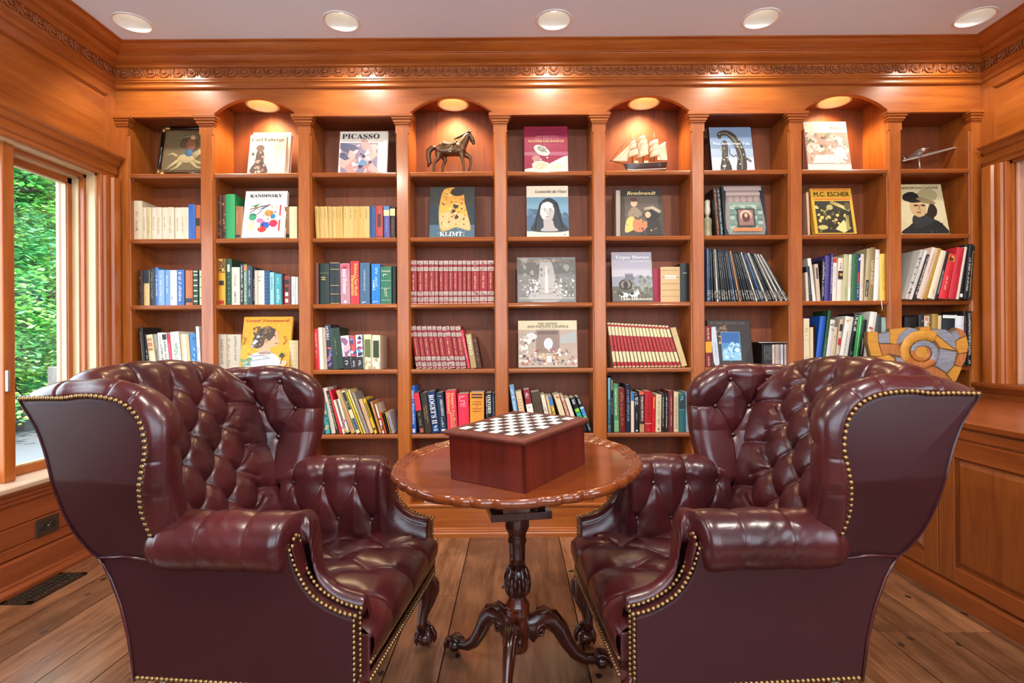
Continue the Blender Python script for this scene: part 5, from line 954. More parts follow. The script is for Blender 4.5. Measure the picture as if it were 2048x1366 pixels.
SAIL = col('#E4D4B0', .8)
def sail(c, w, h, bulge, skew=0, M=None):
    P = np.zeros((7, 7, 3))
    for i in range(7):
        for j in range(7):
            a, b = i/6-.5, j/6-.5
            P[i, j] = (c.x+a*w*(1-.15*b)+b*skew*h, c.y-bulge*math.cos(a*PI)*math.cos(b*PI*.7)-a*w*.5, c.z+b*h-.1*h*math.cos(a*PI)*(1 if j < 3 else -.3)+a*w*.22)
    m = MB(); m.grid(P, SAIL); m.tube([P[0, 6], P[3, 6], P[6, 6]], .0013, SP, 5); return m.build('sail', sh_)
for u, v, w, h in ((1250, 300, .036, .022), (1250, 332, .046, .026), (1255, 390, .056, .034), (1335, 258, .042, .026), (1345, 300, .05, .03), (1348, 345, .056, .034), (1345, 392, .06, .036), (1445, 298, .05, .026), (1450, 345, .05, .032), (1452, 395, .046, .032)):
    sail(s_(u, v), w*1.0, h, .014)
def tri(pts, b=.008):
    m = MB(); p0, p1, p2 = pts; P = np.zeros((8, 8, 3))
    for i in range(8):
        for j in range(8):
            f, g = i/7, j/7; q = p0*(1-f)+(p1*(1-g)+p2*g)*f; P[i, j] = (q.x, q.y-b*math.sin(PI*f)*math.sin(PI*g), q.z)
    m.grid(P, SAIL); return m.build('sail', sh_)
tri((s_(1235, 310), s_(1070, 462), s_(1150, 465))); tri((s_(1232, 340), s_(1130, 462), s_(1205, 466))); tri((s_(1240, 300), s_(1165, 400), s_(1225, 400)))
tri((s_(1555, 285), s_(1480, 330), s_(1570, 455))); tri((s_(1480, 330), s_(1480, 455), s_(1570, 455)))
m = MB()
for a, b in (((1250, 215), (1052, 460)), ((1350, 200), (1250, 400)), ((1451, 215), (1350, 400)), ((1451, 212), (1560, 300)), ((1250, 230), (1190, 490)), ((1350, 230), (1420, 490)), ((1350, 230), (1290, 490)), ((1451, 240), (1510, 490)), ((1451, 240), (1410, 490)), ((1250, 240), (1300, 490))):
    for dy in (-.018, .018): m.tube([s_(*a), s_(*b, dy)], .0006, col('#4A3A2A', .8), 4)
m.build('rigging', sh_)
m = MB(); BR2 = col('#C8B890', .3, .6)
for i in range(16): c = s_(1195+22*i, 488, R.uniform(-.015, .015)); m.ball(c, (.004, .004, .005), R.choice((BR2, HUL, SP)), 6, 5)
for u in (1285, 1375): c = s_(u, 480); m.box(c.x-.012, c.x+.012, c.y-.006, c.y+.006, c.z-.004, c.z+.01, BR2)
m.build('deck_fittings', sh_)

# silver aeroplane
Ya = 3.37
def a_(u, v, dy=0): p = pxp(1740+u/6.207, 200+v/6.207, Ya); p.y += dy; return p
ar = root('model_aeroplane', 'polished silver model aeroplane on a thin stand', 'model aeroplane', (a_(622, 840).x, Ya, SHZ[0]))
SV = col('#DAD2CC', .3, .75)
m = MB(); c0 = a_(600, 655); m.tube([c0+Vector((0, -.05, .004)), c0+Vector((0, -.042, .003)), c0, c0+Vector((-.004, .06, -.008)), c0+Vector((-.008, .11, -.016))], [.009, .0145, .0165, .012, .004], SV, 16); m.build('fuselage', ar)
m = MB()
l, r = a_(395, 752), a_(1070, 582); P = np.zeros((13, 8, 3))
for i in range(13):
    f = i/12; q = l*(1-f)+r*f; ch = .04*(1-.55*abs(f-.32)/.68)
    for j in range(8):
        t = 2*PI*j/8; P[i, j] = (q.x, q.y+ch*.5*math.cos(t), q.z+.0045*math.sin(t)-.002+ch*.26*math.cos(t))
m.grid(P, SV, closev=True)
for e in (0, 12): m.poly([tuple(P[e, j]) for j in range(8)], SV)
m.build('wing', ar)
m = MB(); t0 = c0+Vector((-.008, .10, -.014)); d = (a_(805, 715)-a_(500, 775)); d.normalize()
m.tube([t0-d*.055, t0+d*.055], .003, SV, 8, flat=(1, 1)); m.tube([t0, t0+Vector((-.01, .012, .04))], [.006, .003], SV, 8); m.build('tailplane', ar)
m = MB(); m.tube([c0+Vector((.0, -.056, .004)), c0+Vector((0, -.05, .004))], .004, SV, 10); m.tube([c0+Vector((-.025, -.053, -.004)), c0+Vector((.025, -.053, .012))], .0022, SV, 6); m.build('propeller', ar)
m = MB(); f0 = a_(622, 838); f0.z = SHZ[0]; m.tube([c0+Vector((0, 0, -.014)), Vector((f0.x, Ya, SHZ[0]+.006))], [.004, .0055], SV, 10); m.lathe([(.02, 0), (.02, .004), (.008, .008), (.004, .01)], SV, 20, M=Matrix.Translation((f0.x, Ya, SHZ[0]+.0005))); m.build('stand', ar)

# scent bottle on the second shelf, compact disc rack on the fourth
X, z = on_shelf(1415, 1, 3.36)
bt = root('glass_bottle', 'small clear glass bottle with tall stopper beside the dark leaning books', 'bottle', (X, 3.36, z))
GL = bpy.data.materials.new('bottle_glass'); GL.use_nodes = True; b = GL.node_tree.nodes['Principled BSDF']; b.inputs['Base Color'].default_value = lin('#D8D2A8'); b.inputs['Roughness'].default_value = .08; b.inputs['Transmission Weight'].default_value = .6
T = Matrix.Translation((X, 3.36, z+.0006))
m = MB(); m.lathe([(.026, 0), (.03, .006), (.027, .02), (.025, .06), (.027, .10), (.028, .115), (.014, .125), (.012, .135)], GL, 16, M=T); m.build('flask', bt)
m = MB(); m.lathe([(.012, .136), (.016, .15), (.02, .17), (.016, .20), (.018, .225), (.006, .235)], col('#D6CBB0', .25), 16, M=T); m.build('stopper', bt)
Yr = 3.30; X0 = at(1520, 735, Yr)[0]; X1 = at(1577, 735, Yr)[0]; z = SHZ[3]; Ht = at(1550, 686, Yr)[1]-z
rk = root('disc_rack', 'small black rack with a chrome top holding disc cases', 'rack', ((X0+X1)/2, Yr, z))
BKM = col('#14120F', .5)
m = MB(); m.box(X0+.012, X0+.02, Yr, Yr+.14, z+.001, z+Ht, BKM); m.box(X1-.008, X1, Yr, Yr+.14, z+.001, z+Ht, BKM); m.box(X0+.012, X1, Yr, Yr+.14, z+.001, z+.008, BKM); m.box(X0+.02, X1, Yr+.13, Yr+.14, z, z+Ht, BKM); m.build('frame', rk)
m = MB(); m.box(X0-.012, X1+.012, Yr-.012, Yr+.14, z+Ht, z+Ht+.007, col('#B8B2A8', .2, .9), bev=.002); m.build('top', rk)
xx = X0+.024
for i, c in enumerate(['#1C211C', '#20261F', '#181C1A', '#222A24', '#1A1E1C', '#D8D0C4', '#B88A78', '#C8B8A0', '#A8A4A8', '#8A8890', '#E0DCD4', '#6A6670', '#C8C4C0']):
    w = .0105
    if xx+w > X1-.009: break
    m = MB(); m.box(xx, xx+w-.0006, Yr+.004, Yr+.125, z+.0085, z+.0085+.125, col(c, .2)); dashes(m, xx+w/2, z+.12, Yr+.0036, .08, .005, col('#8A8A84' if i < 5 else '#4A4640', .4))
    tag(m.build('disc_case', loc=(xx, Yr, z+.0085)), f'{"dark green" if i < 5 else "pale"} disc case, {ORD[i]} from left in the small black rack', 'disc case', 'disc cases in the rack'); xx += w
m = MB(); X = at(850, 1005, 3.33)[0]
m.box(X, X+.055, 3.30, 3.42, SHZ[5]+.0006, SHZ[5]+.025, col('#E8E4DC', .7)); m.box(X+.001, X+.054, 3.301, 3.419, SHZ[5]+.0256, SHZ[5]+.028, col('#CFCBC4', .7))
tag(m.build('paper_stack', loc=(X, 3.30, SHZ[5])), 'small white stack of paper on the lowest shelf below the table edge', 'paper')

# carved wooden plaque with ammonite, standing on the counter
Yp = 3.12
def q_(u, v): return at(1700+u/3.414, 480+v/3.414, Yp)
OUT = [(120, 625), (185, 625), (190, 640), (265, 625), (270, 607), (400, 595), (440, 605), (500, 590), (545, 590), (555, 605), (650, 610), (680, 630), (725, 598), (760, 610), (795, 655), (803, 720), (790, 800), (760, 880), (712, 960), (640, 1010), (520, 1055), (400, 1050), (290, 1000), (200, 905), (140, 800), (118, 700)]
ctr = q_(470, 790)
pq = root('carved_plaque', 'round carved wood plaque of an ammonite in orange and grey blue pieces', 'plaque', (ctr[0], Yp, .803))
lowz = min(q_(*p)[1] for p in OUT)
PL = lambda u, v: (q_(u, v)[0], q_(u, v)[1]-(lowz-.804)*max(0, (v-900)/155))
YEL = wood('plaque_ochre', '#DCA038', '#B87A24', 0, rough=.4, coat=.3, fine=2, scale=6, bump=.5); ORG = wood('plaque_orange', '#C47A34', '#A05C22', 2, rough=.4, coat=.3, fine=2, scale=6, bump=.5); BLU = wood('plaque_grey_blue', '#9CA2B0', '#6E7484', 0, rough=.4, coat=.3, fine=2, scale=6, bump=.5); DKG = col('#6E5230', .7)
def piece(pts, mt, y, parent, name, th=.006):
    m = MB(); P = [PL(*p) for p in pts]; n = len(P); cx = sum(p[0] for p in P)/n; cz = sum(p[1] for p in P)/n
    I = [(cx+(p[0]-cx)*.97-.0, cz+(p[1]-cz)*.97) for p in P]
    m.add([(p[0], y, p[1]) for p in P]+[(p[0], y-th, p[1]) for p in I], [(i, (i+1) % n, n+(i+1) % n, n+i) for i in range(n)]+[list(range(n, 2*n))], mt)
    return m.build(name, parent)
m = MB(); m.prism([PL(*p) for p in OUT], Yp, Yp+.03, 1, DKG); m.build('backing', pq)
for mt, pts in ((YEL, [(120, 625), (185, 627), (190, 705), (215, 790), (180, 795), (140, 790), (118, 700)]), (BLU, [(190, 640), (265, 627), (268, 705), (195, 705)]), (YEL, [(270, 608), (390, 597), (330, 650), (310, 712), (268, 705)]), (BLU, [(395, 596), (440, 606), (500, 640), (550, 660), (480, 640), (400, 645), (345, 700), (312, 712), (330, 650)]),
                (YEL, [(465, 600), (545, 590), (540, 640), (500, 635)]), (YEL, [(558, 640), (600, 660), (690, 735), (720, 755), (610, 735), (590, 700), (550, 665)]), (BLU, [(555, 608), (650, 612), (700, 650), (715, 700), (720, 750), (690, 730), (600, 655), (560, 635)]), (BLU, [(682, 632), (720, 615), (750, 660), (725, 680), (710, 690), (700, 650)]), (ORG, [(725, 600), (760, 612), (790, 650), (750, 668), (722, 617)]), (YEL, [(720, 690), (790, 655), (803, 720), (795, 765), (740, 775), (722, 740)]),
                (ORG, [(195, 710), (330, 712), (345, 795), (260, 775), (220, 790)]), (YEL, [(180, 800), (258, 782), (298, 810), (305, 850), (225, 850)]), (BLU, [(305, 800), (400, 805), (460, 860), (440, 900), (320, 860)]), (BLU, [(610, 740), (725, 765), (700, 860), (655, 905), (580, 860), (600, 800)]), (ORG, [(738, 780), (795, 770), (780, 830), (750, 865), (712, 850)]), (YEL, [(712, 858), (760, 868), (720, 950), (700, 955), (662, 915)]),
                (YEL, [(225, 858), (320, 868), (440, 905), (440, 960), (400, 1040), (290, 990), (200, 900)]), (ORG, [(460, 900), (520, 862), (580, 870), (650, 910), (640, 960), (560, 990), (450, 960)]), (ORG, [(650, 920), (708, 962), (640, 1008), (570, 1000)]), (YEL, [(450, 968), (560, 998), (520, 1048), (410, 1042)])):
    piece(pts, mt, Yp, pq, 'inlay')
m = MB(); cx, cy = 490, 770
def whorl(a0, a1, mt, n=60):
    pts, rs = [], []
    for k in range(n+1):
        a = a0+(a1-a0)*k/n; r = 150*math.exp(-.1*a)
        c = q_(cx+r*math.cos(-a-1.0), cy+r*math.sin(-a-1.0)*.85)
        pts.append((c[0], Yp-.004, c[1])); rs.append(r*2.15e-4*(1+.035*math.sin(a*14)))
    m.tube(pts, rs, mt, 14, flat=(.45, 1))
whorl(0, 2.6, YEL); whorl(2.55, 4.6, ORG); whorl(4.55, 8.2, BLU); whorl(8.15, 12.4, ORG)
c = q_(cx, cy); m.ball((c[0], Yp-.002, c[1]), (.045, .005, .04), YEL, 20, 6)
m.build('ammonite', pq)
tag(rk, None, None)
# ================================================================ table and game box
TCX, TCY, TCZ = .003, 1.85, .748
tb_ = root('tripod_table', 'round mahogany pie crust tripod table between the two armchairs', 'table', (TCX, TCY, 0))
TM = Matrix.Translation((TCX, TCY, TCZ)) @ Matrix.Rotation(math.atan(.052), 4, 'X') @ Matrix.Rotation(-math.atan(.03), 4, 'Y')
def rimr(t):
    k = 10; f = (t*k/(2*PI)) % 1.0            # ten repeats: one long bracket between two small ones
    a = abs(math.sin(PI*(f-.24)/.52))**.45 if .24 <= f <= .76 else abs(math.sin(PI*((f-.76) % 1.0)/.24))**.6*.75 if not (.0 <= f < .24) else abs(math.sin(PI*f/.24))**.6*.75
    return .404+.0105*a
prof = [(-.028, -.014), (-.014, -.0195), (-.003, -.0165), (.002, -.008), (.001, .001), (-.004, .008), (-.009, .0105), (-.013, .0075), (-.015, .003), (-.019, .0055), (-.023, .0065), (-.027, .003), (-.029, -.001), (-.033, .0005), (-.037, 0), (-.042, -.004)]
n = 480; P = np.zeros((len(prof), n, 3))
for i, (d, z) in enumerate(prof):
    for j in range(n):
        t = 2*PI*j/n; r = rimr(t)+d
        P[i, j] = (r*math.cos(t), r*math.sin(t), z)
m = MB(); m.grid(P, MAHOT, True, closev=True, M=TM)
m.poly([TM @ Vector(p) for p in P[-1]], MAHOT); m.poly([TM @ Vector(p) for p in P[0]], MAHOD); m.build('tabletop', tb_, fix=True)
m = MB(); m.box(-.10, .10, -.09, .09, .575, .60, MAHOD, M=Matrix.Translation((TCX, TCY, 0)) @ Matrix.Rotation(.18, 4, 'Z'), bev=.003)
for a in range(4): m.lathe([(.012, .60), (.02, .62), (.012, .64), (.02, .67), (.012, .70)], MAHOD, 10, M=Matrix.Translation((TCX, TCY, 0)) @ Matrix.Rotation(.18, 4, 'Z') @ Matrix.Translation((.07*(1 if a % 2 else -1), .06*(1 if a//2 else -1), 0)))
m.box(-.10, .10, -.09, .09, .685, .713, MAHOD, M=Matrix.Translation((TCX, TCY, 0)) @ Matrix.Rotation(.18, 4, 'Z'), bev=.003)
m.build('birdcage_block', tb_)
T = Matrix.Translation((TCX, TCY, 0))
m = MB()
m.lathe([(.040, .578), (.041, .565), (.041, .53), (.038, .52), (.031, .508), (.029, .495), (.032, .488), (.032, .48), (.028, .47), (.027, .43), (.026, .392)], MAHOD, 32, M=T)
m.lathe([(.026, .298), (.027, .288), (.033, .284), (.034, .278), (.040, .272), (.042, .262), (.038, .254), (.041, .246), (.041, .236), (.037, .228), (.036, .22), (.036, .125), (.030, .112), (.012, .105)], MAHO, 32, M=T)
m.build('column', tb_)
m = MB()
bp = [(.026, .394), (.031, .38), (.036, .36), (.0375, .338), (.035, .318), (.029, .302), (.025, .295)]
m.lathe(bp, MAHOD, 32, M=T)
for row_, (z0, off) in enumerate(((.295, 0), (.325, .5))):
    for k in range(9):
        a = 2*PI*(k+off)/9; pts = []
        for q in range(7):
            z = z0+.075*q/6
            r = np.interp(z, [p[1] for p in bp[::-1]], [p[0] for p in bp[::-1]])+.001
            pts.append((TCX+r*math.cos(a), TCY+r*math.sin(a), z))
        m.tube(pts, [.003, .0075, .0085, .008, .0065, .0045, .0015], MAHOD, 6)
        m.tube([(p[0]+.006*math.cos(a), p[1]+.006*math.sin(a), p[2]) for p in pts[1:6]], [.001, .0025, .0028, .002, .0008], MAHOD, 5)
m.build('carved_vase', tb_)
FEET = [(-.236, 2.05), (.288, 1.93), (-.055, 1.545)]
for fx, fy in FEET:
    dx, dy = fx-TCX, fy-TCY; Lf = math.hypot(dx, dy); ux, uy = dx/Lf, dy/Lf
    pt_ = lambda r, z: (TCX+ux*r, TCY+uy*r, z)
    m = MB()
    m.tube([pt_(*p) for p in ((.028, .165), (.06, .19), (.09, .205), (.12, .20), (.15, .165), (.175, .115), (.205, .07), (.24, .045), (.275, .038), (.30, .04))], [.045, .042, .038, .035, .030, .0255, .022, .02, .02, .022], MAHOD, 14, flat=(.62, 1))
    nx, ny = -uy, ux
    for s in (-1, 1):      # scroll on each cheek
        q = lambda r, z, o: (TCX+ux*r+nx*s*o, TCY+uy*r+ny*s*o, z)
        m.tube([q(.075+.028*math.exp(-.16*k)*math.cos(k*.75+.4), .175+.03*math.exp(-.16*k)*math.sin(k*.75+.4), .024) for k in range(14)], [.007-.0003*k for k in range(14)], MAHOD, 6)
    for k in range(5):     # leaf carving on the knee
        o = (k-2)*.009
        m.tube([(TCX+ux*r+nx*o*(1-.5*i/5), TCY+uy*r+ny*o*(1-.5*i/5), z) for i, (r, z) in enumerate(((.07, .232), (.10, .238), (.135, .214), (.162, .168), (.18, .128), (.196, .092)))], [.005, .0065, .006, .005, .004, .001], MAHOD, 6)
    lg = m.build('leg', tb_)
    m = MB()
    m.ball(pt_(.305, .026), (.026, .026, .0255), MAHOD, 14, 9)
    for s in (-1.6, -.55, .55, 1.6):
        o = s*.0105
        q = lambda r, z: (TCX+ux*r+nx*o*(1.2 if r > .3 else .8), TCY+uy*r+ny*o*(1.2 if r > .3 else .8), z)
        m.tube([q(.275, .048), q(.30, .057), q(.322, .048), q(.334, .026), q(.336, .006)], [.008, .0095, .0095, .0085, .004], MAHOD, 8)
    m.build('paw_foot', lg)

def on_top(x, y):
    u, v = uv(x, y); d = Vector((u/FPX, 1, -v/FPX)); o = Vector((0, 0, EYE))
    N = TM.to_3x3() @ Vector((0, 0, 1)); t = (TM.translation-o).dot(N)/d.dot(N)
    return TM.inverted() @ (o+d*t)
pL, pF, pR = on_top(897, 957), on_top(1050, 985), on_top(1177, 927)
e1 = (pR-pF); e2 = (pL-pF); l1, l2 = e1.length, e2.length
a1 = math.atan2(e1.y, e1.x); a2 = math.atan2(e2.y, e2.x); mid = (a1+a2)/2; ang = mid-PI/4
ctr = pF+Vector((math.cos(ang), math.sin(ang), 0))*l1/2+Vector((math.cos(ang+PI/2), math.sin(ang+PI/2), 0))*l2/2
print('BOX', l1, l2, math.degrees(a2-a1), ang, ctr)
BXM = TM @ Matrix.Translation((ctr.x, ctr.y, -.0035)) @ Matrix.Rotation(ang, 4, 'Z')
gb = root('chess_box', 'dark red wooden chess box standing on the round table', 'game box')
gb.location = BXM.translation; gb.rotation_euler = BXM.to_euler()
hx, hy, hh = l1/2, l2/2, .135
m = MB(); w = .008
for a in ((-hx, hx, -hy, -hy+w), (-hx, hx, hy-w, hy), (-hx, -hx+w, -hy, hy), (hx-w, hx, -hy, hy)): m.box(*a, 0, hh, BOXW, bev=.0012)
m.box(-hx+.002, hx-.002, -hy+.002, hy-.002, .001, .006, BOXW); m.build('body', gb, world=False)
m = MB(); o = .013
prof = [(0, hh+.0005), (o*.55, hh+.0005), (o*.8, hh+.004), (o, hh+.007), (o, hh+.012), (o*.7, hh+.016), (o*.3, hh+.018), (0, hh+.0185)]
P = np.array([[(s*(hx+p), t*(hy+p), z) for s, t in ((-1, -1), (1, -1), (1, 1), (-1, 1))] for p, z in prof])
m.grid(P, LIDW, False, closev=True); m.poly(P[-1], LIDW); m.poly(P[0][::-1], LIDW); m.build('lid', gb, world=False)
m = MB(); CW = col('#E4E8E4', .35); CD = col('#3A2320', .4); mg = .022; sx, sy = (2*hx-2*mg)/8, (2*hy-2*mg)/8
for i in range(8):
    for j in range(8):
        x0, y0 = -hx+mg+i*sx, -hy+mg+j*sy
        m.box(x0, x0+sx, y0, y0+sy, hh+.0184, hh+.0192, CD if (i+j) % 2 == 0 else CW)
m.build('chessboard', gb, world=False)

# ================================================================ wing chairs
def leather():
    m, nt, b = node_mat('oxblood_leather'); N, L = nt.nodes.new, nt.links.new
    tc = N('ShaderNodeTexCoord')
    n1 = N('ShaderNodeTexNoise'); n1.inputs['Scale'].default_value = 5; n1.inputs['Detail'].default_value = 4
    L(tc.outputs['Object'], n1.inputs['Vector'])
    rp = N('ShaderNodeValToRGB'); e = rp.color_ramp.elements
    e[0].position = .3; e[0].color = lin('#330F12'); e[1].position = .75; e[1].color = lin('#541C1E')
    L(n1.outputs['Fac'], rp.inputs[0]); L(rp.outputs[0], b.inputs['Base Color'])
    v = N('ShaderNodeTexVoronoi'); v.inputs['Scale'].default_value = 420; L(tc.outputs['Object'], v.inputs['Vector'])
    n2 = N('ShaderNodeTexNoise'); n2.inputs['Scale'].default_value = 28; n2.inputs['Detail'].default_value = 5; n2.inputs['Distortion'].default_value = 1.5; L(tc.outputs['Object'], n2.inputs['Vector'])
    b1 = N('ShaderNodeBump'); b1.inputs['Strength'].default_value = .12; b1.inputs['Distance'].default_value = .0008; L(v.outputs['Distance'], b1.inputs['Height'])
    b2 = N('ShaderNodeBump'); b2.inputs['Strength'].default_value = .16; b2.inputs['Distance'].default_value = .004; L(n2.outputs['Fac'], b2.inputs['Height']); L(b1.outputs['Normal'], b2.inputs['Normal'])
    L(b2.outputs['Normal'], b.inputs['Normal'])
    mr = N('ShaderNodeMapRange'); mr.inputs['To Min'].default_value = .22; mr.inputs['To Max'].default_value = .36; L(n1.outputs['Fac'], mr.inputs[0]); L(mr.outputs[0], b.inputs['Roughness'])
    b.inputs['Coat Weight'].default_value = .22; b.inputs['Coat Roughness'].default_value = .2
    return m
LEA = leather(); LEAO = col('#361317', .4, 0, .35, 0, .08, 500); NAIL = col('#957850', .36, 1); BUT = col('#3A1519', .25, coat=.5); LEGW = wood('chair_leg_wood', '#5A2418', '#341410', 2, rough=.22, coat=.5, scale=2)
def normals(P):
    du = np.gradient(P, axis=0); dv = np.gradient(P, axis=1); n = np.cross(du, dv)
    return n/np.maximum(np.linalg.norm(n, axis=2, keepdims=True), 1e-9)
def tuft(q, buttons, segs, deep=.022, puff=.008, r1=.034, r2=.0055, cr=.006):
    """height of the padding at 2-D points q (..,2): thin creases along segs, dimples at the buttons"""
    d = np.full(q.shape[:-1], 9.)
    for a, b in segs:
        a = np.array(a); b = np.array(b); ab = b-a; L = max(ab @ ab, 1e-9)
        t = np.clip(((q-a) @ ab)/L, 0, 1)
        d = np.minimum(d, np.linalg.norm(q-a-t[..., None]*ab, axis=-1))
    db = np.full(q.shape[:-1], 9.)
    for b in buttons: db = np.minimum(db, np.linalg.norm(q-np.array(b), axis=-1))
    return puff*(1-np.exp(-(d/.035)**1.3))-cr*np.exp(-d/r2)-deep*np.exp(-db/r1)
def hermite(pts, n):
    """smooth open curve through pts (k,2/3), n samples"""
    pts = np.array(pts, float); k = len(pts); t = np.linspace(0, k-1, n); out = []
    for x in t:
        i = min(int(x), k-2); f = x-i
        p0, p1, p2, p3 = pts[max(i-1, 0)], pts[i], pts[i+1], pts[min(i+2, k-1)]
        out.append(.5*((2*p1)+(-p0+p2)*f+(2*p0-5*p1+4*p2-p3)*f*f+(-p0+3*p1-3*p2+p3)*f**3))
    return np.array(out)
def resample(pts, step):
    pts = np.array(pts, float); d = np.r_[0, np.cumsum(np.linalg.norm(np.diff(pts, axis=0), axis=1))]
    n = max(2, int(round(d[-1]/step))+1); t = np.linspace(0, d[-1], n)
    return np.stack([np.interp(t, d, pts[:, k]) for k in range(pts.shape[1])], 1)
OUTL = [(-.553, .588), (-.515, .655), (-.500, .702), (-.492, .758), (-.487, .821), (-.483, .884), (-.486, .950), (-.511, .994), (-.552, 1.027), (-.595, 1.047), (-.635, 1.056), (-.683, 1.060), (-.753, 1.056), (-.81, 1.054), (-.881, 1.037), (-.926, 1.014),
        (-.896, .970), (-.867, .93), (-.843, .879), (-.826, .828), (-.806, .751), (-.780, .682), (-.746, .628), (-.706, .590), (-.653, .594), (-.598, .593)]
NAILL = [(-.553, .592), (-.570, .624), (-.583, .668), (-.590, .718), (-.586, .756), (-.575, .806), (-.565, .85), (-.558, .883), (-.561, .92), (-.574, .959), (-.602, .99), (-.636, 1.010), (-.677, 1.018), (-.719, 1.019), (-.775, 1.012), (-.845, 1.011), (-.916, 1.008)]
NAILL = [(x+.040*min(1, max(0, (x+.72)/.12)), z) for x, z in NAILL]
OUTL = [(x+.012*min(1, max(0, (x+.72)/.12)), z) for x, z in OUTL]
WC = np.array((-.69, .82))
NAILS = []                               # (point, normal) in chair space
def ray_r(poly, th):
    """distance from WC to the closed polyline in direction th"""
    poly = np.array(poly)-WC; ang = np.unwrap(np.arctan2(poly[:, 1], poly[:, 0])); rr = np.hypot(poly[:, 0], poly[:, 1])
    if ang[-1] < ang[0]: ang, rr = ang[::-1], rr[::-1]
    return lambda t: np.interp(t, ang, rr), ang[0], ang[-1]
def place_buttons(root_, pts):
    for p, nn in pts:
        m = MB(); M = Matrix.Translation(p) @ Vector(nn).to_track_quat('Z', 'Y').to_matrix().to_4x4()
        m.ball((0, 0, .001), (.0088, .0088, .006), BUT, 12, 7, M=M)
        m.build('tufting_button', root_, world=False)
def surf(root_, name, P, disp, sgn=1, closeu=False, closev=False):
    Nn = normals(P)*sgn
    Q = P+Nn*disp[..., None]
    m = MB(); m.grid(Q, LEA, True, closeu, closev)
    return m.build(name, root_, world=False), Q, Nn
def mir(P, s): P = np.array(P, float); P[..., 1] *= s; return P
def make_chair(label, loc, rz):
    ch = root('wing_armchair', label, 'armchair', loc, rz, 'tufted leather wing chairs')
    NAILS.clear()
    for s in (1, -1):
        # ------------ wing: padded inside, rolled edge, flat nailed outside
        oc = hermite(OUTL+[OUTL[0]], 420)[:-1]
        pol = oc-WC; ang = np.unwrap(np.arctan2(pol[:, 1], pol[:, 0]))
        if ang[-1] < ang[0]: ang = ang[::-1]; oc = oc[::-1]
        nl = hermite(NAILL, 80)-WC; na = np.unwrap(np.arctan2(nl[:, 1], nl[:, 0])); nr = np.hypot(nl[:, 0], nl[:, 1])
        o_ = np.argsort(na); na, nr = na[o_], nr[o_]
        nth = len(oc)
        th = np.arctan2(oc[:, 1]-WC[1], oc[:, 0]-WC[0]); ro = np.hypot(oc[:, 0]-WC[0], oc[:, 1]-WC[1])
        rn = np.zeros(nth)
        for i, t in enumerate(th):
            tt = t
            while tt < na[0]-1e-6: tt += 2*PI
            while tt > na[-1]+2*PI: tt -= 2*PI
            rn[i] = np.interp(tt, na, nr) if na[0] <= tt <= na[-1] else ro[i]-.003
        # soften the jump where the nails end
        for _ in range(3): rn = np.minimum(rn, (np.roll(rn, 1)+rn*2+np.roll(rn, -1))/4+.004)
        rn = np.minimum(rn, ro-.003)
        dirs = np.stack([np.cos(th), np.sin(th)], 1)
        rows = []
        for f in np.linspace(.0005, 1, 14):                       # outside panel
            y = .388+.004*(1-f*f); rows.append((rn*f, np.full(nth, y)))
        rows.append((rn+.0006, np.full(nth, .3868)))            # welt groove
        rows.append((rn+.002, np.full(nth, .392)))
        wroll = ro-rn
        for a in np.linspace(.25, PI/2, 7):                     # roll on the outside
            rows.append((rn+.002+(wroll-.002)*np.sin(a), .352+np.minimum(.042, wroll*.9)*np.cos(a)))
        for a in np.linspace(.15, PI/2, 9):                     # roll on the inside
            rows.append((ro-.05*(1-np.cos(a)), .352-.064*np.sin(a)))
        for f in np.linspace(0, 1, 56)[1:]: rows.append(((ro-.05)*(1-f)+.0003*f, np.full(nth, .288)))
        rows.reverse()
        P = np.zeros((len(rows), nth, 3))
        for i, (r, y) in enumerate(rows):
            P[i, :, 0] = WC[0]+dirs[:, 0]*r; P[i, :, 2] = WC[1]+dirs[:, 1]*r; P[i, :, 1] = y
        fl = .066*np.clip((P[..., 0]+1.0)/.5, 0, 1.08)*np.clip((P[..., 2]-.60)/.2, 0, 1)
        B = [(-.757, .995), (-.622, .998), (-.69, .893), (-.562, .893), (-.627, .782)]
        sg = [(B[0], B[2]), (B[1], B[2]), (B[1], B[3]), (B[2], B[4]), (B[3], B[4]), (B[0], (-.80, .90)), (B[1], (-.60, 1.08)), (B[0], (-.75, 1.08)), (B[3], (-.44, .889)), (B[4], (-.620, .60)), (B[2], (-.77, .87))]
        inside = P[..., 1] < .3525
        q = P[..., (0, 2)]
        D = np.where(inside, tuft(q, B, sg), 0)*np.clip((.36-P[..., 1])/.05, 0, 1)
        sg2 = [((-.487, .77), (-.6, .77)), ((-.487, .86), (-.58, .86)), ((-.553, 1.03), (-.59, .97)), ((-.63, 1.06), (-.64, 1.0)), ((-.80, 1.06), (-.80, 1.0))]
        edge = (P[..., 1] >= .335) & (np.hypot(P[..., 0]-WC[0], P[..., 2]-WC[1]) > rn[None, :]+.003)
        dd = np.full(q.shape[:-1], 9.)
        for a, b in sg2:
            a = np.array(a); b = np.array(b); ab = b-a; t = np.clip(((q-a) @ ab)/(ab @ ab), 0, 1); dd = np.minimum(dd, np.linalg.norm(q-a-t[..., None]*ab, axis=-1))
        D = D-np.where(edge, .004*np.exp(-dd/.004), 0)
        Nn = normals(P)
        Nn[:, 0] = Nn[:, 1]
        if Nn[5, 100, 1] > 0: Nn = -Nn                          # outward of the inside face is -y
        Q = P+Nn*D[..., None]; Q[..., 1] += fl
        m = MB(); m.grid(mir(Q, s), LEA, True, closev=True); o = m.build('wing', ch, world=False)
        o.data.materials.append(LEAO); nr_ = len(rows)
        fc = [1 if i >= nr_-14 else 0 for i in range(nr_-1) for _ in range(nth)]; o.data.polygons.foreach_set('material_index', fc)
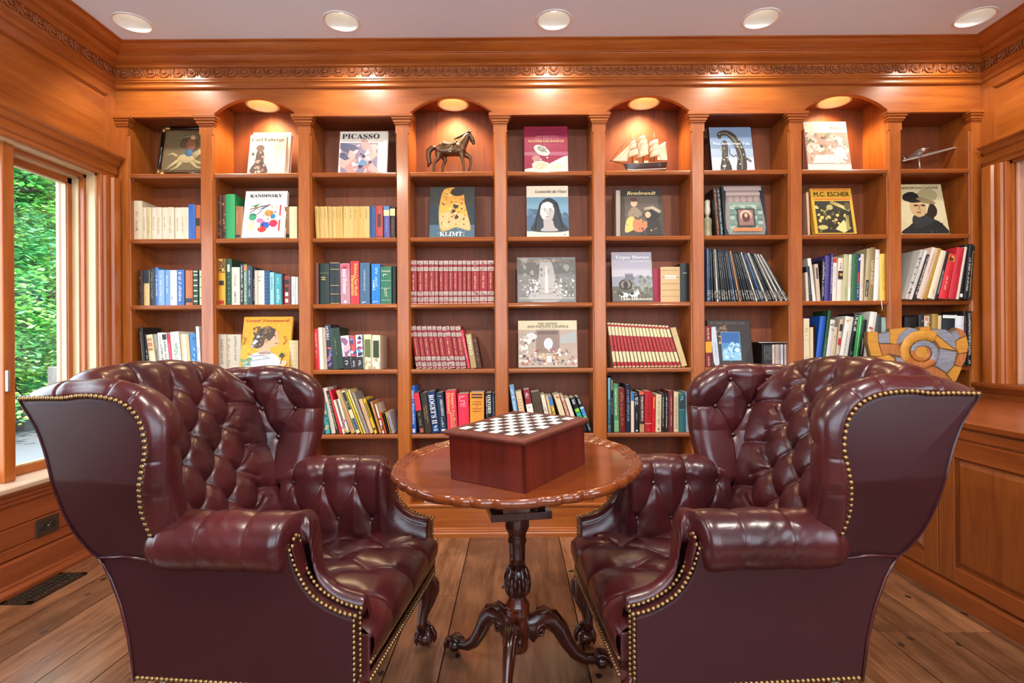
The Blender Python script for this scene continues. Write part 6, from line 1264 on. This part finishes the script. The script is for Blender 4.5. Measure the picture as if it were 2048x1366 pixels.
        bt_ = []
        for b in B: bt_.append(((b[0], s*(.288+.0185+.066*min(1.08, max(0, (b[0]+1.0)/.5))*min(1, (b[1]-.6)/.2)), b[1]), (0, -s, 0)))
        place_buttons(ch, bt_)
        for p in resample(hermite(NAILL, 80), .0155): NAILS.append(((p[0], s*(.3915+.066*min(1.08, max(0, (p[0]+1.0)/.5))*min(1, max(0, (p[1]-.6)/.2))), p[1]), (0, s, 0)))
        # ------------ outside panel below the wing
        pn = [(-.020, .275), (-.020, .462), (-.049, .469), (-.086, .483), (-.124, .506), (-.15, .534), (-.168, .565), (-.18, .60), (-.186, .645), (-.70, .645), (-.706, .592), (-.674, .539), (-.647, .47), (-.626, .388), (-.61, .275)]
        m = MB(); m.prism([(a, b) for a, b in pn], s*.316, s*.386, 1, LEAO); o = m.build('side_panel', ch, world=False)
        bv = o.modifiers.new('bevel', 'BEVEL'); bv.width = .006; bv.segments = 3; bv.limit_method = 'ANGLE'
        m = MB(); m.tube([(-.706, s*.386, .592), (-.674, s*.386, .539), (-.647, s*.386, .47), (-.626, s*.386, .388), (-.61, s*.386, .275)], .0045, LEA, 6)
        m.tube([(-.706, s*.387, .592), (-.63, s*.389, .598), (-.553, s*.387, .59)], .004, LEA, 6); m.build('welt', ch, world=False)
        # nails down the arm front: two rows and the loop at the scroll
        pr_ = hermite([(-.186, .628), (-.172, .588), (-.15, .544), (-.124, .513), (-.086, .490), (-.049, .476), (-.016, .470)], 60)
        for yy in (.383, .343):
            for p in resample(pr_, .0135): NAILS.append(((p[0]+.001, s*yy, p[1]), (.6, 0, .8)))
            for z in np.arange(.458, .28, -.0135): NAILS.append(((-.0185, s*yy, z), (1, 0, 0)))
        for k in range(5):
            a = PI*(k+.5)/5; NAILS.append(((-.178, s*(.363+.02*math.cos(a)), .628+.03*math.sin(a)), (1, 0, .2)))
        m = MB(); a = PI
        pts = [(-.176+.0, s*(.363+.026*math.cos(PI*k/10)), .628+.036*math.sin(PI*k/10)) for k in range(11)]
        m.poly(pts+[(-.158, s*.338, .56), (-.158, s*.386, .56)], LEA)
        m.build('arm_scroll_front', ch, world=False)
        # ------------ arm: roll, tufted inside, sweeping front
        key = [(-.585, .668, .045, .338), (-.562, .684, .060, .346), (-.535, .697, .069, .350), (-.50, .705, .0735, .350), (-.35, .711, .075, .350), (-.25, .711, .075, .350), (-.215, .710, .0745, .350), (-.198, .708, .070, .342), (-.187, .705, .057, .313), (-.179, .700, .046, .297), (-.170, .692, .041, .296), (-.162, .680, .037, .298), (-.157, .660, .034, .300), (-.153, .630, .031, .303), (-.146, .592, .029, .306),
               (-.132, .556, .027, .310), (-.108, .528, .026, .312), (-.08, .510, .026, .314), (-.05, .500, .026, .314), (-.02, .493, .025, .314), (-.012, .488, .019, .314), (-.010, .480, .010, .314)]
        kk = hermite(key, 150)
        dl = np.r_[0, np.cumsum(np.linalg.norm(np.diff(kk[:, :2], axis=0), axis=1))]; tt = np.linspace(0, dl[-1], 190)
        kk = np.stack([np.interp(tt, dl, kk[:, c]) for c in range(4)], 1)
        nv = 76; P = np.zeros((len(kk), nv, 3)); W2 = np.zeros((len(kk), nv))
        for i, (x, top, r, cy) in enumerate(kk):
            sec = []
            for a in np.linspace(math.radians(-75), math.radians(180), 44): sec.append((cy+r*math.cos(a), top-r+r*math.sin(a)))
            y0, z0 = sec[-1]
            for f in np.linspace(0, 1, 33)[1:]:
                sec.append((y0+(.283-y0)*f-.014*math.sin(PI*f), z0+(.385-z0)*f))
            sec = np.array(sec); P[i, :, 0] = x; P[i, :, 1] = sec[:, 0]; P[i, :, 2] = sec[:, 1]
            dd = np.r_[0, np.cumsum(np.linalg.norm(np.diff(sec, axis=0), axis=1))]; W2[i] = dd[-1]-dd
        q = np.stack([P[..., 0], W2], -1)
        up = [(-.54, .235), (-.415, .235), (-.29, .235)]; lo_ = [(-.60, .10), (-.478, .10), (-.352, .10), (-.225, .105)]
        sg = []
        for i, u_ in enumerate(up): sg += [(u_, lo_[i]), (u_, lo_[i+1]), (u_, (u_[0]+.0, .57))]
        sg += [(l_, (l_[0], -.05)) for l_ in lo_]+[(lo_[3], (-.16, .17)), ((-.60, .10), (-.66, .235))]
        D = tuft(q, up+lo_, sg, deep=.018, puff=.007, r1=.03)
        fade = np.clip((-.165-P[..., 0])/.05, 0, 1)*np.clip((P[..., 0]+.61)/.06, 0, 1)
        over = np.clip((W2-.30)/.1, 0, 1)                      # creases get shallower over the roll
        D = D*fade*(1-.72*over)
        # gathered wrinkles on the roll
        wr = .0006*np.sin(P[..., 0]*150+6*np.sin(W2*20))*np.exp(-((P[..., 0]+.40)/.09)**2)*np.clip((W2-.2)/.1, 0, 1)+.001*np.sin(W2*190+P[..., 0]*90)*np.exp(-((P[..., 0]+.155)/.03)**2)*np.clip((W2-.22)/.1, 0, 1)
        Nn = normals(P)
        if Nn[60, 30, 2] < 0: Nn = -Nn
        Q = P+Nn*(D+wr)[..., None]
        m = MB(); m.grid(mir(Q, s), LEA, True)
        m.poly([tuple(p) for p in mir(Q[-1], s)], LEA); m.build('arm', ch, world=False)
        bt_ = []
        for b in up+lo_[1:]:
            i = int(np.argmin(np.abs(kk[:, 0]-b[0]))); j = int(np.argmin(np.abs(W2[i]-b[1]))); nn = Nn[i, j]
            p = Q[i, j]+nn*.001; bt_.append(((p[0], s*p[1], p[2]), (nn[0], s*nn[1], nn[2])))
        place_buttons(ch, bt_)
        # ------------ legs
        m = MB()
        d = Vector((.62, s*.45, 0))
        base = Vector((-.055, s*.325, 0))
        off = [(.29, .0, .040), (.268, .010, .044), (.235, .034, .044), (.20, .042, .038), (.165, .036, .029), (.125, .022, .0215), (.09, .013, .0185), (.065, .014, .021)]
        m.tube([(base.x+d.x*o, base.y+d.y*o, z) for z, o, r in off], [r for z, o, r in off], LEGW, 16)
        for k in range(5):
            a = math.atan2(d.y, d.x)+(k-2)*.42
            m.tube([(base.x+d.x*o+(r+.001)*math.cos(a), base.y+d.y*o+(r+.001)*math.sin(a), z) for z, o, r in off[1:6]], [.002, .006, .0065, .005, .001], LEGW, 6)
        lg = m.build('leg', ch, world=False)
        m = MB(); c = base+d*.03
        m.ball((c.x, c.y, .031), (.034, .034, .031), LEGW, 16, 10)
        for k in range(4):
            a = math.atan2(d.y, d.x)+(k-1.5)*1.05 if k < 3 else math.atan2(d.y, d.x)+PI
            m.tube([(c.x+r*math.cos(a), c.y+r*math.sin(a), z) for r, z in ((.014, .078), (.026, .064), (.036, .045), (.038, .026), (.033, .008))], [.008, .0095, .009, .0075, .003], LEGW, 8)
        m.build('claw_foot', lg, world=False)
        m = MB(); m.tube([(-.56, s*.33, .29), (-.575, s*.33, .2), (-.60, s*.335, .1), (-.635, s*.34, .0)], [.028, .025, .021, .02], LEGW, 10); m.build('leg', ch, world=False)
    # ------------ inside back
    prof = hermite([(-.575, .40), (-.60, .50), (-.635, .62), (-.675, .75), (-.72, .88), (-.762, .985), (-.79, 1.045), (-.825, 1.083), (-.87, 1.09), (-.915, 1.068), (-.94, 1.03), (-.945, .98)], 170)
    dl = np.r_[0, np.cumsum(np.linalg.norm(np.diff(prof, axis=0), axis=1))]; tt = np.linspace(0, dl[-1], 190); prof = np.stack([np.interp(tt, dl, prof[:, c]) for c in (0, 1)], 1)
    ns = 150; P = np.zeros((len(prof), ns, 3)); q = np.zeros((len(prof), ns, 2))
    for i, (x, z) in enumerate(prof):
        f = min(1, max(0, (z-.45)/.6)); half = .29+.058*f
        for j in range(ns):
            u = -1+2*j/(ns-1); e = abs(u)**2.6
            up = max(0, (z-.9)/.19)
            P[i, j] = (x+.035*e*(1-.4*f)-.03*up*e+.07*min(1, up*1.5)*max(0, (abs(u)-.75)/.25)**2, u*half*(1-.13*min(1, up)), z-.036*up*e-.045*min(1, up*1.5)*max(0, (abs(u)-.84)/.16)**2); q[i, j] = (u*half, tt[i])
    w = .155; rws = [.055, .14, .225, .31, .395, .48, .565, .65]
    B = []; RW = []
    for k, r_ in enumerate(rws):
        ys = [-.2325, -.0775, .0775, .2325] if k % 2 == 0 else [-.155, 0, .155]
        RW.append([(y, r_) for y in ys]); B += RW[-1]
    sg = []
    for k in range(len(RW)-1):
        for a in RW[k]:
            for b in RW[k+1]:
                if abs(abs(a[0]-b[0])-w/2) < .01: sg.append((a, b))
    for k in range(1, len(RW), 2):
        for y in (-1, 1): sg += [((y*.155, rws[k]), (y*.2325, rws[k]+.0425)), ((y*.155, rws[k]), (y*.2325, rws[k]-.0425))]
    for k in range(0, len(RW), 2):
        for y in (-1, 1): sg.append(((y*.2325, rws[k]), (y*.36, rws[k]-.03)))
    sg += [(a, (a[0]*1.05, .95)) for a in RW[-1]]
    D = tuft(q, B, sg, deep=.026, puff=.006, r1=.03, cr=.008)
    D *= np.clip((tt[-1]-tt)/.12, .1, 1)[:, None]
    Nn = normals(P)
    if Nn[90, 75, 0] < 0: Nn = -Nn
    Q = P+Nn*D[..., None]
    m = MB(); m.grid(Q, LEA, True); m.build('inside_back', ch, world=False)
    bt_ = []
    for b in B:
        i = int(np.argmin(np.abs(tt-b[1]))); j = int(np.argmin(np.abs(q[i, :, 0]-b[0]))); bt_.append((tuple(Q[i, j]+Nn[i, j]*.001), tuple(Nn[i, j])))
    place_buttons(ch, bt_)
    # ------------ outside back
    ob = hermite([(-.605, .275), (-.626, .388), (-.647, .47), (-.674, .539), (-.72, .60), (-.785, .69), (-.815, .78), (-.84, .88), (-.88, .96), (-.93, 1.02), (-.945, 1.03)], 40)
    P = np.array([[(x-.012*math.cos(u*PI/2)+.035*abs(u)**3*max(0, (z-.85)/.18), u*.372, z+.03*math.cos(u*PI/2)*max(0, (z-.9)/.13)-.05*abs(u)**3*max(0, (z-.88)/.15)) for u in np.linspace(-1, 1, 24)] for x, z in ob])
    m = MB(); m.grid(P, LEA, True); m.build('outside_back', ch, world=False)
    # ------------ seat
    tp = hermite([(-.62, .412), (-.50, .424), (-.35, .436), (-.20, .444), (-.10, .445), (-.045, .438), (-.005, .421), (.016, .398), (.020, .370), (.014, .345), (.006, .325)], 120)
    dl = np.r_[0, np.cumsum(np.linalg.norm(np.diff(tp, axis=0), axis=1))]; tt = np.linspace(0, dl[-1], 150); tp = np.stack([np.interp(tt, dl, tp[:, c]) for c in (0, 1)], 1)
    ns = 150; P = np.zeros((len(tp), ns, 3)); q = np.zeros((len(tp), ns, 2))
    for i, (x, z) in enumerate(tp):
        for j in range(ns):
            u = -1+2*j/(ns-1); yy = u*.334
            edge = max(0, (abs(u)-.86)/.14)
            fr = max(0, (x+.06)/.08) if x > -.06 else 0
            P[i, j] = (x-.008*edge**2*min(1, fr), yy, z-.014*edge**2*(1 if z > .40 else 0)); q[i, j] = (yy, tt[i])
    B = []; RW = []
    for k, t_ in enumerate((.06, .205, .35, .495)):
        ys = [-.27, -.09, .09, .27] if k % 2 == 0 else [-.18, 0, .18]
        RW.append([(y, t_) for y in ys]); B += RW[-1]
    sg = []
    for k in range(len(RW)-1):
        for a in RW[k]:
            for b in RW[k+1]:
                if abs(abs(a[0]-b[0])-.09) < .01: sg.append((a, b))
    sg += [(a, (a[0]*1.08, .72)) for a in RW[-1]]+[((y*.27, r[0][1]), (y*.36, r[0][1])) for r in RW[::2] for y in (-1, 1)]+[((y*.18, .495), (y*.30, .60)) for y in (-1, 1)]
    D = tuft(q, B, sg, deep=.024, puff=.007, r1=.045, cr=.008, r2=.007)
    D *= np.clip((dl[-1]-tt)/.09, 0, 1)[:, None]
    Nn = normals(P)
    if Nn[60, 75, 2] < 0: Nn = -Nn
    Q = P+Nn*D[..., None]
    m = MB(); m.grid(Q, LEA, True); m.build('seat', ch, world=False)
    bt_ = []
    for b in B:
        i = int(np.argmin(np.abs(tt-b[1]))); j = int(np.argmin(np.abs(q[i, :, 0]-b[0]))); bt_.append((tuple(Q[i, j]), tuple(Nn[i, j])))
    place_buttons(ch, bt_)
    # ------------ front rail and its nails
    m = MB(); m.box(-.06, .004, -.337, .337, .275, .332, LEA, bev=.004); m.box(-.05, .004, -.337, .337, .30, .400, LEA, bev=.004); m.build('front_rail', ch, world=False)
    m = MB(); m.box(-.60, -.03, -.335, .335, .268, .30, col('#1A1212', .8)); m.build('dust_cover', ch, world=False)
    for z in (.327, .283):
        for y in np.arange(-.332, .333, .0142): NAILS.append(((.0052, y, z), (1, 0, 0)))
    for s in (1, -1):
        for x in np.arange(-.60, -.03, .0135): NAILS.append(((x, s*.3872, .284), (0, s, 0)))
    return ch
def nail_trim(ch, near):
    """the hundred nails nearest the front of the picture singly, the rest of the trim as one part"""
    def at_(mb, p, nn):
        M = Matrix.Translation(p) @ Vector(nn).normalized().to_track_quat('Z', 'Y').to_matrix().to_4x4()
        mb.lathe([(.0066, -.001), (.0064, .0012), (.0051, .0034), (.003, .0047), (.0003, .0052)], NAIL, 9, M=M, cap=False)
    L = sorted(NAILS, key=lambda n: -near*n[0][1]*10-(n[0][2] if n[0][2] > .45 else -1))
    base = None
    for p, nn in L[:100]:
        if base is None: mb = MB(); at_(mb, (0, 0, 0), (0, 0, 1)); base = mb.mesh('nailhead')
        o = bpy.data.objects.new('nailhead', base); C.objects.link(o); o.parent = ch; o.location = p
        o.rotation_euler = Vector(nn).normalized().to_track_quat('Z', 'Y').to_euler()
    mb = MB()
    for p, nn in L[100:]: at_(mb, p, nn)
    o = mb.build('nail_trim', ch, world=False, fix=False); o['kind'] = 'stuff'
c1 = make_chair('left oxblood leather wing armchair, its back towards the green window', (-.347, 1.748, 0), math.radians(-6))
nail_trim(c1, -1)
def clone(o, parent=None):
    c = o.copy(); C.objects.link(c)
    if parent: c.parent = parent
    for k in list(o.children): clone(k, c)
    return c
# the second chair: the same parts, turned to face the first
c2 = clone(c1); c2.location = (.247, 1.749, 0); c2.rotation_euler = (0, 0, PI+math.radians(4))
c2['label'] = 'right oxblood leather wing armchair, its back towards the wooden base cabinet'
for k in [k for k in c2.children if k.name.startswith(('nailhead', 'nail_trim'))]: bpy.data.objects.remove(k)
nail_trim(c2, 1)
# ================================================================ outdoors, seen through the left window
m = MB(); m.box(-11.5, XL-.5, -3, 26, -.35, -.25, col('#595D61', .8)); struct(m.build('ground'), 'pale grey paved drive outside the window', 'ground')
m = MB(); m.box(-40, -11.5, -3, 40, -.36, -.22, col('#3E6A34', .9)); tag(m.build('lawn'), 'dark green lawn beyond the paved drive', 'grass', None, 'stuff')
GREENS = [col(h, .55) for h in ('#4FA052', '#6DB45A', '#3F8A50', '#8CC45E', '#58A86A', '#98CA66', '#3A8058')]
BARK = col('#4A4038', .9, bump=.5, bscale=20)
def tree(x, y, h, r, label, n, low, seed, gs):
    rr = random.Random(seed)
    t = root('leafy_tree', label, 'tree', (x, y, -.25), 0, 'trees outside the window')
    m = MB(); tops = []
    trunk = [(x, y, -.25), (x+.1, y, h*.35), (x-.1, y+.1, h*.7), (x, y, h*.95)]
    m.tube(trunk, [.2, .16, .1, .03], BARK, 10)
    for i in range(14):
        z = rr.uniform(h*.2, h*.9); a = rr.uniform(0, 2*PI); l = r*rr.uniform(.6, .95)
        m.tube([(x, y, z), (x+l*.5*math.cos(a), y+l*.5*math.sin(a), z+.2), (x+l*math.cos(a), y+l*math.sin(a), z+.1)], [.06, .035, .012], BARK, 6)
        tops.append((x+l*.7*math.cos(a), y+l*.7*math.sin(a), z+.1))
    m.build('trunk', t)
    g = np.random.default_rng(seed); n = int(n*2.6)
    cl = g.uniform((-1, -1, 0), (1, 1, 1), (80, 3)); ci = g.integers(0, 80, n); c = cl[ci]
    rad = r*np.where(c[:, 2] < .6, 1, 1-.8*(c[:, 2]-.6)/.4)
    p = np.stack([x+c[:, 0]*rad*.85, y+c[:, 1]*rad*.85, low+(h-low)*c[:, 2]], 1)+g.normal(0, 1, (n, 3))*(.27, .27, .13)
    s = g.uniform(.03, .068, n); a = g.uniform(0, 2*PI, n); ti = g.uniform(-.5, .5, n); tw = g.uniform(-.6, .6, n); ca, sa = np.cos(a), np.sin(a)
    V = np.zeros((n, 4, 3))
    for k, (u, w_) in enumerate(((-1, 0), (-.2, -.6), (1, 0), (-.2, .6))):
        V[:, k, 0] = p[:, 0]+s*(u*ca-w_*sa); V[:, k, 1] = p[:, 1]+s*(u*sa+w_*ca); V[:, k, 2] = p[:, 2]+s*(u*ti+w_*tw)
    me = bpy.data.meshes.new('foliage'); me.from_pydata(V.reshape(-1, 3).tolist(), [], np.arange(4*n).reshape(-1, 4).tolist())
    for q in gs: me.materials.append(q)
    me.polygons.foreach_set('material_index', np.where(g.random(n) < .7, ci % len(gs), g.integers(0, len(gs), n)).astype('i'))
    o = bpy.data.objects.new('foliage', me); C.objects.link(o); o.parent = t; me.transform(Matrix.Translation(-Vector(t.location)))
tree(-8.2, 8.9, 5.2, 1.7, 'nearest bright green maple filling the window', 15000, .1, 1, GREENS)
tree(-10.4, 10.2, 6.2, 2.0, 'yellow green tree behind the nearest maple', 13000, .2, 2, GREENS[1:6])
tree(-8.6, 11.6, 6.4, 2.2, 'tall green tree at the right of the window view', 13000, .0, 3, GREENS)
tree(-12.6, 12.6, 8.0, 2.8, 'far tall dark green tree behind the others', 14000, -.1, 4, GREENS[:3]+GREENS[4:5])
tree(-10.0, 14.2, 8.5, 3.0, 'far tall tree with pale leaves', 14000, -.1, 5, GREENS[2:])
tree(-15.5, 16.0, 9.5, 3.4, 'farthest tree at the back of the wood', 12000, -.2, 6, GREENS)
tree(-8.0, 7.0, 4.6, 1.4, 'bushy tree at the left edge of the window view', 9000, -.1, 8, GREENS)
px_, pz_ = at(120, 733, 5.0)
m = MB(); PW = wood('weathered_post', '#7A776E', '#57544C', 2, rough=.8, coat=0)
m.box(px_-.065, px_+.065, 4.94, 5.07, -.25, pz_, PW, bev=.006); tag(m.build('fence_post', loc=(px_, 5, -.25)), 'weathered grey wooden post standing outside the window', 'post')

# ================================================================ camera, light, view
cam = bpy.data.cameras.new('camera'); co = bpy.data.objects.new('camera', cam); C.objects.link(co)
cam.sensor_width = 36; cam.lens = FPX/2048*36; cam.shift_x = (1024-CX)/2048; cam.shift_y = (CY-683)/2048
co.matrix_world = Matrix.Translation((0, 0, EYE)) @ Matrix.Rotation(PI/2, 4, 'X') @ Matrix.Rotation(-ROLL, 4, 'Z')
cam.clip_start = .05; bpy.context.scene.camera = co
w = bpy.data.worlds.new('daylight'); bpy.context.scene.world = w; w.use_nodes = True
bg = w.node_tree.nodes['Background']; bg.inputs[0].default_value = (.74, .87, 1.0, 1); bg.inputs[1].default_value = 5.8
L = bpy.data.lights.new('sun', 'SUN'); L.energy = 9; L.angle = .03; L.color = (1, .95, .85)
so = bpy.data.objects.new('sun', L); C.objects.link(so); so.rotation_euler = Vector((.62, -.1, .75)).to_track_quat('Z', 'Y').to_euler()
vs = bpy.context.scene.view_settings
bpy.context.scene.display_settings.display_device = 'sRGB'
vs.view_transform = 'Standard'; vs.look = 'None'; vs.gamma = 1; vs.use_curve_mapping = False; vs.exposure = .5
cy = bpy.context.scene.cycles; cy.max_bounces = 8; cy.diffuse_bounces = 4; cy.glossy_bounces = 4; cy.transparent_max_bounces = 8; cy.use_denoising = True; cy.sample_clamp_indirect = 4
